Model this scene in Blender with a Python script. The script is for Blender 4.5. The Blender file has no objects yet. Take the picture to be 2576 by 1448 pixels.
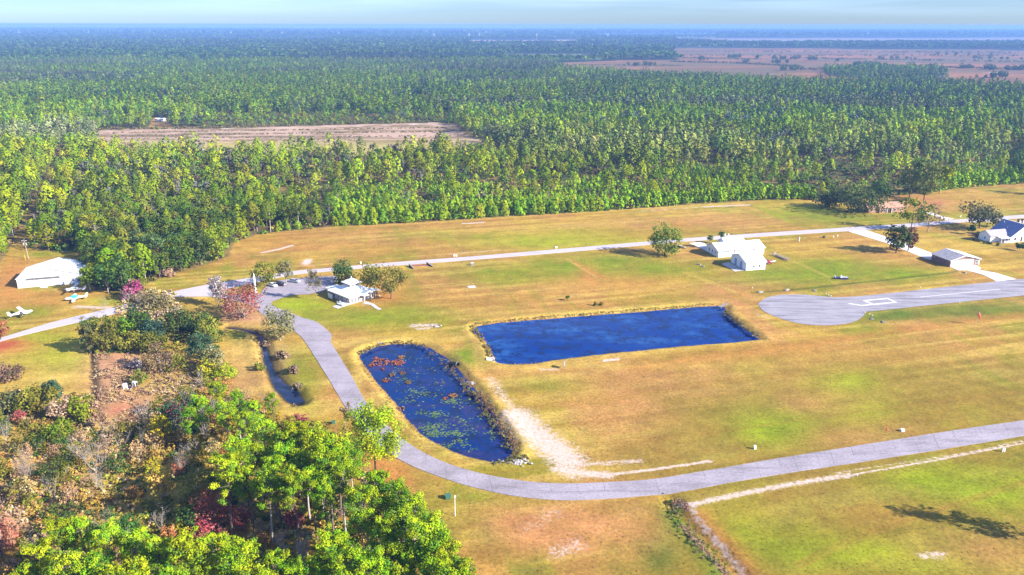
import bpy, bmesh, math, random
import numpy as np
from mathutils import Vector, Matrix, Euler

random.seed(11)
rng = np.random.default_rng(11)
sc = bpy.context.scene
COL = sc.collection
PI = math.pi

# ------------------------------------------------------------------ camera
W, HH, FOV, CAMH = 2576.0, 1448.0, 66.0, 105.0
F = W / 2 / math.tan(math.radians(FOV / 2))
PITCH = math.atan((HH / 2 - 62.5) / F)
ROLL = 0.00194
RM = (Euler((PI / 2 - PITCH, 0, 0)).to_matrix() @ Euler((0, 0, ROLL)).to_matrix())
RN = np.array(RM)
cam = bpy.data.objects.new('camera', bpy.data.cameras.new('camera'))
COL.objects.link(cam)
cam.matrix_world = Matrix.Translation((0, 0, CAMH)) @ RM.to_4x4()
cam.data.sensor_fit = 'HORIZONTAL'
cam.data.angle = math.radians(FOV)
cam.data.clip_start = 1.0
cam.data.clip_end = 60000
sc.camera = cam


def G(x, y, z=0.0):
    """photo point (2576 wide) -> the point of the plane at height z that it shows"""
    d = RN @ np.array([(x - W / 2) / F, -(y - HH / 2) / F, -1.0])
    t = (z - CAMH) / d[2]
    return np.array([d[0] * t, d[1] * t, z])


def PXA(X, Y, Z=0.0):
    X, Y = np.asarray(X, float), np.asarray(Y, float)
    P = np.stack([X, Y, np.broadcast_to(np.asarray(Z, float) - CAMH, X.shape)], -1) @ RN
    d = np.maximum(-P[..., 2], 1e-3)
    return W / 2 + F * P[..., 0] / d, HH / 2 - F * P[..., 1] / d


def cr(ox, oy, s):
    k = W / 3000
    return lambda x, y: ((ox + x / s) * k, (oy + y / s) * k)


c4, c5, c6 = cr(0, 562, 2.576), cr(1000, 562, 2.576), cr(2000, 562, 2.576)
c8, c9 = cr(1000, 1124, 2.576), cr(2000, 1124, 2.576)
hgc, clb, whc, bhc, blc = cr(0, 680, 5.152), cr(700, 780, 5.3625), cr(1850, 600, 5.152), cr(2400, 520, 4.2933), cr(2840, 640, 16.09)
pdc, wdc, rkc = cr(1180, 1000, 4.763), cr(0, 900, 2.861), cr(2230, 680, 8.567)


def GP(pts, z=0.0):
    return [tuple(G(x, y, z)) for x, y in pts]


# ------------------------------------------------------------------ materials
def new_mat(name):
    m = bpy.data.materials.new(name)
    m.use_nodes = True
    nt = m.node_tree
    nt.nodes.clear()
    out = nt.nodes.new('ShaderNodeOutputMaterial')
    return m, nt, out


def mat(name, col, rough=0.7, nscale=2.0, namt=0.25, metal=0.0, spec=0.3):
    """principled with a two-scale procedural mottling of the colour"""
    m, nt, out = new_mat(name)
    b = nt.nodes.new('ShaderNodeBsdfPrincipled')
    tc = nt.nodes.new('ShaderNodeTexCoord')
    n1 = nt.nodes.new('ShaderNodeTexNoise')
    n1.inputs['Scale'].default_value = nscale
    n1.inputs['Detail'].default_value = 6
    nt.links.new(tc.outputs['Object'], n1.inputs['Vector'])
    r = nt.nodes.new('ShaderNodeMapRange')
    r.inputs['From Min'].default_value = 0.3
    r.inputs['From Max'].default_value = 0.7
    r.inputs['To Min'].default_value = 1 - namt
    r.inputs['To Max'].default_value = 1 + namt * 0.4
    nt.links.new(n1.outputs['Fac'], r.inputs['Value'])
    mx = nt.nodes.new('ShaderNodeVectorMath')
    mx.operation = 'SCALE'
    mx.inputs[0].default_value = col[:3]
    nt.links.new(r.outputs['Result'], mx.inputs['Scale'])
    nt.links.new(mx.outputs[0], b.inputs['Base Color'])
    b.inputs['Roughness'].default_value = rough
    b.inputs['Metallic'].default_value = metal
    b.inputs['Specular IOR Level'].default_value = spec
    nt.links.new(b.outputs[0], out.inputs[0])
    return m


def leaf_mat(name, trans=0.24, hue=0.025, val=0.22):
    m, nt, out = new_mat(name)
    at = nt.nodes.new('ShaderNodeAttribute')
    at.attribute_name = 'col'
    oi = nt.nodes.new('ShaderNodeObjectInfo')
    hs = nt.nodes.new('ShaderNodeHueSaturation')
    a = nt.nodes.new('ShaderNodeMapRange')
    a.inputs['To Min'].default_value = 0.5 - hue
    a.inputs['To Max'].default_value = 0.5 + hue
    nt.links.new(oi.outputs['Random'], a.inputs['Value'])
    v = nt.nodes.new('ShaderNodeMath')
    v.operation = 'MULTIPLY'
    v.inputs[1].default_value = 7.31
    fr = nt.nodes.new('ShaderNodeMath')
    fr.operation = 'FRACT'
    nt.links.new(oi.outputs['Random'], v.inputs[0])
    nt.links.new(v.outputs[0], fr.inputs[0])
    b = nt.nodes.new('ShaderNodeMapRange')
    b.inputs['To Min'].default_value = (1 - val) * LEAF
    b.inputs['To Max'].default_value = (1 + val) * LEAF
    nt.links.new(fr.outputs[0], b.inputs['Value'])
    nt.links.new(at.outputs['Color'], hs.inputs['Color'])
    nt.links.new(a.outputs[0], hs.inputs['Hue'])
    nt.links.new(b.outputs[0], hs.inputs['Value'])
    d = nt.nodes.new('ShaderNodeBsdfDiffuse')
    t = nt.nodes.new('ShaderNodeBsdfTranslucent')
    mx = nt.nodes.new('ShaderNodeMixShader')
    mx.inputs[0].default_value = trans
    nt.links.new(hs.outputs[0], d.inputs['Color'])
    nt.links.new(hs.outputs[0], t.inputs['Color'])
    nt.links.new(d.outputs[0], mx.inputs[1])
    nt.links.new(t.outputs[0], mx.inputs[2])
    nt.links.new(mx.outputs[0], out.inputs[0])
    return m


LEAF = 0.66
M = {}
M['leaf'] = leaf_mat('foliage')
M['mass'] = leaf_mat('foliage_mass', 0.08, 0.0, 0.0)
M['bark'] = mat('bark', (0.15, 0.115, 0.09), 0.95, 3, 0.5)
M['palebark'] = mat('pale_bark', (0.36, 0.31, 0.28), 0.9, 3, 0.4)
M['darkbark'] = mat('dark_bark', (0.07, 0.05, 0.04), 0.95, 3, 0.4)
M['white'] = mat('white_paint', (0.80, 0.80, 0.81), 0.5, 0.6, 0.06)
M['whitemetal'] = mat('white_metal_roof', (0.82, 0.83, 0.84), 0.4, 0.4, 0.05)
M['greyroof'] = mat('grey_shingle', (0.34, 0.32, 0.355), 0.85, 1.5, 0.3)
M['lilacroof'] = mat('lilac_grey_shingle', (0.32, 0.295, 0.35), 0.85, 2, 0.2)
M['slateroof'] = mat('slate_shingle', (0.22, 0.22, 0.29), 0.85, 2, 0.25)
M['shaderoof'] = mat('slate_shingle_shade_blue', (0.21, 0.24, 0.40), 0.85, 2, 0.25)  # slate roof, the blue of its shade put into the colour
M['tileroof'] = mat('terracotta_roof', (0.44, 0.24, 0.17), 0.85, 2, 0.25)
M['brick'] = mat('brown_brick', (0.25, 0.15, 0.125), 0.9, 4, 0.3)
M['redbrick'] = mat('orange_brick', (0.40, 0.21, 0.14), 0.9, 4, 0.3)
M['beige'] = mat('beige_siding', (0.45, 0.385, 0.35), 0.8, 2, 0.15)
M['glass'] = mat('window_glass', (0.03, 0.04, 0.06), 0.08, 1, 0.2, 0, 0.8)
M['greyglass'] = mat('tinted_strip_glass', (0.13, 0.13, 0.15), 0.15, 1, 0.2, 0, 0.6)
M['trim'] = mat('blue_grey_trim', (0.32, 0.36, 0.50), 0.6, 1, 0.1)
M['concrete'] = mat('pale_concrete', (0.46, 0.43, 0.43), 0.85, 0.8, 0.12)
M['greyconc'] = mat('grey_concrete', (0.24, 0.22, 0.235), 0.9, 2, 0.3)
M['wood'] = mat('weathered_wood', (0.29, 0.25, 0.22), 0.9, 4, 0.35)
M['green_metal'] = mat('green_metal', (0.05, 0.14, 0.10), 0.5, 2, 0.15)
M['red'] = mat('red_paint', (0.60, 0.03, 0.04), 0.4, 2, 0.15)
M['rose'] = mat('rose_red_paint', (0.62, 0.06, 0.13), 0.35, 2, 0.15)
M['orange'] = mat('orange_fabric', (0.85, 0.13, 0.05), 0.8, 2, 0.1)
M['black'] = mat('black_rubber', (0.02, 0.02, 0.022), 0.8, 4, 0.3)
M['darkpaint'] = mat('dark_plum_paint', (0.05, 0.02, 0.035), 0.25, 1, 0.1, 0, 0.6)
M['silver'] = mat('silver_paint', (0.48, 0.53, 0.62), 0.3, 1, 0.1, 0.3)
M['carwhite'] = mat('car_white_paint', (0.80, 0.80, 0.82), 0.25, 1, 0.05, 0, 0.6)
M['navy'] = mat('navy_paint', (0.05, 0.045, 0.17), 0.4, 2, 0.2)
M['cyan'] = mat('cyan_canvas', (0.03, 0.50, 0.62), 0.7, 3, 0.1)
M['steel'] = mat('galvanised_steel', (0.55, 0.55, 0.57), 0.45, 2, 0.15, 0.5)
M['yellow'] = mat('yellow_plastic', (0.75, 0.5, 0.05), 0.5, 2, 0.1)
M['rust'] = mat('rusty_plank', (0.30, 0.10, 0.09), 0.8, 3, 0.4)
M['rock'] = mat('pale_rubble', (0.42, 0.39, 0.40), 0.9, 3, 0.45)
M['lens'] = mat('frosted_lamp', (0.82, 0.82, 0.80), 0.3, 2, 0.05)


# ------------------------------------------------------------------ object helpers
def tag(o, label=None, cat=None, group=None, kind=None):
    for k, v in (('label', label), ('category', cat), ('group', group), ('kind', kind)):
        if v:
            o[k] = v
    return o


def thing(name, label, cat, loc=(0, 0, 0), rz=0.0, group=None, scale=1.0):
    o = bpy.data.objects.new(name, None)
    COL.objects.link(o)
    o.location = tuple(loc)
    o.rotation_euler = (0, 0, rz)
    o.scale = (scale,) * 3
    o.empty_display_size = 0.5
    return tag(o, label, cat, group, 'thing')


class MB:
    def __init__(s):
        s.v, s.f, s.mi = [], [], []

    def add(s, vs, fs, mi=0):
        k = len(s.v)
        s.v += [tuple(map(float, p)) for p in vs]
        s.f += [tuple(i + k for i in f) for f in fs]
        s.mi += [mi] * len(fs)
        return s

    def box(s, x0, x1, y0, y1, z0, z1, mi=0):
        vs = [(x0, y0, z0), (x1, y0, z0), (x1, y1, z0), (x0, y1, z0), (x0, y0, z1), (x1, y0, z1), (x1, y1, z1), (x0, y1, z1)]
        return s.add(vs, [(3, 2, 1, 0), (4, 5, 6, 7), (0, 1, 5, 4), (1, 2, 6, 5), (2, 3, 7, 6), (3, 0, 4, 7)], mi)

    def hexa(s, b4, t4, mi=0):
        return s.add(list(b4) + list(t4), [(3, 2, 1, 0), (4, 5, 6, 7), (0, 1, 5, 4), (1, 2, 6, 5), (2, 3, 7, 6), (3, 0, 4, 7)], mi)

    def slab(s, quad, t, mi=0):
        """a quad given with its normal up, thickened downwards"""
        return s.hexa([(p[0], p[1], p[2] - t) for p in quad], quad, mi)

    def prism(s, prof, axis, a0, a1, mi=0):
        """profile (2-D, counter-clockwise) in the plane across axis, extruded from a0 to a1"""
        n = len(prof)
        mk = (lambda p, a: (a, p[0], p[1])) if axis == 'x' else (lambda p, a: (p[0], a, p[1])) if axis == 'y' else (lambda p, a: (p[0], p[1], a))
        vs = [mk(p, a0) for p in prof] + [mk(p, a1) for p in prof]
        fs = [tuple(range(n))[::-1], tuple(range(n, 2 * n))] + [(i, (i + 1) % n, n + (i + 1) % n, n + i) for i in range(n)]
        return s.add(vs, fs, mi)

    def tube(s, pts, rad, n=6, mi=0, cap=True):
        P = [Vector(p) for p in pts]
        R = rad if isinstance(rad, (list, tuple)) else [rad] * len(P)
        rings = []
        for i, p in enumerate(P):
            d = (P[min(i + 1, len(P) - 1)] - P[max(i - 1, 0)]).normalized()
            a = d.cross(Vector((0, 0, 1)) if abs(d.z) < 0.9 else Vector((1, 0, 0))).normalized()
            b = a.cross(d)
            rings.append([p + (a * math.cos(2 * PI * k / n) + b * math.sin(2 * PI * k / n)) * R[i] for k in range(n)])
        vs = [q for r in rings for q in r]
        fs = [(i * n + k, i * n + (k + 1) % n, (i + 1) * n + (k + 1) % n, (i + 1) * n + k) for i in range(len(P) - 1) for k in range(n)]
        if cap:
            fs += [tuple(range(n))[::-1], tuple(range((len(P) - 1) * n, len(P) * n))]
        return s.add(vs, fs, mi)

    def ell(s, c, r, n=10, m=6, mi=0):
        vs, fs = [], []
        for i in range(m + 1):
            th = PI * i / m
            for k in range(n):
                ph = 2 * PI * k / n
                vs.append((c[0] + r[0] * math.sin(th) * math.cos(ph), c[1] + r[1] * math.sin(th) * math.sin(ph), c[2] + r[2] * math.cos(th)))
        for i in range(m):
            for k in range(n):
                fs.append((i * n + k, (i + 1) * n + k, (i + 1) * n + (k + 1) % n, i * n + (k + 1) % n))
        return s.add(vs, fs, mi)

    def mesh(s, name, mats, smooth=False):
        me = bpy.data.meshes.new(name)
        me.from_pydata(s.v, [], s.f)
        for m in mats:
            me.materials.append(m)
        me.polygons.foreach_set('material_index', s.mi)
        if smooth:
            me.polygons.foreach_set('use_smooth', [True] * len(s.f))
        me.update()
        return me

    def build(s, name, mats, parent=None, loc=(0, 0, 0), smooth=False, bevel=0.0):
        mats = mats if isinstance(mats, (list, tuple)) else [mats]
        me = s.mesh(name, mats, smooth)
        if bevel:
            bm = bmesh.new()
            bm.from_mesh(me)
            bmesh.ops.remove_doubles(bm, verts=bm.verts, dist=1e-4)
            bmesh.ops.bevel(bm, geom=[e for e in bm.edges if e.calc_face_angle(0) > 0.6], offset=bevel, segments=2, affect='EDGES', profile=0.6)
            bm.to_mesh(me)
            bm.free()
        o = bpy.data.objects.new(name, me)
        COL.objects.link(o)
        o.location = tuple(loc)
        if parent:
            o.parent = parent
        return o


def dup(root, loc, rz=0.0, label=None, group=None, scale=None):
    r = root.copy()
    COL.objects.link(r)
    r.location = tuple(loc)
    r.rotation_euler = (0, 0, rz)
    if scale:
        r.scale = (scale,) * 3
    if label:
        r['label'] = label
    if group:
        r['group'] = group
    for ch in list(root.children):
        c = ch.copy()
        COL.objects.link(c)
        c.parent = r
        for g in ch.children:
            d = g.copy()
            COL.objects.link(d)
            d.parent = c
    return r


def np_mesh(name, V, faces, mats, col=None, byte=False):
    """faces: list of (array n x k, material index)"""
    me = bpy.data.meshes.new(name)
    V = np.asarray(V, np.float32)
    me.vertices.add(len(V))
    me.vertices.foreach_set('co', V.ravel())
    li = np.concatenate([f.ravel() for f, _ in faces]).astype(np.int32)
    tot = np.concatenate([np.full(len(f), f.shape[1], np.int32) for f, _ in faces])
    start = np.concatenate([[0], np.cumsum(tot)[:-1]]).astype(np.int32)
    me.loops.add(len(li))
    me.loops.foreach_set('vertex_index', li)
    me.polygons.add(len(tot))
    me.polygons.foreach_set('loop_start', start)
    me.polygons.foreach_set('material_index', np.concatenate([np.full(len(f), m, np.int32) for f, m in faces]))
    for m in mats:
        me.materials.append(m)
    if col is not None:
        a = me.attributes.new('col', 'BYTE_COLOR' if byte else 'FLOAT_COLOR', 'POINT')
        c = np.ones((len(V), 4), np.float32)
        c[:, :col.shape[1]] = col
        a.data.foreach_set('color', c.ravel())
    me.update(calc_edges=True)
    return me


def link_mesh(name, me, parent=None, loc=(0, 0, 0)):
    o = bpy.data.objects.new(name, me)
    COL.objects.link(o)
    o.location = tuple(loc)
    if parent:
        o.parent = parent
    return o


# ------------------------------------------------------------------ numpy noise and geometry
def _hash(ix, iy, s):
    h = (ix.astype(np.int64) * 374761393 + iy.astype(np.int64) * 668265263 + s * 1274126177) & 0x7fffffff
    h = ((h ^ (h >> 13)) * 1103515245) & 0x7fffffff
    return ((h ^ (h >> 16)) & 0xffff) / 65535.0


def vnoise(x, y, s=0):
    ix, iy = np.floor(x), np.floor(y)
    fx, fy = x - ix, y - iy
    fx, fy = fx * fx * (3 - 2 * fx), fy * fy * (3 - 2 * fy)
    a, b = _hash(ix, iy, s), _hash(ix + 1, iy, s)
    c, d = _hash(ix, iy + 1, s), _hash(ix + 1, iy + 1, s)
    return (a * (1 - fx) + b * fx) * (1 - fy) + (c * (1 - fx) + d * fx) * fy


def fbm(x, y, s=0, o=4):
    r, a, t = 0, 1.0, 0
    for k in range(o):
        r = r + a * vnoise(x * 2 ** k + 17.3 * k, y * 2 ** k - 9.1 * k, s + k)
        t += a
        a *= 0.55
    return r / t


def inside(px, py, poly):
    r = np.zeros(np.shape(px), bool)
    n = len(poly)
    for i in range(n):
        x0, y0 = poly[i][:2]
        x1, y1 = poly[(i + 1) % n][:2]
        if y0 == y1:
            continue
        r ^= ((y0 > py) != (y1 > py)) & (px < (x1 - x0) * (py - y0) / (y1 - y0) + x0)
    return r


def segdist(px, py, pts, closed=False):
    d = np.full(np.shape(px), 1e18)
    n = len(pts)
    for i in range(n if closed else n - 1):
        x0, y0 = pts[i][:2]
        x1, y1 = pts[(i + 1) % n][:2]
        dx, dy = x1 - x0, y1 - y0
        t = np.clip(((px - x0) * dx + (py - y0) * dy) / max(dx * dx + dy * dy, 1e-9), 0, 1)
        d = np.minimum(d, (px - x0 - t * dx) ** 2 + (py - y0 - t * dy) ** 2)
    return np.sqrt(d)


def smooth(pts, n=4, closed=False):
    """Catmull-Rom through the points"""
    P = [np.array(p, float) for p in pts]
    out, N = [], len(P)
    for i in range(N if closed else N - 1):
        p0, p1, p2, p3 = (P[(i - 1) % N], P[i], P[(i + 1) % N], P[(i + 2) % N]) if closed else (P[max(i - 1, 0)], P[i], P[i + 1], P[min(i + 2, N - 1)])
        for k in range(n):
            t = k / n
            out.append(0.5 * (2 * p1 + (p2 - p0) * t + (2 * p0 - 5 * p1 + 4 * p2 - p3) * t * t + (3 * p1 - p0 - 3 * p2 + p3) * t ** 3))
    if not closed:
        out.append(P[-1])
    return out


def sstep(a, b, x):
    t = np.clip((x - a) / (b - a), 0, 1)
    return t * t * (3 - 2 * t)
# ------------------------------------------------------------------ layout read from the photo (2576-wide points)
POND_BIG = [(1197, 823), (1400, 802), (1600, 787), (1805, 771), (1824, 790), (1862, 820), (1904, 849), (1892, 857), (1700, 873), (1500, 893), (1400, 905), (1330, 916), (1256, 913), (1240, 893), (1224, 862)]
POND_LILY = [(906, 897), (928, 880), (980, 868), (1040, 868), (1075, 874), (1100, 890), (1130, 906), (1160, 940), (1190, 975), (1230, 1030), (1268, 1085), (1288, 1130), (1276, 1154), (1240, 1161), (1180, 1150), (1120, 1126), (1070, 1098), (1030, 1060), (1000, 1020), (965, 980), (930, 937)]
CREEK = [(575, 826), (600, 829), (625, 833), (647, 842), (660, 858), (668, 885), (676, 920), (690, 948), (706, 972), (728, 990), (738, 1004), (752, 1016)]
CREEK_W = [.4, .4, .45, .5, .6, .7, .8, 1.0, 1.7, 2.4, 2.0, 1.2]
WZ = -0.7
TRACK = [(38, 668), (58, 605), (82, 548), (105, 500), (128, 455), (150, 410), (172, 368), (198, 338), (240, 300)]
EDGE = np.array([(-500, 720), (0, 662), (25, 622), (45, 604), (75, 628), (120, 632), (210, 632), (216, 690), (240, 728), (300, 734), (345, 724), (385, 708), (430, 690), (480, 678), (540, 660), (575, 645), (588, 612), (640, 592), (700, 583), (850, 570), (1000, 563), (1200, 550), (1400, 538), (1600, 525), (1800, 511), (1900, 505), (2035, 500), (2058, 512), (2100, 512), (2185, 500), (2200, 494), (2330, 488), (2380, 478), (2450, 470), (2576, 463), (3200, 430)], float)
SANDY = [(240, 362), (250, 328), (400, 322), (700, 318), (1100, 309), (1150, 316), (1165, 335), (1205, 352), (1245, 376), (1160, 394), (900, 396), (700, 398), (400, 394), (240, 388)]
TRAILER_LOT = [(372, 328), (384, 296), (426, 296), (430, 328)]
MARSH = [(1400, 158), (1560, 153), (1690, 151), (1717, 150), (1685, 138), (1700, 122), (2000, 122), (2300, 125), (2800, 128), (2800, 244), (2500, 220), (2350, 211), (2050, 212), (1883, 207), (1717, 196), (1560, 188), (1420, 178)]
MARSH_WOOD = [(2070, 178), (2200, 172), (2370, 180), (2385, 196), (2250, 206), (2080, 190)]
FAR_FIELD = [(1700, 98), (2200, 96), (2800, 97), (2800, 112), (2200, 111), (1850, 112), (1700, 106)]
GREEN_FIELD = [(1275, 137), (1480, 136), (1530, 150), (1260, 150)]
STRIP_FIELDS = [[(560, 146), (1250, 140), (1250, 151), (560, 154)], [(350, 118), (560, 117), (640, 124), (330, 124)], [(1180, 102), (1450, 101), (1460, 112), (1180, 112)], [(300, 98), (820, 97), (830, 104), (300, 104)], [(1500, 90), (1800, 90), (1800, 95), (1500, 95)]]
SCRUB = [(480, 318), (500, 285), (800, 270), (1120, 268), (1150, 312), (800, 316)]

wp_big, wp_lily = np.array(GP(smooth(POND_BIG, 3, True), WZ)), np.array(GP(smooth(POND_LILY, 4, True), WZ))
wp_creek = np.array(GP(smooth(CREEK, 3), WZ))
wp_track = np.array(GP(TRACK))
cw = np.interp(np.linspace(0, 1, len(wp_creek)), np.linspace(0, 1, len(CREEK_W)), CREEK_W)
DITCH = [(1690, 1258), (1712, 1290), (1745, 1325), (1790, 1370), (1835, 1415), (1885, 1470), (1930, 1520)]
wp_ditch = np.array(GP(DITCH))
SWALE = [(1890, 735), (1990, 728), (2100, 716), (2200, 706), (2300, 694), (2400, 683)]
wp_swale = np.array(GP(SWALE))
LEFT_DITCH = [(232, 880), (234, 920), (236, 960), (238, 1000)]
wp_ld = np.array(GP(LEFT_DITCH))


def field_sd(X, Y, poly):
    d = segdist(X, Y, poly, True)
    return np.where(inside(X, Y, poly), -d, d)


def creek_sd(X, Y):
    best = np.full(X.shape, 1e9)
    for i in range(len(wp_creek) - 1):
        best = np.minimum(best, segdist(X, Y, wp_creek[i:i + 2]) - (cw[i] + cw[i + 1]) / 2)
    return best


def ground_z(X, Y):
    X, Y = np.asarray(X, float), np.asarray(Y, float)
    z = 0.10 * (fbm(X / 14, Y / 14, 5) - 0.5) - 0.05
    wob = 1.0 * (fbm(X / 2.5, Y / 2.5, 9, 3) - 0.5)
    sd = np.minimum(np.minimum(field_sd(X, Y, wp_big), field_sd(X, Y, wp_lily)), creek_sd(X, Y)) + wob
    near = sstep(9, 3, sd)
    zb = np.where(sd > 0, WZ + 0.75 * sstep(0, 2.6, sd) - 0.0 + 0.25 * sstep(1.5, 3.0, sd) * sstep(7, 3.5, sd), WZ + 0.45 * np.maximum(sd, -3.5))
    z = z * (1 - near) + zb * near
    for pts, w, dep in ((wp_ditch, 2.6, 1.1), (wp_swale, 1.5, 0.5), (wp_ld, 1.3, 0.8)):
        d = segdist(X, Y, pts)
        z = z - dep * np.exp(-(d / w) ** 2 * 1.2)
    return z


def forest_mask(X, Y):
    px, py = PXA(X, Y)
    m = py < np.interp(px, EDGE[:, 0], EDGE[:, 1])
    for c in (SANDY, TRAILER_LOT, FAR_FIELD, GREEN_FIELD, *STRIP_FIELDS):
        m &= ~inside(px, py, c)
    m &= ~(inside(px, py, MARSH) & ~inside(px, py, MARSH_WOOD))
    m &= segdist(X, Y, wp_track) > 4.5
    return m


# ------------------------------------------------------------------ ground sheet
ys = [50.0]
while ys[-1] < 16500:
    y = ys[-1]
    ys.append(y * (1.0042 if y < 480 else 1.009 if y < 2500 else 1.04))
ys = np.array(ys)
us = np.linspace(-1.08, 1.08, 780)
U, Yg = np.meshgrid(us, ys)
Xg = U * np.maximum(Yg, 130)
PXg, PYg = PXA(Xg, Yg)
Zg = ground_z(Xg, Yg)

TAN, DRY, RUST = np.array((0.485, 0.312, 0.05)), np.array((0.42, 0.235, 0.045)), np.array((0.50, 0.235, 0.085))
GREEN, LIME, DKGREEN = np.array((0.20, 0.25, 0.010)), np.array((0.31, 0.365, 0.012)), np.array((0.12, 0.175, 0.015))
PINK, FLOOR, STRAW = np.array((0.56, 0.29, 0.16)), np.array((0.12, 0.095, 0.03)), np.array((0.58, 0.40, 0.09))
ORANGE, PURPLE = np.array((0.50, 0.22, 0.055)), np.array((0.28, 0.155, 0.12))
n1, n2, n3 = fbm(Xg / 55, Yg / 55, 1), fbm(Xg / 16, Yg / 16, 2), fbm(Xg / 5, Yg / 5, 3, 3)


def mixc(C, T, k):
    k = np.clip(k, 0, 1)[..., None]
    return C * (1 - k) + T * k


C = np.broadcast_to(TAN, Xg.shape + (3,)).copy()
C = mixc(C, DRY, sstep(0.42, 0.62, n1) * 0.8)
C = mixc(C, GREEN, sstep(0.46, 0.62, n2 * 0.6 + n1 * 0.4) * 0.62)
C = mixc(C, RUST, sstep(0.46, 0.62, fbm(Xg / 30, Yg / 30, 21)) * 0.55)
# mowing and drainage streaks that run with the lots, and mid-size mottling
ca_, sa_ = math.cos(.26), math.sin(.26)
Us, Vs_ = Xg * ca_ + Yg * sa_, -Xg * sa_ + Yg * ca_
st1, st2 = fbm(Us / 60, Vs_ / 2.6, 91, 3), fbm(Us / 3.5, Vs_ / 45, 92, 3)
C = mixc(C, STRAW, sstep(.52, .70, st1) * .65)
C = mixc(C, DRY * .75, sstep(.50, .30, st1) * .5)
C = mixc(C, GREEN, sstep(.54, .70, st2) * .35 * sstep(.4, .6, n1))
C = C * (0.82 + 0.36 * fbm(Xg / 7, Yg / 7, 93))[..., None]
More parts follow.
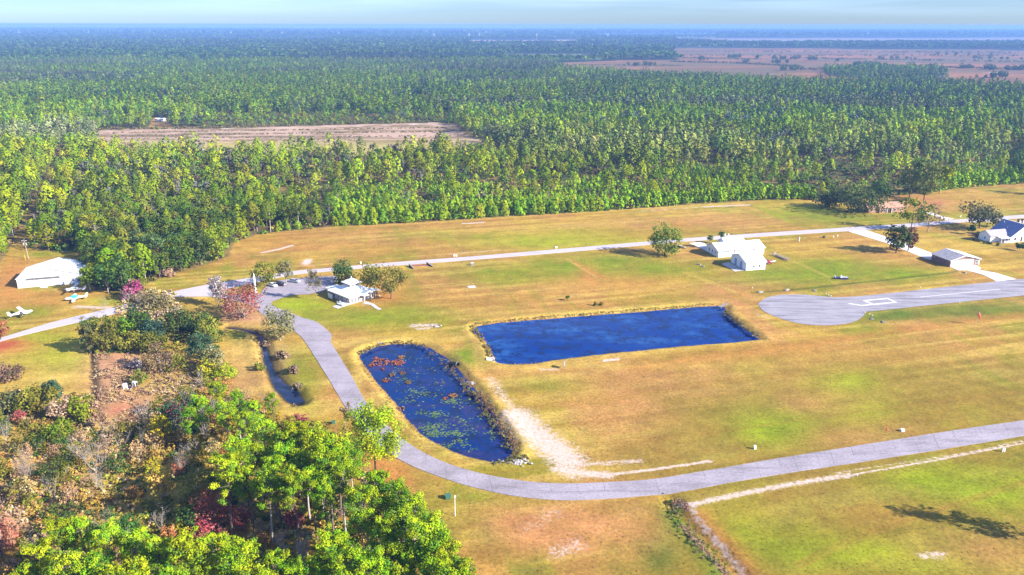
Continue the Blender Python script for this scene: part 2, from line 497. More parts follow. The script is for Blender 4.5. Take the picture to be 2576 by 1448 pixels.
# darker, greener meadow to the right of the ponds
C = mixc(C, GREEN * 0.9, 0.40 * sstep(1450, 1700, PXg) * sstep(860, 960, PYg))
C = mixc(C, DRY * 0.85, 0.5 * sstep(1450, 1700, PXg) * sstep(860, 960, PYg) * sstep(0.45, 0.55, n2))
C = C * (1 - (0.14 * sstep(1400, 1650, PXg) * sstep(880, 960, PYg))[..., None])
PATCH = [
    (760, 768, 75, 20, LIME, .8), (720, 775, 40, 12, LIME, .6), (900, 800, 150, 26, GREEN, .8), (1010, 790, 120, 22, GREEN, .8), (1000, 740, 60, 25, GREEN, .4),
    (1330, 612, 150, 15, LIME, .7), (1480, 596, 170, 18, LIME, .65), (1090, 585, 80, 10, LIME, .3), (1330, 690, 170, 22, GREEN, .7), (1440, 665, 120, 20, GREEN, .8),
    (1640, 680, 130, 22, GREEN, .8), (1560, 655, 80, 12, GREEN, .6), (1950, 690, 120, 25, GREEN, .6), (2090, 680, 120, 25, GREEN, .8), (2240, 690, 110, 20, GREEN, .8), (2010, 530, 90, 14, LIME, .6), (2100, 545, 120, 12, GREEN, .7), (2460, 545, 70, 12, LIME, .5),
    (1940, 1080, 70, 30, LIME, .85), (1960, 1045, 130, 60, GREEN, .6), (2130, 970, 70, 35, LIME, .6), (2180, 1030, 60, 25, LIME, .5), (2320, 790, 150, 14, DKGREEN, .8), (2450, 775, 130, 14, DKGREEN, .6), (2230, 800, 60, 10, DKGREEN, .5), (1880, 930, 50, 15, LIME, .4),
    (2330, 1205, 110, 26, LIME, .8), (2500, 1240, 100, 45, LIME, .85), (2420, 1250, 150, 50, GREEN, .6), (2130, 1390, 160, 40, LIME, .6), (1850, 1330, 70, 45, LIME, .5), (2380, 1420, 110, 25, LIME, .6), (1960, 1380, 120, 60, GREEN, .6),
    (1660, 1390, 45, 45, DKGREEN, .85), (1690, 1310, 30, 30, DKGREEN, .7), (1225, 1335, 22, 24, DKGREEN, .9), (1200, 1250, 40, 12, GREEN, .8), (1330, 1438, 50, 14, DKGREEN, .7), (1110, 1290, 60, 60, GREEN, .35), (1180, 900, 40, 22, GREEN, .9), (1140, 905, 30, 14, DKGREEN, .5), (1400, 970, 90, 20, GREEN, .6), (1080, 940, 30, 12, GREEN, .3),
    (1730, 950, 220, 45, RUST, .6), (1560, 1030, 120, 60, RUST, .6), (2010, 885, 300, 20, DRY, .6), (2050, 1010, 120, 30, RUST, .5), (2180, 1100, 120, 30, RUST, .5), (1200, 760, 150, 22, DRY, .5), (1560, 715, 160, 22, ORANGE, .5), (1480, 690, 20, 25, ORANGE, .6), (1850, 730, 120, 18, RUST, .4), (720, 615, 120, 18, ORANGE, .5), (1080, 625, 250, 16, DRY, .5), (1640, 590, 200, 14, DRY, .5), (1700, 560, 200, 14, RUST, .4), (2450, 500, 180, 14, DRY, .4), (2340, 512, 60, 10, RUST, .9), (2300, 500, 50, 8, RUST, .8),
    (960, 740, 60, 25, ORANGE, .75), (930, 765, 30, 10, ORANGE, .5), (1420, 1330, 230, 75, RUST, .8), (1450, 1230, 160, 20, RUST, .5), (985, 1200, 55, 40, ORANGE, .95), (950, 1165, 40, 25, ORANGE, .9), (2480, 1400, 120, 40, RUST, .5), (2330, 1290, 150, 25, DRY, .5),
    (100, 750, 120, 22, ORANGE, .5), (45, 690, 45, 40, ORANGE, .8), (20, 740, 40, 40, ORANGE, .6), (100, 720, 40, 12, GREEN, .5), (60, 785, 60, 10, GREEN, .5), (110, 640, 60, 8, GREEN, .6), (260, 760, 50, 10, LIME, .5), (120, 890, 110, 40, LIME, .55), (120, 850, 80, 14, LIME, .6), (130, 960, 110, 40, STRAW, .6), (15, 870, 60, 16, np.array((.5, .12, .05)), .9),
    (290, 930, 60, 80, PINK, .95), (200, 1150, 230, 110, STRAW, .8), (120, 1250, 180, 120, PINK, .6), (480, 1080, 120, 60, STRAW, .6), (340, 1010, 90, 50, PINK, .8), (320, 1032, 50, 16, np.array((.55, .2, .12)), .9), (420, 970, 80, 25, STRAW, .8), (250, 1000, 22, 40, PURPLE, .7), (620, 900, 45, 80, PINK, .5), (625, 870, 40, 60, STRAW, .8), (590, 845, 30, 16, GREEN, .6), (640, 1020, 24, 12, GREEN, .7), (740, 910, 60, 45, GREEN, .4), (700, 900, 30, 50, PURPLE, .4), (770, 1000, 40, 60, GREEN, .5), (620, 800, 70, 16, PINK, .7), (600, 790, 50, 14, PURPLE, .5),
    (980, 860, 60, 10, STRAW, .6), (900, 940, 14, 60, STRAW, .8), (960, 1030, 20, 40, STRAW, .7), (1060, 1120, 60, 18, STRAW, .5), (1500, 790, 320, 8, STRAW, .8), (1205, 880, 14, 40, STRAW, .7), (1830, 760, 60, 14, RUST, .5), (1560, 920, 330, 7, STRAW, .4),
]
for (px, py, rx, ry, T, s) in PATCH:
    s = s * (1.08 if T is LIME or T is GREEN or T is DKGREEN else 1.0)
    d = ((PXg - px) / rx) ** 2 + ((PYg - py) / ry) ** 2
    C = mixc(C, T * (0.8 + 0.4 * fbm(Xg / 6, Yg / 6, 94, 2))[..., None] if d.min() < 1 else T, s * np.exp(-d * 0.8) * (0.55 + 1.2 * n2) * (0.6 + 0.8 * n3))
# mown strips and wheel tracks across the lots
for pts, w, T, s in (([(1440, 655), (1475, 680), (1520, 700)], 1.6, ORANGE, .8), ([(1425, 652), (1500, 697)], .6, STRAW, .8), ([(1960, 645), (2030, 672), (2090, 700)], .9, STRAW, .5), ([(1900, 515), (1990, 560)], 2.0, LIME, .6),
                     ([(1170, 805), (1400, 785), (1600, 770), (1800, 752)], 1.0, STRAW, .6), ([(1180, 800), (1500, 772), (1870, 745)], 2.5, DRY, .5), ([(2070, 872), (2250, 846), (2576, 800)], .5, STRAW, .7), ([(1600, 925), (2000, 873), (2250, 835), (2576, 795)], 3.5, ORANGE, .5), ([(1720, 685), (1850, 735)], 1.2, STRAW, .6), ([(2150, 590), (2400, 660)], 1.2, STRAW, .35),
                     ([(1755, 1300), (1800, 1350), (1850, 1400), (1900, 1460)], 3.2, ORANGE, .9), ([(1690, 1290), (1740, 1350), (1800, 1440)], 3.0, DKGREEN, .8), ([(1720, 1320), (1770, 1375), (1830, 1440)], 1.0, PURPLE, .9),
                     (SWALE, 1.0, DKGREEN * .6, .8), ([(1850, 760), (1930, 830), (1925, 850)], 3.0, RUST, .5), ([(1230, 900), (1290, 935), (1420, 920), (1800, 868), (1910, 855)], 2.0, STRAW, .4)):
    d = segdist(Xg, Yg, np.array(GP(pts)))
    C = mixc(C, T, s * np.exp(-(d / w) ** 2) * (0.6 + 0.8 * n3))
for pts in ([(1500, 1010), (1800, 960), (2100, 930), (2576, 850)], [(1505, 1016), (1805, 966), (2105, 936), (2576, 856)], [(1560, 1120), (1850, 1080), (2200, 1030), (2576, 985)], [(1240, 700), (1500, 690), (1750, 700)], [(1060, 770), (1300, 745), (1600, 725)], [(2000, 1420), (2200, 1330), (2576, 1210)], [(2010, 1428), (2210, 1338), (2576, 1218)]):
    d = segdist(Xg, Yg, np.array(GP(smooth(pts, 4))))
    C = mixc(C, DRY * .8, .55 * np.exp(-(d / .45) ** 2) * (0.4 + 1.1 * n3))
# sand: (points, half width m, strength)
S = np.zeros(Xg.shape)
for pts, w, s in (([(1235, 955), (1265, 1000), (1300, 1045)], 3.2, .52), ([(1300, 1045), (1345, 1090), (1395, 1130), (1430, 1160)], 6.4, .76), ([(1330, 1075), (1400, 1140)], 5.4, .6), ([(1400, 1150), (1440, 1185)], 5.5, .62), ([(1400, 1180), (1470, 1192), (1530, 1195)], 2.2, .75), ([(1480, 1168), (1610, 1160)], 1.5, .6), ([(1530, 1195), (1640, 1182), (1790, 1160)], .7, .8),
                  ([(1745, 1268), (1790, 1258), (1900, 1235), (2010, 1215), (2140, 1195)], 1.3, .72), ([(2140, 1195), (2330, 1162), (2576, 1115)], .5, .75), ([(2100, 1190), (2300, 1160), (2450, 1135), (2576, 1108)], .45, .6), ([(1740, 1270), (1752, 1300), (1800, 1355), (1850, 1410), (1890, 1460)], 1.3, .6), ([(1712, 1265), (1745, 1270)], 1.2, .8),
                  ([(1290, 1210), (1360, 1216)], .5, .4), ([(1100, 1195), (1180, 1222)], 1.0, .5), ([(2000, 1180), (2080, 1163), (2160, 1142)], .5, .55), ([(2130, 1155), (2576, 1062)], .25, .5),
                  ([(1165, 563), (1215, 560)], 1.4, .9), ([(1770, 521), (1885, 516)], 1.4, 1.0), ([(1600, 533), (1760, 522)], .9, .7), ([(1340, 552), (1600, 534)], .6, .4), ([(660, 636), (700, 628), (735, 618)], 1.4, .85), ([(1130, 640), (1250, 630)], 1.8, .5), ([(770, 663), (775, 655)], 2.4, .9), ([(760, 667), (790, 667)], .8, .7),
                  ([(1040, 820), (1090, 818)], 2.6, .65), ([(1050, 828), (1080, 826)], 1.2, .7), ([(1520, 908), (1555, 904)], 1.1, .8), ([(1360, 930), (1400, 930)], 1.3, .6), ([(1180, 985), (1230, 960)], 1.0, .3), ([(1700, 628), (1760, 618)], .8, .5), ([(190, 772), (290, 775)], 2.0, .7), ([(20, 700), (50, 680)], 4, .3),
                  ([(1370, 1300), (1400, 1290)], 4, .42), ([(1400, 1390), (1450, 1370)], 3.5, .5), ([(1500, 1340), (1560, 1330)], 3, .3), ([(1320, 1330), (1350, 1320)], 3, .4), ([(1560, 1290), (1600, 1280)], 3, .3), ([(2320, 1400), (2370, 1395)], 1.6, .6), ([(1330, 1440), (1360, 1400)], 3, .2), ([(2240, 845), (2225, 838)], .8, .3), ([(1905, 790), (1935, 800)], 1.6, .5), ([(870, 768), (820, 760)], .8, .3), ([(910, 768), (960, 762)], .8, .5)):
    d = segdist(Xg, Yg, np.array(GP(pts)))
    S = np.maximum(S, np.maximum(s * np.exp(-(d / w) ** 2 * 0.8), .36 * s * np.exp(-(d / (2.4 * w)) ** 2)))
# pale edge of the ponds: bare bank
sdw = np.minimum(field_sd(Xg, Yg, wp_big), field_sd(Xg, Yg, wp_lily))
C = mixc(C, STRAW, 0.45 * np.exp(-((sdw - 2.0) / 1.6) ** 2) * (.4 + 1.2 * n3))
C = mixc(C, np.array((0.24, 0.12, 0.07)), 0.85 * sstep(1.0, 0.0, sdw) + 0)
csd = creek_sd(Xg, Yg)
C = mixc(C, np.array((0.05, 0.04, 0.03)), sstep(1.6, 0.2, csd))
C = mixc(C, np.array((0.05, 0.04, 0.03)), 0.9 * np.exp(-(segdist(Xg, Yg, wp_ld) / 0.9) ** 2))
# forest floor, far country and fields
fm = forest_mask(Xg, Yg)
FL = mixc(np.broadcast_to(FLOOR, C.shape), np.array((0.16, 0.11, 0.05)), sstep(0.5, 0.7, n2))
FL = mixc(FL, np.array((0.07, 0.10, 0.03)), sstep(0.45, 0.6, fbm(Xg / 9, Yg / 9, 31)))
FL = mixc(FL, np.array((0.30, 0.20, 0.07)), 0.85 * sstep(.40, .6, fbm(Xg / 24, Yg / 24, 33)) * sstep(1000, 700, Yg))
FL = mixc(FL, np.array((0.05, 0.07, 0.03)), sstep(1100, 2400, Yg))
FL = mixc(FL, np.array((0.22, 0.19, 0.11)), .8 * sstep(.56, .66, fbm(Xg / 1700, Yg / 700, 34)) * sstep(4000, 8000, Yg))
C = np.where(fm[..., None], FL, C)
CT = mixc(np.broadcast_to(np.array((.20, .15, .075)), C.shape), np.array((.10, .075, .04)), 0.8)
C = mixc(C, CT, np.exp(-(segdist(Xg, Yg, wp_track) / 4.0) ** 2) * sstep(640, 560, PYg) * 0.9)


def far_poly(poly, T, k=1.0):
    global C
    C = mixc(C, T, np.where(inside(PXg, PYg, poly), k, 0.0))


hs = fbm(Xg / 60, Yg / 9, 41)
sx = mixc(np.broadcast_to(np.array((0.56, 0.38, 0.28)), C.shape), np.array((0.27, 0.19, 0.10)), sstep(.42, .6, hs))
sx = mixc(sx, np.array((0.48, 0.40, 0.12)), sstep(345, 372, PYg + 8 * (n2 - .5)) * .9)
C = np.where(inside(PXg, PYg, SANDY)[..., None], sx, C)
for pts, w, s in (([(255, 331), (400, 326), (560, 327)], 2.2, .8), ([(560, 324), (800, 321), (1100, 312)], 2.2, .85), ([(1040, 312), (1140, 316)], 6, .7), ([(300, 337), (700, 331), (1100, 326)], 2.2, .5), ([(900, 352), (1190, 350)], 2.0, .4), ([(300, 345), (600, 341), (1000, 338)], 1.5, .35)):
    d = segdist(Xg, Yg, np.array(GP(pts)))
    S = np.maximum(S, s * np.exp(-(d / w) ** 2))
far_poly(TRAILER_LOT, np.array((0.42, 0.24, 0.11)), .8)
hm = fbm(Xg / 260, Yg / 60, 51)
mx_ = mixc(np.broadcast_to(np.array((0.36, 0.165, 0.07)), C.shape), np.array((0.21, 0.115, 0.05)), sstep(.4, .62, hm))
mx_ = mixc(mx_, np.array((0.16, 0.13, 0.06)), sstep(.42, .58, fbm(Xg / 400, Yg / 130, 52)) * .8)
MW = inside(PXg, PYg, MARSH) & ~inside(PXg, PYg, MARSH_WOOD)
C = np.where(MW[..., None], mx_, C)
for pts, w, s in (([(1500, 165), (1700, 171), (1900, 182)], 7, .55), ([(1730, 152), (1950, 155), (2150, 163)], 5, .3), ([(2480, 185), (2530, 180)], 8, .9), ([(2060, 187), (2200, 193), (2420, 192)], 7, .7), ([(1880, 186), (2020, 188)], 6, .7), ([(2000, 168), (2400, 170)], 7, .3)):
    d = segdist(Xg, Yg, np.array(GP(pts)))
    S = np.maximum(S, s * np.exp(-(d / w) ** 2) * (n2 > .42))
far_poly(FAR_FIELD, np.array((0.30, 0.24, 0.19)))
far_poly(GREEN_FIELD, np.array((0.17, 0.20, 0.08)))
for k_, p_ in enumerate(STRIP_FIELDS):
    far_poly(p_, np.array((0.30, 0.21, 0.17)) if k_ < 2 else np.array((0.52, 0.42, 0.38)), .8)

nr, nc = Xg.shape
idx = np.arange(nr * nc).reshape(nr, nc)
quads = np.stack([idx[:-1, :-1], idx[:-1, 1:], idx[1:, 1:], idx[1:, :-1]], -1).reshape(-1, 4)
C4 = np.concatenate([C.reshape(-1, 3) * 0.74, np.clip(S, 0, 1).reshape(-1, 1)], 1)


def ground_mat():
    m, nt, out = new_mat('meadow_ground')
    N, L = nt.nodes.new, nt.links.new
    at = N('ShaderNodeAttribute')
    at.attribute_name = 'col'
    tc = N('ShaderNodeTexCoord')
    b = N('ShaderNodeBsdfPrincipled')
    b.inputs['Roughness'].default_value = 0.95
    b.inputs['Specular IOR Level'].default_value = 0.1

    def noise(scale, det=5, rough=.6):
        n = N('ShaderNodeTexNoise')
        n.inputs['Scale'].default_value = scale
        n.inputs['Detail'].default_value = det
        n.inputs['Roughness'].default_value = rough
        L(tc.outputs['Object'], n.inputs['Vector'])
        return n.outputs['Fac']

    def rng_(v, a, b_, c, d):
        r = N('ShaderNodeMapRange')
        for k, x in zip(('From Min', 'From Max', 'To Min', 'To Max'), (a, b_, c, d)):
            r.inputs[k].default_value = x
        L(v, r.inputs['Value'])
        return r.outputs[0]

    def mul(a, b_):
        x = N('ShaderNodeMath')
        x.operation = 'MULTIPLY'
        L(a, x.inputs[0])
        L(b_, x.inputs[1])
        return x.outputs[0]

    br = mul(mul(rng_(noise(1.1, 7, .8), .3, .7, .5, 1.42), rng_(noise(0.14, 4), .3, .7, .82, 1.14)), rng_(noise(0.35, 3), .3, .7, .88, 1.12))
    tuft = rng_(noise(1.6, 2, .5), .27, .38, .32, 1.0)
    br = mul(br, tuft)
    sc_ = N('ShaderNodeVectorMath')
    sc_.operation = 'SCALE'
    L(at.outputs['Color'], sc_.inputs[0])
    L(br, sc_.inputs['Scale'])
    # sand breaks up along its margin
    ad = N('ShaderNodeMath')
    ad.operation = 'ADD'
    sn = N('ShaderNodeMath')
    sn.operation = 'MULTIPLY_ADD'
    L(noise(0.9, 8, .85), sn.inputs[0])
    sn.inputs[1].default_value = 2.2
    sn.inputs[2].default_value = -1.38
    L(at.outputs['Alpha'], ad.inputs[0])
    L(sn.outputs[0], ad.inputs[1])
    sm = mul(rng_(ad.outputs[0], .14, .42, 0, 1), rng_(at.outputs['Alpha'], .04, .16, 0, 1))
    sandc = N('ShaderNodeVectorMath')
    sandc.operation = 'SCALE'
    sandc.inputs[0].default_value = (0.52, 0.41, 0.36)
    L(rng_(noise(1.2, 6, .75), .3, .7, .72, 1.12), sandc.inputs['Scale'])
    mx = N('ShaderNodeMix')
    mx.data_type = 'RGBA'
    L(sm, mx.inputs[0])
    L(sc_.outputs[0], mx.inputs[6])
    L(sandc.outputs[0], mx.inputs[7])
    # scattered pale litter
    li = N('ShaderNodeMix')
    li.data_type = 'RGBA'
    L(rng_(noise(2.3, 2, .5), .745, .78, 0, .7), li.inputs[0])
    L(mx.outputs[2], li.inputs[6])
    li.inputs[7].default_value = (0.42, 0.35, 0.28, 1)
    L(li.outputs[2], b.inputs['Base Color'])
    bp = N('ShaderNodeBump')
    bp.inputs['Strength'].default_value = 0.5
    bp.inputs['Distance'].default_value = 0.25
    L(noise(0.9, 5, .7), bp.inputs['Height'])
    L(bp.outputs[0], b.inputs['Normal'])
    L(b.outputs[0], out.inputs[0])
    return m


gm = np_mesh('ground', np.stack([Xg, Yg, Zg], -1).reshape(-1, 3), [(quads, 0)], [ground_mat()], C4)
gm.polygons.foreach_set('use_smooth', np.ones(len(quads), bool))
tag(link_mesh('ground', gm), 'dry tan and green meadow with sandy patches and forest floor', kind='structure')


# ------------------------------------------------------------------ water
def water_mat(name, base, film):
    m, nt, out = new_mat(name)
    N, L = nt.nodes.new, nt.links.new
    b = N('ShaderNodeBsdfPrincipled')
    tc = N('ShaderNodeTexCoord')
    mp = N('ShaderNodeMapping')
    mp.inputs['Scale'].default_value = (0.05, 0.14, 1)
    L(tc.outputs['Object'], mp.inputs['Vector'])
    n = N('ShaderNodeTexNoise')
    n.inputs['Scale'].default_value = 1.0
    n.inputs['Detail'].default_value = 7
    n.inputs['Roughness'].default_value = .62
    L(mp.outputs[0], n.inputs['Vector'])
    n2_ = N('ShaderNodeTexNoise')
    n2_.inputs['Scale'].default_value = 0.22
    n2_.inputs['Detail'].default_value = 8
    n2_.inputs['Roughness'].default_value = .75
    L(tc.outputs['Object'], n2_.inputs['Vector'])
    r = N('ShaderNodeMapRange')
    r.inputs['From Min'].default_value = .46
    r.inputs['From Max'].default_value = .60
    L(n.outputs['Fac'], r.inputs['Value'])
    r2 = N('ShaderNodeMapRange')
    r2.inputs['From Min'].default_value = .42
    r2.inputs['From Max'].default_value = .62
    L(n2_.outputs['Fac'], r2.inputs['Value'])
    mu = N('ShaderNodeMath')
    mu.operation = 'MULTIPLY'
    L(r.outputs[0], mu.inputs[0])
    L(r2.outputs[0], mu.inputs[1])
    mx = N('ShaderNodeMix')
    mx.data_type = 'RGBA'
    dk = N('ShaderNodeMapRange')
    dk.inputs['From Min'].default_value = .40
    dk.inputs['From Max'].default_value = .52
    L(n2_.outputs['Fac'], dk.inputs['Value'])
    dm = N('ShaderNodeMix')
    dm.data_type = 'RGBA'
    dm.inputs[6].default_value = tuple(c * .42 + .004 for c in base) + (1,)
    dm.inputs[7].default_value = base + (1,)
    L(dk.outputs[0], dm.inputs[0])
    L(dm.outputs[2], mx.inputs[6])
    mx.inputs[7].default_value = film + (1,)
    L(mu.outputs[0], mx.inputs[0])
    L(mx.outputs[2], b.inputs['Base Color'])
    b.inputs['Roughness'].default_value = 0.06
    b.inputs['IOR'].default_value = 1.33
    w = N('ShaderNodeTexNoise')
    w.inputs['Scale'].default_value = 1.4
    w.inputs['Detail'].default_value = 4
    L(tc.outputs['Object'], w.inputs['Vector'])
    bp = N('ShaderNodeBump')
    bp.inputs['Strength'].default_value = 0.12
    bp.inputs['Distance'].default_value = 0.08
    L(w.outputs['Fac'], bp.inputs['Height'])
    L(bp.outputs[0], b.inputs['Normal'])
    L(b.outputs[0], out.inputs[0])
    return m


def grown(poly, d):
    P = np.array(poly)[:, :2]
    n = len(P)
    if sum(P[i][0] * P[(i + 1) % n][1] - P[(i + 1) % n][0] * P[i][1] for i in range(n)) < 0:
        P = P[::-1]
    t = np.roll(P, -1, 0) - np.roll(P, 1, 0)
    t /= np.linalg.norm(t, axis=1)[:, None]
    return P + np.stack([t[:, 1], -t[:, 0]], 1) * d


def flat(name, pts, z, m, label, kind='structure'):
    o = MB().add([(p[0], p[1], z) for p in pts], [tuple(range(len(pts)))]).build(name, m)
    return tag(o, label, kind=kind)


flat('pond_water', grown(wp_big, 2.0), WZ, water_mat('blue_pond', (0.0, 0.022, 0.16), (0.02, 0.085, 0.24)), 'deep blue water of the long rectangular pond')
flat('lily_pond_water', grown(wp_lily, 2.0), WZ, water_mat('dark_pond', (0.0, 0.018, 0.115), (0.035, 0.02, 0.08)), 'dark blue water of the lily pond inside the road bend')
a_ = []
b_ = []
for i, p in enumerate(wp_creek):
    d = (wp_creek[min(i + 1, len(wp_creek) - 1)] - wp_creek[max(i - 1, 0)])[:2]
    d /= np.linalg.norm(d)
    a_.append(p[:2] + np.array([-d[1], d[0]]) * (cw[i] + 1.5))
    b_.append(p[:2] - np.array([-d[1], d[0]]) * (cw[i] + 1.5))
k_ = len(a_)
tag(MB().add([(p[0], p[1], WZ) for p in a_ + b_], [(i, i + 1, k_ + i + 1, k_ + i) for i in range(k_ - 1)]).build('creek_water', water_mat('creek', (0.004, 0.012, 0.045), (0.035, 0.04, 0.08))), 'narrow dark blue creek beside the curving road', kind='structure')


# ------------------------------------------------------------------ roads, paving and markings
def road_mat(name, col, cracks, stain=.12):
    m, nt, out = new_mat(name)
    N, L = nt.nodes.new, nt.links.new
    b = N('ShaderNodeBsdfPrincipled')
    b.inputs['Roughness'].default_value = .9
    b.inputs['Specular IOR Level'].default_value = .2
    tc = N('ShaderNodeTexCoord')

    def noise(scale, det=5, vec=None, rough=.6):
        n = N('ShaderNodeTexNoise')
        n.inputs['Scale'].default_value = scale
        n.inputs['Detail'].default_value = det
        n.inputs['Roughness'].default_value = rough
        L(vec or tc.outputs['Object'], n.inputs['Vector'])
        return n.outputs['Fac']

    def rr(v, c, d, a=.3, b_=.7):
        r = N('ShaderNodeMapRange')
        for k, x in zip(('From Min', 'From Max', 'To Min', 'To Max'), (a, b_, c, d)):
            r.inputs[k].default_value = x
        L(v, r.inputs['Value'])
        return r.outputs[0]

    mp = N('ShaderNodeMapping')
    mp.inputs['Rotation'].default_value = (0, 0, -0.25)
    mp.inputs['Scale'].default_value = (0.05, 0.45, 1)
    L(tc.outputs['Object'], mp.inputs['Vector'])
    f = rr(noise(1.5, 5), 1 - stain, 1 + stain)
    for g in (rr(noise(.12, 3), 1 - stain, 1 + stain * .7), rr(noise(1.0, 5, mp.outputs[0]), 1 - cracks, 1.04, .36, .5)):
        x = N('ShaderNodeMath')
        x.operation = 'MULTIPLY'
        L(f, x.inputs[0])
        L(g, x.inputs[1])
        f = x.outputs[0]
    s = N('ShaderNodeVectorMath')
    s.operation = 'SCALE'
    s.inputs[0].default_value = col
    L(f, s.inputs['Scale'])
    L(s.outputs[0], b.inputs['Base Color'])
    L(b.outputs[0], out.inputs[0])
    return m


M['asphalt'] = road_mat('worn_grey_asphalt', (0.275, 0.245, 0.285), .16, .2)
M['runway'] = road_mat('runway_asphalt', (0.265, 0.247, 0.287), .34, .14)
M['farroad'] = road_mat('pale_road', (0.40, 0.362, 0.40), .06, .05)
M['drive'] = road_mat('white_concrete_drive', (0.60, 0.555, 0.555), .04, .05)
M['paint'] = mat('white_road_paint', (0.58, 0.57, 0.60), .7, 3, .15)
M['crack'] = mat('tar_crack', (0.09, 0.08, 0.095), .9, 3, .3)


def ribbon(name, top, bot, z, m, label, n=5):
    T = np.array([G(x, y) for x, y in smooth(top, n)])
    B = np.array([G(x, y) for x, y in smooth(bot, n)])

    def res(P, k):
        s = np.concatenate([[0], np.cumsum(np.linalg.norm(np.diff(P[:, :2], axis=0), axis=1))])
        t = np.linspace(0, s[-1], k)
        return np.stack([np.interp(t, s, P[:, 0]), np.interp(t, s, P[:, 1])], 1)
    k = 160
    T, B = res(T, k), res(B, k)
    jt = 0.12 * (fbm(np.arange(k) / 1.7, np.zeros(k), 77) - .5)
    jb = 0.12 * (fbm(np.arange(k) / 1.7, np.zeros(k) + 5, 78) - .5)
    w = (T - B) / np.linalg.norm(T - B, axis=1)[:, None]
    T, B = T + w * jt[:, None], B + w * jb[:, None]
    vs = [(p[0], p[1], z) for p in T] + [(p[0], p[1], z) for p in B]
    fs = [(i, k + i, k + i + 1, i + 1) for i in range(k - 1)]
    # a thin edge so that the slab has a real thickness
    lo = [(p[0], p[1], z - .35) for p in T] + [(p[0], p[1], z - .35) for p in B]
    vs += lo
    fs += [(i + 1, i, 2 * k + i, 2 * k + i + 1) for i in range(k - 1)] + [(k + i, k + i + 1, 3 * k + i + 1, 3 * k + i) for i in range(k - 1)]
    return tag(MB().add(vs, fs).build(name, m), label, kind='structure'), T, B


main_right = [(680, 766), (697, 775), (729, 787), (761, 800), (793, 809), (814, 823), (832, 840), (835, 848), (832, 860), (856, 900), (889, 955), (912, 998), (938, 1033), (985, 1080), (1035, 1121), (1085, 1149), (1150, 1175), (1230, 1196), (1330, 1212), (1430, 1217), (1560, 1212), (1650, 1205), (1800, 1181), (1950, 1155), (2100, 1131), (2300, 1099), (2450, 1076), (2576, 1058), (2800, 1024)]
main_left = [(655, 790), (672, 796), (700, 812), (725, 825), (742, 835), (761, 852), (777, 875), (793, 900), (822, 946), (848, 990), (872, 1030), (900, 1066), (935, 1105), (980, 1142), (1035, 1172), (1092, 1195), (1192, 1227), (1292, 1248), (1392, 1258), (1475, 1258), (1592, 1251), (1717, 1237), (1851, 1212), (2007, 1187), (2250, 1150), (2450, 1118), (2576, 1097), (2800, 1060)]
mroad, mT, mB = ribbon('curving_road', main_right, main_left, 0.05, M['asphalt'], 'grey asphalt lane curving round the lily pond')
far_top = [(-60, 868), (17, 846), (133, 811), (233, 787), (300, 770), (366, 754), (433, 735), (525, 716), (640, 698), (735, 683), (830, 675), (960, 663), (1160, 648), (1400, 628), (1620, 609), (1700, 602), (1900, 588), (2130, 573), (2300, 562), (2420, 552), (2500, 546), (2576, 541), (2750, 528)]
far_bot = [(-60, 880), (17, 855), (133, 826), (217, 807), (310, 784), (375, 767), (440, 747), (530, 730), (640, 711), (735, 692.5), (830, 683), (960, 671.5), (1160, 656.5), (1400, 637), (1620, 617.5), (1700, 610), (1900, 597), (2130, 582), (2300, 571), (2420, 560), (2500, 554), (2576, 549), (2750, 536)]
ribbon('straight_road', far_top, far_bot, 0.045, M['farroad'], 'pale straight road crossing the meadow in front of the forest')
ribbon('side_road', [(2440, 552), (2490, 551), (2524, 555), (2545, 560), (2569, 565), (2640, 582)], [(2440, 560), (2480, 558), (2510, 560), (2540, 567), (2576, 577), (2640, 596)], 0.052, M['farroad'], 'pale side road bending off past the white slate roofed house')
lot = GP([(520, 737), (560, 742), (620, 741), (655, 741), (664, 726), (676, 720), (700, 707), (730, 703), (780, 698), (845, 695), (852, 706), (812, 734), (775, 741), (737, 743), (713, 749), (690, 757), (681, 764), (690, 772), (700, 777), (700, 800), (672, 796), (656, 788), (640, 772), (600, 760), (560, 752), (525, 746)])
flat('parking_lot', lot, 0.047, M['asphalt'], 'grey asphalt parking lot beside the clubhouse')
flat('forecourt', GP([(436, 747), (440, 735), (520, 717), (640, 701), (640, 712), (575, 727), (532, 747)]), 0.043, M['farroad'], 'wide pale junction apron of the straight road')
rw = [(1907, 766), (1916, 757), (1931, 749), (1950, 745), (1971, 742.6), (2017, 742), (2067, 746), (2101, 748.5), (2151, 747), (2251, 737), (2384, 722), (2576, 702), (2850, 674), (2850, 712), (2576, 744), (2384, 764), (2251, 778), (2190, 784), (2177, 786), (2171, 796), (2147, 811), (2101, 818.5), (2051, 818.6), (2001, 812.6), (1951, 797.6), (1917, 781)]
rwp = smooth(rw[:9], 5) + rw[9:18] + smooth(rw[17:], 5) + smooth([rw[-1], rw[0]], 2)
tp = GP(rwp)
flat('runway', tp, 0.05, M['runway'], 'grey runway end with a wide turnaround')


def painted(name, pts, w, z, label, m=None, closed=False):
    P = np.array(GP(pts))[:, :2]
    mb = MB()
    n = len(P)
    for i in range(n if closed else n - 1):
        a, b = P[i], P[(i + 1) % n]
        d = (b - a) / np.linalg.norm(b - a)
        nrm = np.array([-d[1], d[0]])
        a2, b2 = a - d * w / 2, b + d * w / 2
        zz = z + 0.0025 * (i % 2)
        mb.add([(q[0], q[1], zz) for q in (a2 - nrm * w / 2, b2 - nrm * w / 2, b2 + nrm * w / 2, a2 + nrm * w / 2)], [(0, 1, 2, 3)])
    return tag(mb.build(name, m or M['paint']), label, kind='structure')


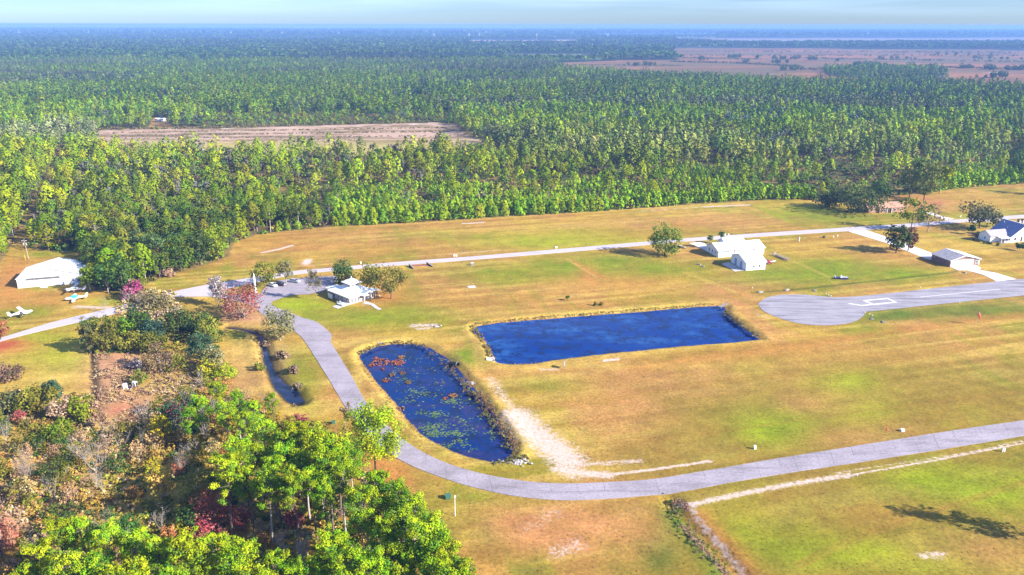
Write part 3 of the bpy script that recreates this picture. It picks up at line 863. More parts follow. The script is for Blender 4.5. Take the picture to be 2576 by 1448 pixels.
painted('runway_number', [c6(1262, 847), c6(1352, 861), c6(1606, 836), c6(1548, 807), c6(1372, 824), c6(1432, 851)], 1.05, 0.056, 'white painted number 9 on the runway end')
painted('runway_centre_line', [c6(1795, 797), c6(2392, 738)], 0.45, 0.056, 'white centre line dash on the runway')
cm = MB()
for x in (1305, 1375, 1447, 1510, 1640, 1700, 1760, 1862, 1905, 1950, 1990, 2045, 2092, 2140, 2195, 2245, 2290, 2345, 2400, 2455, 2520, 1180, 1240, 1120, 1065):
    i = int(np.argmin([abs(PXA(p[0], p[1])[0] - x) for p in mT]))
    a, b = mT[i], mB[min(i + 1, len(mB) - 1)]
    q = [a + (b - a) * t + rng.normal(0, .05, 2) for t in np.linspace(.02, rng.choice([.55, .98]), 8)]
    d = np.array([-(b - a)[1], (b - a)[0]]) / np.linalg.norm(b - a) * rng.uniform(.02, .045)
    cm.add([(p[0] - d[0], p[1] - d[1], .054) for p in q] + [(p[0] + d[0], p[1] + d[1], .054) for p in q], [(j, j + 1, 8 + j + 1, 8 + j) for j in range(7)])
i0 = 60
ctr = (mT + mB) / 2
for s0 in range(50, 155, 4):
    q = [ctr[j] + rng.normal(0, .03, 2) for j in range(s0, s0 + 4)]
    if rng.random() < .8:
        cm.add([(p[0], p[1] - .035, .0545) for p in q] + [(p[0], p[1] + .035, .0545) for p in q], [(j, j + 1, 4 + j + 1, 4 + j) for j in range(3)])
tag(cm.build('road_cracks', M['crack']), 'dark tar cracks across the curving road', kind='structure')
flat('hangar_driveway', GP([bhc(365, 682), bhc(570, 658), bhc(890, 765), bhc(1425, 955), bhc(1430, 1050), bhc(1330, 1020), bhc(860, 832)]), 0.041, M['drive'], 'white concrete driveway running to the brick hangar')
flat('hangar_apron', GP([bhc(1640, 1120), bhc(1960, 1095), bhc(2040, 1145), bhc(2010, 1165), bhc(2230, 1205), bhc(2485, 1283), bhc(2230, 1312), bhc(2185, 1285), bhc(2060, 1225), bhc(1860, 1172), bhc(1745, 1172)]), 0.041, M['drive'], 'white concrete apron from the brick hangar to the runway')
flat('house_driveway', GP([whc(868, 582), whc(1062, 566), whc(1200, 640), whc(1160, 720), whc(1110, 690)]), 0.041, M['drive'], 'short white concrete drive of the long white building')
flat('brick_house_driveway', GP([bhc(1290, 430), bhc(1340, 425), bhc(1540, 490), bhc(1705, 526), bhc(1600, 540), bhc(1530, 515)]), 0.041, M['drive'], 'white drive of the brick house')
flat('patio', GP([whc(1355, 895), whc(1468, 872), whc(1722, 994), whc(1640, 1005), whc(1520, 985)]), 0.06, M['concrete'], 'concrete patio in front of the white garage doors')
flat('garage_walk', GP([whc(1520, 992), whc(1600, 985), whc(1690, 1000), whc(1560, 1012)]), 0.05, M['concrete'], 'narrow concrete walk at the garage corner')
flat('clubhouse_walk', GP([clb(1920, 585), clb(2010, 560), clb(2130, 600), clb(2190, 650), clb(2250, 680), clb(2190, 692), clb(2130, 660), clb(2070, 615)]), 0.05, M['concrete'], 'paved walk leading from the clubhouse porch')
flat('clubhouse_pad', GP([clb(1470, 640), clb(1530, 612), clb(1640, 645), clb(1560, 675)]), 0.05, M['concrete'], 'small square concrete pad beside the clubhouse deck')
flat('hangar_pad', GP([hgc(600, 850), hgc(618, 825), hgc(730, 815), hgc(715, 850)]), 0.05, M['concrete'], 'small concrete pad in front of the big hangar door')
flat('meadow_slab', GP([c5(948, 714), c5(1005, 708), c5(1022, 726), c5(965, 732)]), 0.05, M['concrete'], 'bare concrete slab lying in the meadow')
# ------------------------------------------------------------------ foliage building blocks
def cards(P, Nn, size, k=4, jit=0.6, asp=1.0):
    """leaf cards at points P facing roughly along Nn; returns vertices and faces"""
    n = len(P)
    Nn = Nn + rng.normal(0, jit, (n, 3))
    Nn /= np.linalg.norm(Nn, axis=1)[:, None] + 1e-9
    r = rng.normal(0, 1, (n, 3))
    a = np.cross(Nn, r)
    a /= np.linalg.norm(a, axis=1)[:, None] + 1e-9
    b = np.cross(Nn, a)
    s = (np.asarray(size) * rng.uniform(.65, 1.35, n))[:, None]
    if k == 4:
        V = np.stack([P - a * s * .5, P - b * s * .5 * asp, P + a * s * .5, P + b * s * .5 * asp], 1)
    else:
        V = np.stack([P - a * s * .55 - b * s * .35, P + a * s * .55 - b * s * .35, P + b * s * .65], 1)
    return V.reshape(-1, 3), np.arange(n * k).reshape(n, k)


def sph(n):
    v = rng.normal(0, 1, (n, 3))
    return v / np.linalg.norm(v, axis=1)[:, None]


def puffs(cent, rad, per, size, k=4, flat_=.75, jit=.5, asp=1.0, cols=None, cvar=.16, up=.25):
    """clusters of leaf cards round the centres; returns V, F, colour per vertex"""
    n = len(cent)
    d = sph(n * per)
    r = np.repeat(rad, per)[:, None] * rng.uniform(.55, 1.0, (n * per, 1))
    P = np.repeat(cent, per, 0) + d * r * np.array([1, 1, flat_])
    Nn = d + np.array([0, 0, up])
    V, Fc = cards(P, Nn, size, k, jit, asp)
    base = np.repeat(cols, per, 0) * rng.uniform(1 - cvar, 1 + cvar, (n * per, 1))
    return V, Fc, np.repeat(base, k, 0)


def tubes_np(paths, n=5):
    mb = MB()
    for pts, rad in paths:
        mb.tube(pts, rad, n, 0, False)
    return np.array(mb.v), np.array(mb.f)


def pick(pal, n):
    pal = np.array(pal)
    return pal[rng.integers(0, len(pal), n)]


PINE = [(.32, .53, .018), (.23, .43, .020), (.40, .57, .018), (.17, .34, .03), (.45, .56, .02)]
PINE_F = [(.28, .37, .008), (.21, .31, .010), (.35, .40, .008), (.15, .24, .02), (.31, .33, .03), (.245, .34, .010)]


def pine(h, R, n_br, per, size, k=4, pal=PINE, low=.42, tn=6, puff=.95, lean=0.0, limbs=True, cone=False):
    """straight bole, whorled limbs that carry rounded tufts; crown on the upper part"""
    lx, ly = rng.normal(0, .02 + lean, 2)
    axis = lambda z: np.array([lx * z + .12 * math.sin(z * .5 + lx * 90), ly * z + .12 * math.sin(z * .4 + ly * 90), z])
    pts = [axis(h * t) for t in np.linspace(0, .96, 6)]
    rb = h * .0135
    paths = [(pts, [rb * 1.15, rb, rb * .85, rb * .68, rb * .45, rb * .15])]
    cen, rad, col = [], [], []
    for i in range(n_br):
        t = rng.uniform(0, 1) ** .85
        z = h * (low + (.97 - low) * t)
        prof = math.sqrt(max(0, 1 - ((t - .38) / (.66 if t > .38 else .62)) ** 2)) * .9 + .1
        if cone:
            prof = (min(1.0, t / .15) * .45 + .55) * (1 - t) ** .75 + .06
        L_ = R * prof * rng.uniform(.6, 1.1)
        ph = rng.uniform(0, 2 * PI) + i * 2.4
        d = np.array([math.cos(ph), math.sin(ph), rng.uniform(-.05, .35) + .4 * t])
        p0 = axis(z)
        p1 = p0 + d * L_
        p1[2] += .12 * L_
        if limbs and L_ > R * .4:
            paths.append(([p0, p0 + d * L_ * .5 - np.array([0, 0, .06 * L_]), p1], [rb * .28, rb * .2, rb * .08]))
        c0 = pick(pal, 1)[0] * rng.uniform(.8, 1.2)
        m = 3 if L_ > R * .55 else 2
        for j in range(m):
            f = rng.uniform(.5, 1.05)
            cen.append(p0 + (p1 - p0) * f + rng.normal(0, .28, 3) * R / 3)
            rad.append(puff * rng.uniform(.7, 1.2) * R / 3.2)
            col.append(c0 * rng.uniform(.85, 1.15))
    for j in range(3):
        cen.append(axis(h * .97) + rng.normal(0, .3, 3))
        rad.append(puff * .75 * R / 3.2)
        col.append(pick(pal, 1)[0] * 1.1)
    V, Fc, C_ = puffs(np.array(cen), np.array(rad), per, size, k, .8, .33, 1.0, np.array(col))
    bv, bf = tubes_np(paths, tn)
    return dict(leaf=(V, Fc, C_), bark=(bv, bf), h=h)


def crown(h, R, n, size, k, pal, low=.3, cone=.6, tn=3, gap=.30, bole=True):
    """one rounded or conical crown: leaf cards over an uneven surface, facing outwards, with gaps"""
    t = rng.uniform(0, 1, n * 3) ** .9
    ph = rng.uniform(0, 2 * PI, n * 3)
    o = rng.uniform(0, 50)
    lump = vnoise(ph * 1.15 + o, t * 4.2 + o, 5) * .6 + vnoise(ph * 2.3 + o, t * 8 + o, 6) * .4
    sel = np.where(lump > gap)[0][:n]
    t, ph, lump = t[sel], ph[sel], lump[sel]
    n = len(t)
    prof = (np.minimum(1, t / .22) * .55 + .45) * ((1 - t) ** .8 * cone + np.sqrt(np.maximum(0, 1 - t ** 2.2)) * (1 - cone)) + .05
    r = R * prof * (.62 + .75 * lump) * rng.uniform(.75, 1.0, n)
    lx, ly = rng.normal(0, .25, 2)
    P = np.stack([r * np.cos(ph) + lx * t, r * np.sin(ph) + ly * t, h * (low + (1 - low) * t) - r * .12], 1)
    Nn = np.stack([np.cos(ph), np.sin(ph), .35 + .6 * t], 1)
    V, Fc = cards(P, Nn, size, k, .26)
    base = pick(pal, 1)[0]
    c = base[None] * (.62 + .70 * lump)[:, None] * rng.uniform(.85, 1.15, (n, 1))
    bv, bf = tubes_np([([(0, 0, 0), (lx * .4, ly * .4, h * .5), (lx, ly, h * .92)], [h * .013, h * .010, h * .003])], tn)
    return dict(leaf=(V, Fc, np.repeat(c, k, 0)), bark=(bv, bf), h=h)


def broad(h, R, n_cl, per, size, k=4, pal=((.08, .13, .025),), low=.22, shape=1.0, fl=.85, tn=6, clr=None, limbs=6, gap=0.0):
    """spreading crown of clumps on a forked trunk"""
    paths = [([(0, 0, 0), (rng.normal(0, .1), rng.normal(0, .1), h * low), (rng.normal(0, .3), rng.normal(0, .3), h * .55)], [h * .022, h * .018, h * .010])]
    cen, rad, col = [], [], []
    zc, hz = h * (low + 1) / 2, h * (1 - low) / 2
    for i in range(n_cl):
        d = sph(1)[0]
        rr = rng.uniform(.35, 1.0) ** .6
        z = d[2] * rr
        if gap and rng.random() < gap:
            continue
        w = math.sqrt(max(.05, 1 - abs(z) ** 2)) if shape == 1 else max(.12, (1 - (z + 1) / 2) ** .7 * 1.25)
        hor = np.array([d[0], d[1]]) / (np.hypot(d[0], d[1]) + 1e-6) * rng.uniform(.15, .95) ** .6 * R * w
        c = np.array([hor[0], hor[1], zc + z * hz * .9])
        cen.append(c)
        rad.append((clr or R * .34) * rng.uniform(.7, 1.25))
        col.append(pick(pal, 1)[0] * rng.uniform(.78, 1.22))
    for j in range(limbs):
        c = cen[j % len(cen)]
        paths.append(([(0, 0, h * low * rng.uniform(.7, 1.2)), (c[0] * .5, c[1] * .5, (c[2] + h * low) * .5), tuple(c)], [h * .010, h * .007, h * .002]))
    V, Fc, C_ = puffs(np.array(cen), np.array(rad), per, size, k, fl, .42, 1.0, np.array(col), .2)
    bv, bf = tubes_np(paths, tn)
    return dict(leaf=(V, Fc, C_), bark=(bv, bf), h=h)


def bare(h, spread, n=9, twigs=5, leafpal=None, per=0, size=.3, tn=4, multi=1):
    """leafless tree or brush: forking pale stems, a few leaves if a palette is given"""
    paths, tips = [], []
    for s in range(multi):
        ph = rng.uniform(0, 2 * PI)
        ln = rng.uniform(.0, .5) if multi > 1 else .05
        d = np.array([math.cos(ph) * ln, math.sin(ph) * ln, 1.0])
        hh = h * rng.uniform(.7, 1)
        p1, p2 = d * hh * .5, d * hh + np.array([rng.normal(0, .1) * spread, rng.normal(0, .1) * spread, 0])
        r0 = h * .011 / math.sqrt(multi) + .02
        paths.append(([(0, 0, 0), tuple(p1), tuple(p2)], [r0, r0 * .65, r0 * .15]))
        for i in range(n):
            t = rng.uniform(.25, .95)
            b0 = p1 * (t / .5) if t < .5 else p1 + (p2 - p1) * (t - .5) / .5
            a = rng.uniform(0, 2 * PI)
            L_ = spread * rng.uniform(.5, 1.0) * (1.15 - t * .7)
            e = b0 + np.array([math.cos(a) * L_, math.sin(a) * L_, L_ * rng.uniform(.5, 1.3)])
            e[2] = min(e[2], h * 1.05)
            mid = (b0 + e) / 2 + rng.normal(0, .1, 3) * L_
            paths.append(([tuple(b0), tuple(mid), tuple(e)], [r0 * .45, r0 * .32, r0 * .1]))
            for q in range(twigs):
                f = rng.uniform(.3, 1)
                t0 = b0 + (e - b0) * f
                t1 = t0 + (sph(1)[0] * .6 + np.array([0, 0, .5])) * L_ * .45
                paths.append(([tuple(t0), tuple(t1)], [r0 * .22, r0 * .07]))
                tips.append(t1)
    bv, bf = tubes_np([p for p in paths], tn)
    if leafpal is not None and per:
        cen = np.array(tips)
        V, Fc, C_ = puffs(cen, np.full(len(cen), spread * .16 + .12), per, size, 4, .8, .9, 1.0, pick(leafpal, len(cen)), .25)
        return dict(leaf=(V, Fc, C_), bark=(bv, bf), h=h)
    return dict(leaf=None, bark=(bv, bf), h=h)


def shrub(h, R, n_cl, per, size, pal, fl=.85):
    cen, rad, col = [], [], []
    for i in range(n_cl):
        a, r = rng.uniform(0, 2 * PI), math.sqrt(rng.uniform(0, 1))
        z = h * (1 - .75 * r * r) * rng.uniform(.25, .85)
        cen.append((R * .8 * r * math.cos(a), R * .8 * r * math.sin(a), z))
        rad.append(rng.uniform(.25, .42) * min(R, h))
        col.append(pick(pal, 1)[0] * rng.uniform(.75, 1.25))
    V, Fc, C_ = puffs(np.array(cen), np.array(rad), per, size, 4, fl, .5, 1.0, np.array(col), .22)
    V[:, 2] = np.maximum(V[:, 2], .02)
    st = [([(0, 0, 0), (c[0] * .6, c[1] * .6, c[2] * .7)], [.05, .015]) for c in cen[:6]]
    return dict(leaf=(V, Fc, C_), bark=tubes_np(st, 3), h=h)


def proto_mesh(name, p, bark='bark'):
    """(trunk mesh, crown mesh)"""
    bv, bf = p['bark']
    tm = np_mesh(name + '_trunk', bv, [(bf, 0)], [M[bark]])
    cmsh = None
    if p['leaf']:
        V, Fc, C_ = p['leaf']
        cmsh = np_mesh(name + '_crown', V, [(Fc, 0)], [M['leaf']], C_)
    return tm, cmsh


def one_mesh(name, p, bark='bark'):
    bv, bf = p['bark']
    V, Fc, C_ = p['leaf']
    return np_mesh(name, np.concatenate([V, bv]), [(Fc, 0), (bf + len(V), 1)], [M['leaf'], M[bark]], np.concatenate([C_, np.full((len(bv), 3), .2)]))


def plant(name, meshes, loc, s=1.0, rz=None, label='', cat='tree', group=None, crown='crown', trunk='trunk', sz=None):
    rz = rng.uniform(0, 2 * PI) if rz is None else rz
    r = thing(name, label, cat, loc, rz, group, s)
    if sz:
        r.scale = (s, s, s * sz)
    link_mesh(trunk, meshes[0], r)
    if meshes[1]:
        link_mesh(crown, meshes[1], r)
    return r


def at(x, y):
    p = G(x, y)
    p[2] = float(ground_z(p[:1], p[1:2])[0]) - .05
    return p


def height_to(xb, yb, yt):
    b = G(xb, yb)
    lo, hi = 0.0, 60.0
    for _ in range(40):
        m = (lo + hi) / 2
        if PXA(b[0], b[1], m)[1] > yt:
            lo = m
        else:
            hi = m
    return lo


# ------------------------------------------------------------------ the forest
BRD = [(.105, .185, .028), (.13, .21, .022), (.085, .155, .036), (.165, .215, .022)]
BRD_OL = [(.21, .20, .035), (.17, .18, .035), (.24, .20, .05)]
OAK_D = [(.105, .165, .06), (.13, .19, .06), (.15, .21, .06)]
YPINE = [(.27, .45, .018), (.33, .48, .018), (.20, .37, .025), (.38, .46, .025)]
GREYB = [(.16, .14, .12), (.13, .13, .09), (.19, .17, .15)]

# individuals in the forest front share a few meshes
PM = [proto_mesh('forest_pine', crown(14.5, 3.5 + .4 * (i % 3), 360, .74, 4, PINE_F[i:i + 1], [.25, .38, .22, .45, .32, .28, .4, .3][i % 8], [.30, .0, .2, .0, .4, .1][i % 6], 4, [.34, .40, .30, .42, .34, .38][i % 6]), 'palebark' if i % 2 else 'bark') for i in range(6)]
BM_ = [proto_mesh('forest_broadleaf', broad(12, 4.4, 34, 18, .72, pal=[BRD, BRD, OAK_D, BRD_OL, BRD][i], low=.14, tn=4)) for i in range(5)]
YM = [one_mesh('young_pine', crown(6.2, 2.3, 200, .6, 4, YPINE[i:i + 1], .02, .5, 3, .30)) for i in range(4)]
SN = [proto_mesh('dead_snag', bare(15, 2.2, 7, 1, tn=4), 'palebark') for i in range(3)]


def scatter(y0, y1, sp0, sp1, wmul=.74):
    """jittered points in the strip of land between two distances"""
    out = []
    y = y0
    while y < y1:
        t = (y - y0) / (y1 - y0)
        sp = sp0 + (sp1 - sp0) * t
        half = y * wmul + 30
        n = int(2 * half / sp)
        X = np.linspace(-half, half, n) + rng.uniform(-.6, .6, n) * sp
        Y = y + rng.uniform(-.6, .6, n) * sp
        out.append(np.stack([X, Y], 1))
        y += sp
    P = np.concatenate(out)
    return P[forest_mask(P[:, 0], P[:, 1])]


A = scatter(285, 1000, 4.9, 6.6)
px, py = PXA(A[:, 0], A[:, 1])
gap = fbm(A[:, 0] / 38, A[:, 1] / 38, 61)
gap2 = fbm(A[:, 0] / 15, A[:, 1] / 15, 62)
edge_y = np.interp(px, EDGE[:, 0], EDGE[:, 1])
below = edge_y - py
open_zone = (px > 430) & (px < 2576) & (below < 95 + 50 * (gap - .5)) & (px + 2.2 * (below - 60) > 700)   # thin stand over scrub and young pines
grove = (px > 205) & (px < 600) & (below < 115)
scrub = inside(px, py, SCRUB)
dens = np.where(open_zone, .13, np.where(scrub, .10, .94)) * np.where(gap2 < .38, .22, 1.0)
dens = dens * np.where((px > 480) & (py > 400) & ~open_zone & (gap < .47), .5, 1.0)
dens = np.where((px > 150) & (px < 1150) & (py > 440) & (py < 500) & (gap > .45), dens * .45, dens)
keep = rng.random(len(A)) < dens
kindb = rng.random(len(A)) < np.where(grove, .72, np.where(open_zone, .16, .13 + .5 * (fbm(A[:, 0] / 90, A[:, 1] / 90, 63) > .58)))
yp_zone = open_zone & (below < 34) & (px > 860) & ~((px > 2040) & (px < 2330))
A_tree = A[keep & ~(yp_zone & (below < 14))]
A_b = kindb[keep & ~(yp_zone & (below < 14))]
# young pines: rows along the edge, thinner behind
Yp = []
for q in scatter(330, 760, 3.1, 3.4, .72):
    x_, y_ = PXA(q[0], q[1])
    bl_ = np.interp(x_, EDGE[:, 0], EDGE[:, 1]) - y_
    nz_ = fbm(np.array([q[0] / 30]), np.array([q[1] / 30]), 71)[0]
    if x_ > 840 and not 2045 < x_ < 2320 and (bl_ < 16 or (bl_ < 92 and nz_ > .44 and rng.random() < .75)) and rng.random() < .9:
        Yp.append((q[0], q[1], 1.25 if bl_ < 16 else rng.uniform(.6, 1.15)))
    elif 600 < x_ <= 840 and bl_ < 10 and rng.random() < .35:
        Yp.append((q[0], q[1], .7))
Yp = np.array(Yp)


def zone(x, y, what):
    if x < 70:
        return what + ' at the forest edge beyond the dirt track'
    if x < 215:
        return what + ' in the wood between dirt track and white hangar'
    if x < 620:
        return what + ' in the wood behind the white hangar and flag pillar'
    if x < 1050:
        return what + ' in the forest front behind the clubhouse meadow'
    if x < 1650:
        return what + ' in the forest front across from the long pond'
    if x < 2050:
        return what + ' in the forest front behind the lone roadside pine'
    return what + ' in the forest behind the brick house'


def inview(P, h):
    x, y = PXA(P[:, 0], P[:, 1])
    x2, y2 = PXA(P[:, 0], P[:, 1], h)
    return (x > -15) & (x < W + 15)


def nearest(P, n, h):
    d = np.hypot(P[:, 0], P[:, 1])
    d = np.where(inview(P, h), d, 1e9)
    o = np.argsort(d)[:n]
    m = np.zeros(len(P), bool)
    m[o[d[o] < 1e8]] = True
    return m


pines_P, broad_P = A_tree[~A_b], A_tree[A_b]
mp_, mb2, my = nearest(pines_P, 215, 18), nearest(broad_P, 150, 12), nearest(Yp, 300, 6)
for q in pines_P[mp_]:
    x, y = PXA(q[0], q[1])
    tall = rng.random() < .5
    plant('pine_tree', PM[rng.integers(6)], (q[0], q[1], 0), rng.uniform(.9, 1.3) if tall else rng.uniform(.6, .95), sz=rng.uniform(.72, 1.05), label=zone(x, y, 'tall green pine' if tall else 'shorter green pine'), cat='pine', group=zone(x, y, 'tall pines' if tall else 'shorter pines'))
for q in broad_P[mb2]:
    x, y = PXA(q[0], q[1])
    i = rng.integers(5)
    plant('broadleaf_tree', BM_[i], (q[0], q[1], 0), rng.uniform(.6, 1.15), label=zone(x, y, 'olive leafy tree' if i == 3 else 'dark green leafy tree'), cat='tree', group=zone(x, y, 'olive leafy trees' if i == 3 else 'dark leafy trees'))
for q in Yp[my]:
    x, y = PXA(q[0], q[1])
    o = link_mesh('young_pine', YM[rng.integers(4)], None, (q[0], q[1], 0))
    s = q[2] * rng.uniform(.75, 1.15)
    o.scale = (s, s, s * rng.uniform(.85, 1.15))
    o.rotation_euler = (0, 0, rng.uniform(0, 6.28))
    tag(o, zone(x, y, 'low bright green young pine'), 'young pine', zone(x, y, 'young pines'))
for (x, y, s) in ((470, 470, 1.0), (495, 462, 1.1), (640, 455, 1.2), (385, 538, .9), (423, 535, 1.0), (755, 470, .9), (328, 515, .8), (1060, 475, .9), (1475, 470, .8), (1560, 440, 1.0), (1040, 545, .7), (560, 470, .9)):
    plant('dead_snag', SN[rng.integers(3)], at(x, y), s, label='pale bare dead trunk standing among the forest pines', cat='dead tree', group='dead trunks among the pines', crown='crown')


def mass(name, label, sets, dim=1.0, hue=None):
    """sets: (prototypes, positions, scales, palette factor, k); everything of one sort far off is one object"""
    Vs, Ft, Fb, Cs, off = [], [], [], [], 0
    for protos, P, S_, var in sets:
        if not len(P):
            continue
        which = rng.integers(0, len(protos), len(P))
        for i, p in enumerate(protos):
            sel = which == i
            n = int(sel.sum())
            if not n:
                continue
            V, Fc, C_ = p['leaf']
            nb = 0
            if p.get('bark') is not None:
                bv, bf = p['bark']
                nb = len(bv)
                V0 = np.concatenate([V, bv])
                C0 = np.concatenate([C_, np.tile((.30, .25, .22), (nb, 1))])
            else:
                V0, C0 = V, C_
            a = rng.uniform(0, 2 * PI, n)
            s = S_[sel][:, None]
            ca, sa = np.cos(a)[:, None], np.sin(a)[:, None]
            X = (V0[None, :, 0] * ca - V0[None, :, 1] * sa) * s + P[sel][:, 0:1]
            Y = (V0[None, :, 0] * sa + V0[None, :, 1] * ca) * s + P[sel][:, 1:2]
            Z = V0[None, :, 2] * s * rng.uniform(.85, 1.15, (n, 1))
            Vs.append(np.stack([X, Y, Z], -1).reshape(-1, 3))
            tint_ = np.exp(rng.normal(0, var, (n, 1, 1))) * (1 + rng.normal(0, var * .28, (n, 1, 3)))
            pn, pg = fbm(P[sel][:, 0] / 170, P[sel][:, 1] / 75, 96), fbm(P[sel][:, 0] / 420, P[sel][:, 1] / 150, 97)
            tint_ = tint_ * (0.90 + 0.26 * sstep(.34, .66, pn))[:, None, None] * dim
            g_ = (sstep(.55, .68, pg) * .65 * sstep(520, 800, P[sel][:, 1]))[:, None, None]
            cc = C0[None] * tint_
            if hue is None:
                haze_f = sstep(560, 1000, P[sel][:, 1])[:, None, None] * (name == 'pine_forest')
                cc = cc * (1 - haze_f + haze_f * np.array([.74, .92, 1.5]))  # distance haze tinted into the tree colours, bluer farther back
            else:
                cc = cc * np.array(hue)  # haze tint multiplied into the leaf colour
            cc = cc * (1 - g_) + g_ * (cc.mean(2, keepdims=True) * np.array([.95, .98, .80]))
            Cs.append(np.clip(cc, 0.01, .8).reshape(-1, 3))
            o_ = off + np.arange(n)[:, None, None] * len(V0)
            Ft.append((Fc[None] + o_).reshape(-1, Fc.shape[1]))
            if nb:
                Fb.append((bf[None] + o_ + len(V)).reshape(-1, bf.shape[1]))
            off += n * len(V0)
    faces = [(f, 0) for f in Ft] + [(f, 1) for f in Fb]
    me = np_mesh(name, np.concatenate(Vs), faces, [M['mass'], M['bark']], np.concatenate(Cs), True)
    return tag(link_mesh(name, me), label, kind='stuff')


def strip_bark(p):
    """only the trunk"""
    return p


def far_pine(per, n_br, size, h=14.5, R=3.0, tn=3, low=.45, pal=PINE_F):
    p = crown(h, R, int(n_br * per), size, 3, pal, low, rng.uniform(.0, .35), tn, rng.uniform(.28, .42))
    p['bark'] = (p['bark'][0], p['bark'][1])
    return p


def far_broad(n_cl, per, size, pal=BRD, h=12, R=4.4):
    p = broad(h, R, n_cl, per, size, 3, pal, .12, limbs=0, tn=3)
    return p


B1q = [far_pine(10, 8, 1.25, R=3.2 + .2 * i, low=rng.uniform(.2, .42), pal=PINE_F[i:i + 1]) for i in range(6)]
B1p, B1b = [far_pine(14, 10, .95, R=3.2 + .22 * i, low=rng.uniform(.22, .45), pal=PINE_F[i:i + 1]) for i in range(6)], [far_broad(16, 6, 1.1, R=3.6, pal=[BRD, OAK_D, BRD_OL, GREYB][i]) for i in range(4)]
B1y = [crown(6, 2.1, 60, .85, 3, YPINE[i:i + 1], .04, .5, 3, .28) for i in range(3)]
rest = pines_P[~mp_]
sz_ = .62 + .62 * fbm(rest[:, 0] / 34, rest[:, 1] / 34, 101, 3)
sz_ = .45 + (sz_ - .62) * 1.5
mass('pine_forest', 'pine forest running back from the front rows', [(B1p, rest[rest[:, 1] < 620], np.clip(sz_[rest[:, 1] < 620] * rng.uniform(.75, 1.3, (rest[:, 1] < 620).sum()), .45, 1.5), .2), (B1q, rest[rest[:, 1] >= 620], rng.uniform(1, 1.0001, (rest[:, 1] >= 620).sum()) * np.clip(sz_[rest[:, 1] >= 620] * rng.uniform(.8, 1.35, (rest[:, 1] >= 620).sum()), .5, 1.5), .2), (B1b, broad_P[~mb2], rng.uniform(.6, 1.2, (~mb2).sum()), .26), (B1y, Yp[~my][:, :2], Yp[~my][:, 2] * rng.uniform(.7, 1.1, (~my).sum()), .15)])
B = scatter(1000, 2400, 6.2, 9.5, .72)
gb = fbm(B[:, 0] / 130, B[:, 1] / 90, 66)

B = B[(rng.random(len(B)) < np.where(gb < .36, .4, .95))]
kb = (rng.random(len(B)) < .12 + .55 * (fbm(B[:, 0] / 150, B[:, 1] / 150, 64) > .55))
B2p, B2b = [far_pine(7, 5, 1.7, R=3.7, low=.15, pal=PINE_F[i:i + 1]) for i in range(6)], [far_broad(7, 4, 2.0, R=3.6, pal=[BRD, OAK_D, GREYB][i % 3]) for i in range(4)]
mass('distant_forest', 'forest in the middle distance coloured blue green for haze', [(B2p, B[~kb], rng.uniform(.7, 1.25, (~kb).sum()), .28), (B2b, B[kb], rng.uniform(.7, 1.2, kb.sum()), .28)], .68, (.76, .94, 1.4))  # colour dimmed for missing self-shade and tinted blue for haze
Cc = scatter(2400, 7500, 11.5, 28, .72)
gc = fbm(Cc[:, 0] / 500, Cc[:, 1] / 250, 67)
Cc = Cc[rng.random(len(Cc)) < np.where(gc < .4, .35, .95)]
Cd = scatter(7500, 15500, 50, 85, .72)
Cd = Cd[rng.random(len(Cd)) < np.where(fbm(Cd[:, 0] / 1700, Cd[:, 1] / 700, 34) > .57, .15, .95)]
def blob(k_):
    d = sph(7)
    d[:, 2] = np.abs(d[:, 2])
    V, Fc = cards(d * np.array([5.5, 5.5, 4.0]) + np.array([0, 0, 9]), d, 6.0, 3, .6)
    return dict(leaf=(V, Fc, np.repeat(pick(PINE_F + BRD, 7), 3, 0) * .8), bark=None)
mass('horizon_forest', 'hazy blue forest reaching the horizon', [([blob(i) for i in range(6)], Cc, np.interp(np.hypot(Cc[:, 0], Cc[:, 1]), [2400, 7500], [.95, 1.7]) * rng.uniform(.75, 1.25, len(Cc)), .3), ([blob(i) for i in range(6)], Cd, rng.uniform(2.0, 3.4, len(Cd)), .3)], .66, (.72, .92, 1.5))  # self-shade and blue haze both put into the tree colour here
# scrub under the open stands
U_ = scatter(300, 1350, 4.2, 7.0)
ux, uy = PXA(U_[:, 0], U_[:, 1])
ub = np.interp(ux, EDGE[:, 0], EDGE[:, 1]) - uy
un = fbm(U_[:, 0] / 22, U_[:, 1] / 22, 73)
U_ = U_[(rng.random(len(U_)) < np.where(ub < 150, .6, np.where(inside(ux, uy, SCRUB), .98, np.where(U_[:, 1] < 800, .5, 0))) * (un > .30))]
SB = [shrub(2.6, 2.0, 7, 5, .95, p_) for p_ in (BRD, YPINE, BRD_OL, [(.20, .13, .07), (.16, .12, .06)], BRD)]
for p_ in SB:
    V_, F_, C_ = p_['leaf']
    p_['leaf'] = (V_, F_, C_)
mass('forest_scrub', 'low green and brown scrub under the open pine stand', [(SB, U_, rng.uniform(.6, 1.5, len(U_)), .2)], 1.2)
YM2 = [one_mesh('marsh_tree', broad(13, 4.6, 30, 12, 1.3, pal=OAK_D, low=.1, tn=4)) for i in range(2)]
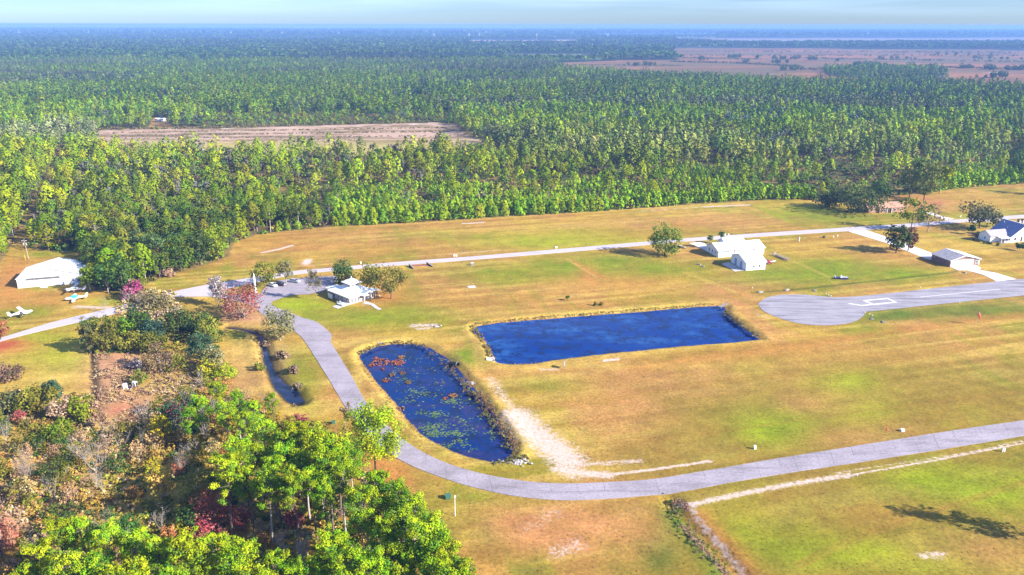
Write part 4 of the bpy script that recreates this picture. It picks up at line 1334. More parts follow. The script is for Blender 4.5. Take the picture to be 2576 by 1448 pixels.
# loose trees on the marsh
for i, (x, y, n, w_) in enumerate(((1840, 146, 5, 14), (1905, 148, 2, 4), (1760, 152, 3, 20), (1950, 160, 5, 50), (2250, 150, 4, 60), (2480, 150, 5, 60), (2000, 178, 4, 40), (2330, 186, 5, 30), (2500, 196, 6, 40), (1620, 165, 5, 60), (2420, 140, 4, 80), (1985, 150, 8, 34), (2040, 152, 4, 12), (2185, 166, 6, 22), (2150, 166, 3, 10), (2290, 170, 3, 10), (2350, 172, 3, 10), (2430, 173, 3, 14), (2490, 176, 4, 10), (2550, 177, 6, 22), (2110, 155, 2, 5))):
    for j in range(n * 2):
        q = G(x + rng.normal(0, .6) * w_, y + rng.normal(0, .5))
        o = link_mesh('marsh_tree', YM2[rng.integers(2)], None, (q[0], q[1], -1))
        k_ = rng.uniform(.5, 1.25)
        o.scale = (k_ * 1.25, k_ * 1.25, k_)
        tag(o, 'hazy dark tree standing out on the reddish marsh', 'tree', 'loose trees on the reddish marsh')
# ------------------------------------------------------------------ single trees, read one by one from the photo
OLIVE = [(.28, .27, .04), (.22, .235, .035), (.34, .30, .05)]
GREYOL = [(.26, .255, .09), (.20, .215, .08), (.33, .31, .16)]
TANB = [(.62, .43, .20), (.52, .36, .17), (.66, .49, .28)]
YEL = [(.60, .50, .02), (.50, .46, .025), (.42, .42, .03)]
ORG = [(.64, .36, .08), (.58, .30, .10), (.60, .42, .08)]
REDS = [(.55, .13, .11), (.45, .10, .10), (.55, .22, .15)]
ROSE = [(.46, .12, .15), (.52, .22, .22), (.36, .08, .11), (.38, .20, .14)]
MAG = [(.60, .12, .28), (.52, .10, .22), (.55, .20, .25)]
PINKB = [(.62, .38, .26), (.52, .32, .22), (.66, .45, .32)]
BLUEG = [(.075, .15, .085), (.095, .18, .09), (.06, .12, .07)]
LIMEG = [(.22, .33, .02), (.27, .36, .02), (.17, .28, .025)]
DARKG = [(.085, .155, .035), (.11, .19, .035), (.065, .125, .04)]
WHITEB = [(.50, .43, .42), (.40, .33, .32), (.54, .48, .48)]


def slant(x, y):
    return float(np.linalg.norm(G(x, y) - np.array([0, 0, CAMH])))


def specimen(name, xb, yb, yt, wpx, pal, label, kind='broad', low=.15, n=34, per=26, bark='bark', group=None, cat='tree', fill=1.0, fl=.85, shape=1, twig=0):
    h = max(.6, height_to(xb, yb, yt))
    s = slant(xb, yb)
    R = wpx / 2 * s / F
    size = 1.6 * s / 789
    if kind == 'broad':
        p = broad(h, R, n, int(per * fill * 1.35), size, 4, pal, low, shape, fl, 5, clr=R * .42)
    elif kind == 'pine':
        p = pine(h, R, n, per, size, 4, pal, low, 6, puff=.85 if R > 4 else 1.0)
    elif kind == 'bare':
        p = bare(h, R * .8, n, 6, None, 0, tn=3, multi=max(1, twig))
    elif kind == 'thin':
        p = bare(h, R * .8, n, 6, pal, per, size * .8, tn=3, multi=max(1, twig))
    else:
        p = shrub(h, R, n, per, size, pal, fl)
    ms = proto_mesh(name, p, bark)
    return plant(name, ms, at(xb, yb), 1.0, 0.0 if kind == 'broad' else None, label, cat, group)


T_ = specimen
T_('crape_myrtle', 614, 800, 720, 108, ROSE, 'broad rose red leaved tree beside the parking lot entrance', 'broad', .05, 46, 30, 'palebark', fl=.9)
T_('ornamental_tree', 552, 770, 698, 62, WHITEB, 'pale whitish leafless tree next to the rose red tree', 'thin', n=16, per=5, bark='palebark', twig=4)
T_('bank_tree', 705, 858, 770, 78, GREYOL, 'grey green round tree on the creek bank by the road', 'broad', .06, 44, 26, 'palebark')
T_('lot_tree', 668, 724, 660, 58, OLIVE, 'olive leafy tree just behind the white pillar', 'broad', .2, 30, 24)
T_('lot_tree', 720, 712, 657, 44, GREYOL, 'pale sparse tree behind the parked white car', 'broad', .3, 20, 18, 'palebark')
T_('bare_tree', 796, 755, 682, 70, [(.30, .24, .13), (.26, .21, .12)], 'thin brown twiggy tree with white trunk left of the clubhouse', 'thin', n=22, per=5, bark='palebark')
T_('evergreen_tree', 868, 714, 655, 62, DARKG, 'dense dark green tree behind the clubhouse cupola', 'broad', .05, 36, 28)
T_('shade_tree', 932, 736, 660, 62, OLIVE, 'dark olive tree at the back corner of the clubhouse', 'broad', .25, 36, 26)
T_('shade_tree', 984, 752, 664, 78, [(.33, .25, .05), (.28, .23, .05), (.24, .22, .05)], 'yellowing olive tree to the right of the clubhouse', 'broad', .2, 40, 26)
T_('roadside_pine', 1672, 643, 562, 78, [(.17, .25, .04), (.21, .29, .04), (.25, .30, .045)], 'lone big bushy pine standing beside the straight road', 'broad', .06, 52, 30, 'darkbark', fl=.7)
T_('oak_tree', 2254, 637, 563, 48, DARKG, 'tall oval dark green tree beside the concrete driveway', 'broad', .14, 34, 28, 'darkbark')
T_('maple_tree', 2284, 632, 566, 34, [(.30, .13, .09), (.26, .15, .08), (.22, .16, .07)], 'rusty red tree pressed against the oval dark green tree', 'broad', .15, 22, 22)
T_('loose_pine', 2291, 579, 512, 74, PINE_F, 'open crowned pine at the road in front of the brick house', 'pine', .35, 20, 12)
T_('brown_tree', 2334, 583, 516, 60, [(.33, .24, .17), (.28, .21, .13), (.2, .2, .1)], 'thin brownish tree by the road bend near the brick house', 'broad', .3, 22, 14, 'palebark')
T_('live_oak', 2463, 575, 508, 76, [(.19, .20, .09), (.16, .18, .08), (.24, .24, .12)], 'round dark live oak beside the side road junction', 'broad', .2, 40, 26, 'darkbark')
T_('live_oak', 2158, 537, 462, 118, OAK_D, 'huge dark live oak left of the brick house', 'broad', .04, 56, 30, 'darkbark')
T_('live_oak', 2082, 522, 478, 70, OAK_D, 'smaller grey green oak left of the huge live oak', 'broad', .06, 30, 26, 'darkbark')
T_('live_oak', 2205, 512, 455, 60, DARKG, 'bright green tree rising behind the brick house roof', 'broad', .1, 30, 26)
T_('yard_pine', 2323, 505, 415, 66, [(.20, .27, .06), (.24, .30, .06)], 'tall grey green pine on red soil behind the brick house', 'pine', .22, 30, 12, 'darkbark')
T_('yard_pine', 2287, 498, 412, 64, [(.16, .24, .065), (.19, .27, .06)], 'tall dark pine with thick trunk behind the brick house', 'pine', .2, 30, 12, 'darkbark')
T_('yard_pine', 2362, 488, 420, 50, PINE_F, 'tall pine at the field corner behind the brick house', 'pine', .2, 26, 12)
T_('small_tree', 2441, 590, 566, 16, DARKG, 'slim young tree left of the slate roofed house', 'broad', .4, 10, 18, 'palebark')
T_('small_tree', 2503, 572, 553, 18, GREYOL, 'low flat topped young tree under the round live oak', 'broad', .55, 10, 16, 'darkbark', fl=.4)
T_('small_tree', 2564, 630, 612, 22, DARKG, 'little tree on the lawn before the slate roofed house', 'broad', .5, 10, 16, 'darkbark')
T_('sapling', 1427, 756, 743, 9, LIMEG, 'tiny green sapling standing alone in the meadow', 'broad', .45, 7, 14)
T_('meadow_bush', 1497, 769, 757, 14, OLIVE, 'taller of two olive bushes on the long pond bank', 'shrub', n=8, per=20)
T_('meadow_bush', 1512, 768, 759, 12, OLIVE, 'lower of two olive bushes on the long pond bank', 'shrub', n=8, per=20)
T_('hangar_tree', 228, 733, 672, 40, LIMEG, 'bright green round tree at the corner of the white hangar', 'broad', .32, 28, 28, 'palebark')
T_('grove_tree', 272, 737, 655, 62, BRD, 'leafy green tree with a forked white trunk in the grove', 'broad', .28, 40, 28, 'palebark')
T_('grove_tree', 312, 735, 640, 60, DARKG, 'dark leafy tree at the grove edge right of the forked white trunk', 'broad', .1, 38, 28)
T_('grove_tree', 348, 725, 660, 44, LIMEG, 'bright green leaning tree at the grove edge', 'broad', .1, 30, 28)
T_('grove_tree', 255, 690, 585, 66, BRD, 'tall round grey green tree behind the hangar roof corner', 'broad', .1, 44, 28)
T_('grove_tree', 300, 690, 596, 64, BRD, 'tall dark tree in the middle of the grove', 'broad', .1, 44, 28)
T_('grove_tree', 548, 655, 560, 58, LIMEG, 'bright green tree at the outer corner of the wood', 'broad', .05, 40, 28)
T_('grove_tree', 505, 668, 575, 56, DARKG, 'dark green tree beside the bright corner tree of the wood', 'broad', .05, 40, 28)
T_('grove_tree', 455, 682, 590, 60, BRD, 'green tree at the wood edge above the pinkish bush', 'broad', .05, 40, 28)
T_('yellow_tree', 248, 640, 545, 52, [(.42, .42, .02), (.36, .40, .02), (.3, .36, .03)], 'yellow green pine like tree above the white hangar', 'pine', .35, 26, 16, 'palebark')
T_('pink_bush', 421, 694, 656, 40, PINKB, 'pinkish leafless bush at the grove margin', 'shrub', n=16, per=22, cat='bush')
T_('magenta_tree', 334, 752, 708, 50, MAG, 'magenta leaved small tree at the end of the grove', 'broad', .1, 24, 22, 'palebark')
for x, y, yt, w_, lb in ((262, 788, 742, 30, 'bare pale twiggy tree by the lane opposite the aeroplanes'), (322, 770, 722, 40, 'bare pale tree leaning beside the magenta tree'), (247, 805, 765, 30, 'bare pinkish twigs over the lane edge'), (352, 775, 735, 36, 'bare grey brush tree at the lane end')):
    T_('bare_tree', x, y, yt, w_, None, lb, 'bare', n=10, bark='palebark', twig=3)
T_('thicket_bush', 395, 772, 728, 84, [(.30, .24, .10), (.26, .22, .09), (.36, .28, .15)], 'broad brown olive thicket where the lane meets the junction', 'shrub', n=30, per=28, cat='bush')
T_('thicket_bush', 372, 758, 722, 60, [(.34, .26, .13), (.28, .22, .10)], 'tan thicket beside the magenta tree', 'shrub', n=20, per=26, cat='bush')
T_('blossom_bush', 428, 792, 766, 70, [(.62, .48, .40), (.52, .38, .30), (.5, .36, .2)], 'pale blossoming bush beside the junction', 'shrub', n=24, per=24, cat='bush')
for a in ((228, 886, 800, 40, [(.14, .13, .05), (.09, .11, .04), (.25, .16, .04)], 'dark cedar with rusty patches at the lawn edge', .02), (276, 882, 792, 58, OLIVE, 'olive green rounded tree next to the rusty cedar', .05), (352, 838, 765, 56, DARKG, 'dark green tree with blue tint above the weedy clearing', .08), (322, 848, 798, 40, LIMEG, 'light green tree left of the dark trees over the clearing', .08), (385, 856, 800, 50, BLUEG, 'blue green tree over the weedy clearing', .08), (330, 880, 838, 60, OLIVE, 'olive bushy tree at the top of the weedy clearing', .04), (385, 884, 842, 60, OLIVE, 'olive bushy tree beside the dark hollow', .04), (448, 840, 772, 66, DARKG, 'dark evergreen tree at the head of the hollow', .06), (505, 838, 786, 56, DARKG, 'dark round tree above the creek head', .06), (530, 866, 796, 52, OLIVE, 'olive tree with pink tinge beside the creek head', .1), (512, 905, 832, 60, BLUEG, 'blue green bushy tree on the far side of the hollow', .04), (540, 930, 868, 54, GREYOL, 'grey olive tree between hollow and tan creek bank', .05)):
    T_('thicket_tree', a[0], a[1], a[2], a[3], a[4], a[5], 'broad', a[6], 34, 28)
T_('yellow_bush', 522, 946, 898, 56, YEL, 'yellow leaved bush at the lower end of the hollow', 'shrub', n=24, per=28, cat='bush')
T_('yellow_bush', 570, 952, 905, 60, [(.36, .42, .02), (.42, .44, .02)], 'lime yellow bush beside the tan creek bank', 'shrub', n=24, per=28, cat='bush')
T_('clearing_bush', 405, 935, 862, 66, [(.34, .24, .12), (.28, .22, .09), (.38, .26, .16)], 'brownish bushy tree in the middle of the weedy clearing', 'broad', .05, 30, 24, 'palebark', cat='bush')
T_('clearing_bush', 448, 930, 878, 56, OLIVE, 'olive bush on the hollow side of the clearing', 'shrub', n=22, per=26, cat='bush')
T_('clearing_bush', 350, 962, 926, 48, [(.24, .25, .04), (.20, .20, .04)], 'low olive bush behind the white frames', 'shrub', n=18, per=26, cat='bush')
T_('clearing_bush', 342, 925, 898, 34, WHITEB, 'white plumed bush in the weedy clearing', 'shrub', n=14, per=24, cat='bush')
T_('clearing_bush', 300, 880, 858, 20, LIMEG, 'small lime green palmetto bush at the clearing corner', 'shrub', n=10, per=20, cat='bush')
T_('bare_tree', 432, 935, 880, 40, None, 'pale bare tree standing in the brownish clearing bush', 'bare', n=10, bark='palebark', twig=2)
T_('creek_bush', 652, 932, 908, 34, OLIVE, 'low olive bush on the tan bank of the creek', 'shrub', n=14, per=26, cat='bush')
for k, (x, y, yt, w_, lb) in enumerate(((712, 902, 878, 36, 'large purple brown bush on the road side of the creek'), (738, 940, 914, 34, 'purple brown bush above the creek bend'), (748, 975, 955, 28, 'low brown bush at the creek pool'), (668, 866, 848, 24, 'small brown bush at the narrow creek head'))):
    T_('creek_bush', x, y, yt, w_, [(.40, .28, .17), (.32, .23, .13), (.46, .34, .22)], lb, 'shrub', n=20, per=26, cat='bush')
for a in ((22, 1040, 985, 70, GREYOL, 'grey olive shrub tree at the lawn edge'), (70, 1040, 975, 60, OLIVE, 'olive shrub tree left of the blue green bush'), (105, 1035, 970, 62, OLIVE, 'dark olive tree behind the lawn bushes'), (132, 1008, 958, 42, BLUEG, 'blue green round bush on top of the lawn thicket'), (168, 1060, 1000, 56, PINKB, 'pinkish leafless shrub in the lawn thicket'), (206, 1062, 986, 50, [(.28, .31, .02), (.24, .27, .02)], 'bright olive tree beside the weedy ditch'), (155, 1110, 1058, 60, LIMEG, 'bright green tree below the lawn thicket'), (446, 1098, 1006, 62, BLUEG, 'dark blue green evergreen tree in the woodland'), (410, 1120, 1040, 50, YEL, 'yellow green tree left of the blue green evergreen')):
    T_('woodland_tree', a[0], a[1], a[2], a[3], a[4], a[5], 'broad', .06, 32, 28)
T_('red_bush', 30, 950, 905, 70, [(.36, .22, .16), (.30, .18, .14), (.26, .2, .12)], 'brown and purplish bush heap on the lawn margin', 'shrub', n=26, per=26, cat='bush')
T_('cypress_tree', 2, 855, 802, 36, [(.45, .22, .08), (.38, .2, .08)], 'rusty orange cypress at the end of the lane', 'broad', .05, 20, 24)

# the big round pine in the bend of the road and the pines of the near wood, placed by their tops
T_('bend_pine', 945, 1196, 1045, 132, [(.32, .52, .02), (.25, .43, .02), (.42, .56, .015), (.20, .34, .03), (.50, .58, .02)], 'large round crowned pine with dark trunk inside the road bend', 'pine', .30, 74, 40, 'darkbark')
T_('brown_tree', 868, 1085, 1018, 60, [(.36, .25, .16), (.42, .28, .18), (.3, .23, .12)], 'pinkish brown thinly leaved tree behind the round crowned pine', 'thin', n=14, per=6, bark='palebark')
NPM = [proto_mesh('near_pine', pine(18, 3.0 + .5 * (i % 2), 34, 52, .275, 4, PINE, low=[.48, .56, .44, .60, .52][i], tn=6, puff=.85), 'palebark' if i % 2 else 'bark') for i in range(5)]
NPL = [('rows of pines along the edge of the near wood', 'tall yellow green pine in the near wood by the road bend', [(655, 1062), (705, 1085), (592, 1105), (645, 1118), (742, 1065), (795, 1085), (845, 1095), (690, 1155), (765, 1138), (622, 1172), (855, 1168), (600, 1140), (720, 1120), (820, 1130), (880, 1135), (780, 1180), (560, 1150), (735, 1175), (665, 1190), (812, 1200)]),
       ('pines on the grass side of the near wood', 'tall green pine on the grass side of the near wood', [(940, 1185), (990, 1225), (1032, 1262), (1000, 1292), (1060, 1318), (1100, 1352), (1128, 1378), (960, 1305), (918, 1235), (905, 1290), (1040, 1370), (985, 1370), (1090, 1410), (1000, 1430)]),
       ('pines over the weedy hollow', 'yellow green pine between creek bank and weedy clearing', [(545, 962), (592, 990), (505, 1003), (615, 1038), (560, 1020), (640, 1010), (478, 1030)]),
       ('lowest row of pine tops', 'bright pine crown in the lowest row of the near wood', [(135, 1312), (200, 1300), (90, 1372), (262, 1338), (330, 1345), (398, 1352), (468, 1352), (540, 1342), (604, 1372), (682, 1390), (830, 1345), (800, 1402), (882, 1382), (932, 1402), (735, 1422), (500, 1402), (352, 1410), (232, 1402), (160, 1400), (60, 1425), (580, 1425), (430, 1430), (650, 1440), (300, 1440), (870, 1440), (1130, 1430)])]
for grp, lb, L_ in NPL:
    for (x, y) in L_:
        h = rng.uniform(13, 16) if 'clearing' in lb else rng.uniform(16, 20.5)
        p = G(x, y, h)
        plant('pine_tree', NPM[rng.integers(5)], (p[0], p[1], -.1), h / 18, None, lb, 'pine', grp, sz=1.0)
p = G(684, 990, 11)
plant('pine_tree', NPM[2], (p[0], p[1], 0), .62, None, 'slender pine rising at the creek pool', 'pine')
for (x, y, h, lb) in ((124.0, 140.5, 20, 'tall pine beyond the edge that throws a long shadow on the grass'),):
    plant('shadow_pine', proto_mesh('shadow_pine', pine(20, 4.2, 40, 22, .45, 4, PINE, .35)), (x, y, 0), 1, None, lb, 'pine')
q = G(2477, 481)
plant('shadow_oak', BM_[0], (q[0] + 26, q[1] - 10.5, 0), 1.15, None, 'round tree whose shadow lies across the far field', 'tree')

# thicket of the near wood: shrubs and small bare trees one by one
WOOD = [(-60, 1040), (60, 1050), (150, 1090), (235, 1085), (330, 1075), (400, 1035), (470, 985), (545, 960), (600, 990), (640, 1035), (700, 1045), (745, 1075), (860, 1125), (925, 1200), (985, 1262), (1050, 1345), (1100, 1440), (1120, 1560), (-200, 1600)]
SHR = {'olive': [OLIVE, 'olive green', .36], 'tan': [TANB, 'tan leafless', .16], 'yellow': [YEL, 'yellow leaved', .12], 'orange': [ORG, 'orange brown', .13], 'red': [REDS, 'red leaved', .07], 'dark': [DARKG, 'dark green', .16], 'pink': [PINKB, 'pinkish dry', .05]}
SPM = {k: [proto_mesh(k + '_shrub', broad(4.6, 2.5, 22, 24, .36, pal=v[0], low=.04, tn=3), 'palebark') for _ in range(2)] for k, v in SHR.items()}
BTM = [proto_mesh('bare_sapling', bare(6.5, 2.2, 12, 5, tn=3, multi=3), 'palebark') for _ in range(3)]
BTL = [proto_mesh('thin_sapling', bare(6, 2.2, 12, 5, TANB if i else ORG, 5, .32, tn=3, multi=2), 'palebark') for i in range(2)]
wp = GP(WOOD)
xs = np.array([p[0] for p in wp])
ysn = np.array([p[1] for p in wp])
cand = []
yy = ysn.min()
while yy < ysn.max():
    for xx in np.arange(xs.min(), xs.max(), 5.0):
        cand.append((xx + rng.uniform(-2, 2), yy + rng.uniform(-2, 2)))
    yy += 5.0
cand = np.array(cand)
cand = cand[inside(cand[:, 0], cand[:, 1], wp)]
cx, cyy = PXA(cand[:, 0], cand[:, 1])
ok = (cx > -40) & (cyy < 1500)
for (X, Y), x, y in zip(cand[ok], cx[ok], cyy[ok]):
    hollow = ((x - 400) / 130) ** 2 + ((y - 1255) / 75) ** 2 < 1 or ((x - 560) / 60) ** 2 + ((y - 1200) / 45) ** 2 < 1
    under = x > 560 and y > 1120
    if hollow and rng.random() < .72:
        continue
    if under and rng.random() < .35:
        continue
    wts = np.array([v[2] for v in SHR.values()])
    if under:
        wts = np.array([.2, .05, .04, .08, .12, .45, .06])
    elif y < 1090 or x < 260:
        wts = np.array([.42, .20, .10, .09, .03, .16, .06])
    if x > 520 and y < 1120:
        wts = np.array([.22, .10, .30, .18, .04, .12, .04])
    k = rng.choice(list(SHR), p=wts / wts.sum())
    where = 'under the tall pines of the near wood' if under else 'in the thicket left of the dark hollow' if x < 300 else 'in the thicket above the dark hollow' if y < 1230 else 'in the thicket below the dark hollow'
    if rng.random() < (.26 if not under else .10):
        i = rng.integers(5)
        if i < 3:
            plant('bare_sapling', BTM[i], (X, Y, 0), rng.uniform(.8, 1.25), None, 'bare pale branching sapling ' + where, 'sapling', 'bare saplings ' + where)
        else:
            plant('thin_sapling', BTL[i - 3], (X, Y, 0), rng.uniform(.8, 1.2), None, ('last orange leaves on a thin sapling ' if i == 3 else 'last tan leaves on a thin sapling ') + where, 'sapling', ('orange' if i == 3 else 'tan') + ' thin saplings ' + where)
        continue
    plant('woodland_shrub', SPM[k][rng.integers(2)], (X, Y, -.1), rng.uniform(.6, 1.25) * (.8 if hollow else 1), None, SHR[k][1] + ' shrub ' + where, 'shrub', SHR[k][1] + ' shrubs ' + where, sz=rng.uniform(.85, 1.25))
for a in ((540, 1325, 1228, 84, REDS, 'big salmon red maple among the pines of the near wood', 'broad'), (605, 1330, 1275, 54, REDS, 'smaller red maple right of the big salmon red maple', 'broad'), (748, 1330, 1262, 50, REDS, 'red leaved tree in the shade under the tall pines', 'broad'), (412, 1255, 1172, 56, ORG, 'orange leaved tree on the rim of the dark hollow', 'broad'), (500, 1270, 1180, 76, [(.30, .30, .05), (.36, .33, .06), (.22, .26, .05)], 'pale olive green tree right of the orange leaved tree', 'broad'), (8, 1400, 1278, 80, [(.60, .24, .18), (.52, .18, .14)], 'coral red tree at the outer left side of the near wood', 'broad'), (330, 1370, 1290, 50, DARKG, 'dark green sapling standing in the hollow', 'broad'), (485, 1340, 1270, 50, DARKG, 'dark leaved small tree left of the big salmon red maple', 'broad')):
    T_('maple_tree' if a[4] is REDS else 'woodland_tree', a[0], a[1], a[2], a[3], a[4], a[5], a[6], .08, 34, 26, 'palebark')
for x, y, yt, w_, lb in ((760, 1425, 1325, 80, 'large white bare brush at the lower edge of the near wood'), (712, 1412, 1330, 60, 'smaller white bare brush beside the large one'), (70, 1220, 1120, 66, 'large pale bare tree among tan shrubs'), (240, 1190, 1080, 80, 'tall bare forked tree in the middle of the thicket'), (455, 1195, 1115, 50, 'pale bare brush above the hollow'), (100, 1420, 1320, 56, 'pinkish bare brush below the coral red tree')):
    T_('bare_tree', x, y, yt, w_, None, lb, 'bare', n=16, bark='palebark', twig=5)
T_('oak_tree', 790, 1560, 1445, 60, DARKG, 'dark leafy tree at the very foot of the near wood', 'broad', .1, 30, 24)

# ------------------------------------------------------------------ ground cover, reeds and water plants
tuft_p = [shrub(.9, .8, 6, 6, .38, p_) for p_ in (PINKB, TANB, OLIVE, [(.34, .20, .14), (.28, .17, .12)], DARKG, ORG)]


def cover(poly, sp, hmin, hmax, protos, thin=None):
    wp_ = GP(poly)
    x0, x1 = min(p[0] for p in wp_), max(p[0] for p in wp_)
    y0, y1 = min(p[1] for p in wp_), max(p[1] for p in wp_)
    X, Y = np.meshgrid(np.arange(x0, x1, sp), np.arange(y0, y1, sp))
    P = np.stack([X.ravel(), Y.ravel()], 1) + rng.uniform(-sp, sp, (X.size, 2)) * .6
    P = P[inside(P[:, 0], P[:, 1], wp_)]
    P = P[(creek_sd(P[:, 0], P[:, 1]) > .5) & (field_sd(P[:, 0], P[:, 1], wp_lily) > .5)]
    if thin is not None:
        P = P[fbm(P[:, 0] / 6, P[:, 1] / 6, 81) > thin]
    return (protos, P, rng.uniform(hmin, hmax, len(P)), .2)


CLEAR = [(238, 880), (330, 880), (420, 900), (470, 900), (560, 960), (480, 985), (410, 1030), (330, 1080), (240, 1090), (225, 1000)]
mass('weeds', 'tan and olive weeds of the clearing and wood floor', [cover(CLEAR, .95, .3, .85, [tuft_p[0], tuft_p[1], tuft_p[3], tuft_p[1]], .42), cover(WOOD, 1.6, .5, 1.5, [tuft_p[1], tuft_p[2], tuft_p[4], tuft_p[5], tuft_p[2]], .40), cover([(-60, 1000), (40, 985), (250, 1000), (240, 1090), (60, 1060), (-60, 1050)], 1.6, .8, 1.8, [tuft_p[1], tuft_p[2], tuft_p[3]]), cover([(640, 850), (665, 850), (690, 930), (760, 1010), (740, 1030), (690, 960), (655, 890)], 1.3, .4, .9, [tuft_p[3], tuft_p[1]], .5), cover([(335, 722), (440, 735), (450, 800), (420, 830), (300, 810), (290, 775)], 1.5, .7, 1.6, tuft_p[:3]), cover([(205, 800), (560, 800), (560, 880), (460, 880), (230, 895)], 2.0, .8, 1.8, [tuft_p[2], tuft_p[4]])], 1.12)
# brush on the bank between the ponds
BR = [(.30, .235, .18), (.23, .175, .13), (.38, .30, .24), (.27, .23, .12)]
brush_p = [shrub(1.3, .95, 8, 9, .34, BR), shrub(1.3, .95, 8, 9, .34, [(.26, .15, .09), (.30, .2, .14)]), shrub(1.2, 1.0, 8, 9, .34, [(.23, .22, .05), (.19, .18, .05)])]


def along(pts, n, w_, protos, s0, s1, var=.2):
    P = np.array(smooth([G(*q) for q in pts], 8))
    s = np.concatenate([[0], np.cumsum(np.linalg.norm(np.diff(P[:, :2], axis=0), axis=1))])
    t = rng.uniform(0, s[-1], n)
    Q = np.stack([np.interp(t, s, P[:, 0]), np.interp(t, s, P[:, 1])], 1) + rng.normal(0, w_, (n, 2))
    return (protos, Q, rng.uniform(s0, s1, n), var)


mass('bank_brush', 'dark brown brush on the bank between the two ponds', [along([(1065, 873), (1090, 893), (1120, 912), (1150, 945), (1185, 978)], 60, .9, [brush_p[1], brush_p[0]], .35, .8), along([(1190, 985), (1225, 1020), (1260, 1065), (1290, 1110), (1300, 1135)], 150, .9, [brush_p[0], brush_p[1]], .2, .95), along([(1155, 950), (1190, 1000), (1220, 1035), (1285, 1130)], 80, .7, [brush_p[2]], .3, .6), along([(1240, 1165), (1290, 1160), (1318, 1150)], 40, .8, [brush_p[2], brush_p[0]], .5, .9),
                                                                           along([(1690, 1262), (1700, 1300), (1735, 1345), (1790, 1400), (1840, 1450)], 170, 1.3, [tuft_p[4], tuft_p[4], tuft_p[2], tuft_p[3], brush_p[0]], .22, .6), along([(1710, 1262), (1722, 1285)], 16, .6, [brush_p[1]], .5, .9)], 1.1)
reed_p = [shrub(.9, .5, 5, 7, .30, [(.48, .34, .12), (.42, .28, .10), (.36, .27, .08)]), shrub(.7, .5, 5, 7, .3, [(.40, .32, .08), (.32, .28, .06)])]
mass('bank_reeds', 'straw coloured reeds fringing the ponds', [along([(1195, 815), (1400, 796), (1600, 781), (1800, 765)], 260, .5, reed_p, .35, .8), along([(1192, 820), (1215, 862), (1238, 905)], 110, .6, reed_p, .6, 1.2), along([(1822, 785), (1862, 818), (1910, 852)], 140, .6, [reed_p[0], brush_p[0]], .5, 1.0), along([(1256, 920), (1400, 910), (1500, 898), (1700, 878), (1890, 861)], 140, .4, reed_p, .25, .55), along([(900, 900), (928, 945), (965, 990), (1010, 1040), (1060, 1100), (1120, 1135), (1180, 1158)], 120, .5, reed_p, .3, .6), along([(905, 890), (980, 862), (1060, 868)], 120, .6, reed_p, .5, 1.0)])
# lily pads
LPC = [(.12, .22, .07), (.17, .27, .08), (.09, .18, .08), (.24, .30, .12)]
cl_ = [(1100, 1043, 34, 13, 150), (1135, 1010, 30, 14, 140), (1085, 1075, 50, 16, 260), (1145, 1090, 38, 12, 170), (1090, 1092, 40, 12, 170), (1160, 1110, 30, 12, 110), (1060, 1040, 40, 12, 90), (1240, 1090, 12, 24, 130), (1225, 1050, 24, 14, 80), (1030, 905, 60, 20, 90), (1060, 930, 50, 20, 80), (1015, 955, 46, 18, 120), (1050, 985, 50, 20, 140), (1110, 965, 40, 20, 90), (1130, 925, 30, 16, 70), (1000, 930, 40, 20, 70), (1170, 1010, 40, 20, 90), (1190, 1080, 60, 30, 110), (1080, 890, 30, 12, 40), (1130, 1120, 60, 14, 110), (1020, 1010, 40, 16, 100), (1180, 1130, 50, 14, 60), (1075, 1000, 70, 40, 130), (1150, 1060, 80, 40, 140)]
lp, lc = [], []
for x, y, rx, ry, n in cl_:
    n = int(n * (.55 if n > 130 else .3))
    q = np.stack([x + rng.normal(0, rx * .36, n), y + rng.normal(0, ry * .36, n)], 1)
    q = q[inside(q[:, 0], q[:, 1], POND_LILY)]
    lp += [G(a, b, WZ + .012 + rng.uniform(0, .02)) for a, b in q]
lp = np.array(lp)
ang = np.arange(6) * PI / 3
rad = rng.uniform(.12, .34, len(lp))
LV = lp[:, None, :] + np.stack([np.cos(ang), np.sin(ang), np.zeros(6)], -1)[None] * rad[:, None, None]
tag(link_mesh('lily_pads', np_mesh('lily_pads', LV.reshape(-1, 3), [(np.arange(len(lp) * 6).reshape(-1, 6), 0)], [M['mass']], np.repeat(pick(LPC, len(lp)) * rng.uniform(.7, 1.2, (len(lp), 1)), 6, 0))), 'green lily pads floating on the pond in the road bend', kind='stuff')
wl = [(.50, .20, .09), (.42, .17, .08), (.56, .26, .12)]
for x, y, rx, lb in ((958, 912, 26, 'large rusty water weed clump near the pond head'), (1000, 914, 20, 'second rusty weed clump right beside the large one'), (944, 903, 7, 'tiny rusty weed clump above the large one'), (962, 930, 6, 'tiny rusty weed tuft below the large clump'), (1010, 900, 9, 'small rusty weed clump above the second one'), (935, 920, 8, 'small rusty weed clump hugging the upper road side shore'), (985, 945, 9, 'tan weed clump in the upper lily pond'), (1012, 940, 8, 'small tan weed clump among the lily pads'), (972, 958, 14, 'rusty weed clump at the left shore of the lily pond'), (1028, 963, 10, 'tan weed clump in the middle of the lily pond'), (1140, 996, 12, 'orange weed clump near the rock pile side'), (1122, 1004, 7, 'small orange weed clump among scattered pads'), (1008, 1030, 14, 'purplish weed clump along the road side shore')):
    s = slant(x, y)
    R = rx * s / F
    V, Fc, C_ = shrub(.75, R * 1.15, 60 if R > 2 else 24 if R > 1 else 9, 26, .30, wl if 'rusty' in lb or 'orange' in lb else [(.42, .27, .14), (.34, .2, .14)])['leaf']
    o = link_mesh('water_weed', np_mesh('water_weed', V * np.array([1, 1, .8]), [(Fc, 0)], [M['leaf']], C_), None, G(x, y, WZ))
    tag(o, lb, 'water weed', 'weed clumps in the lily pond')

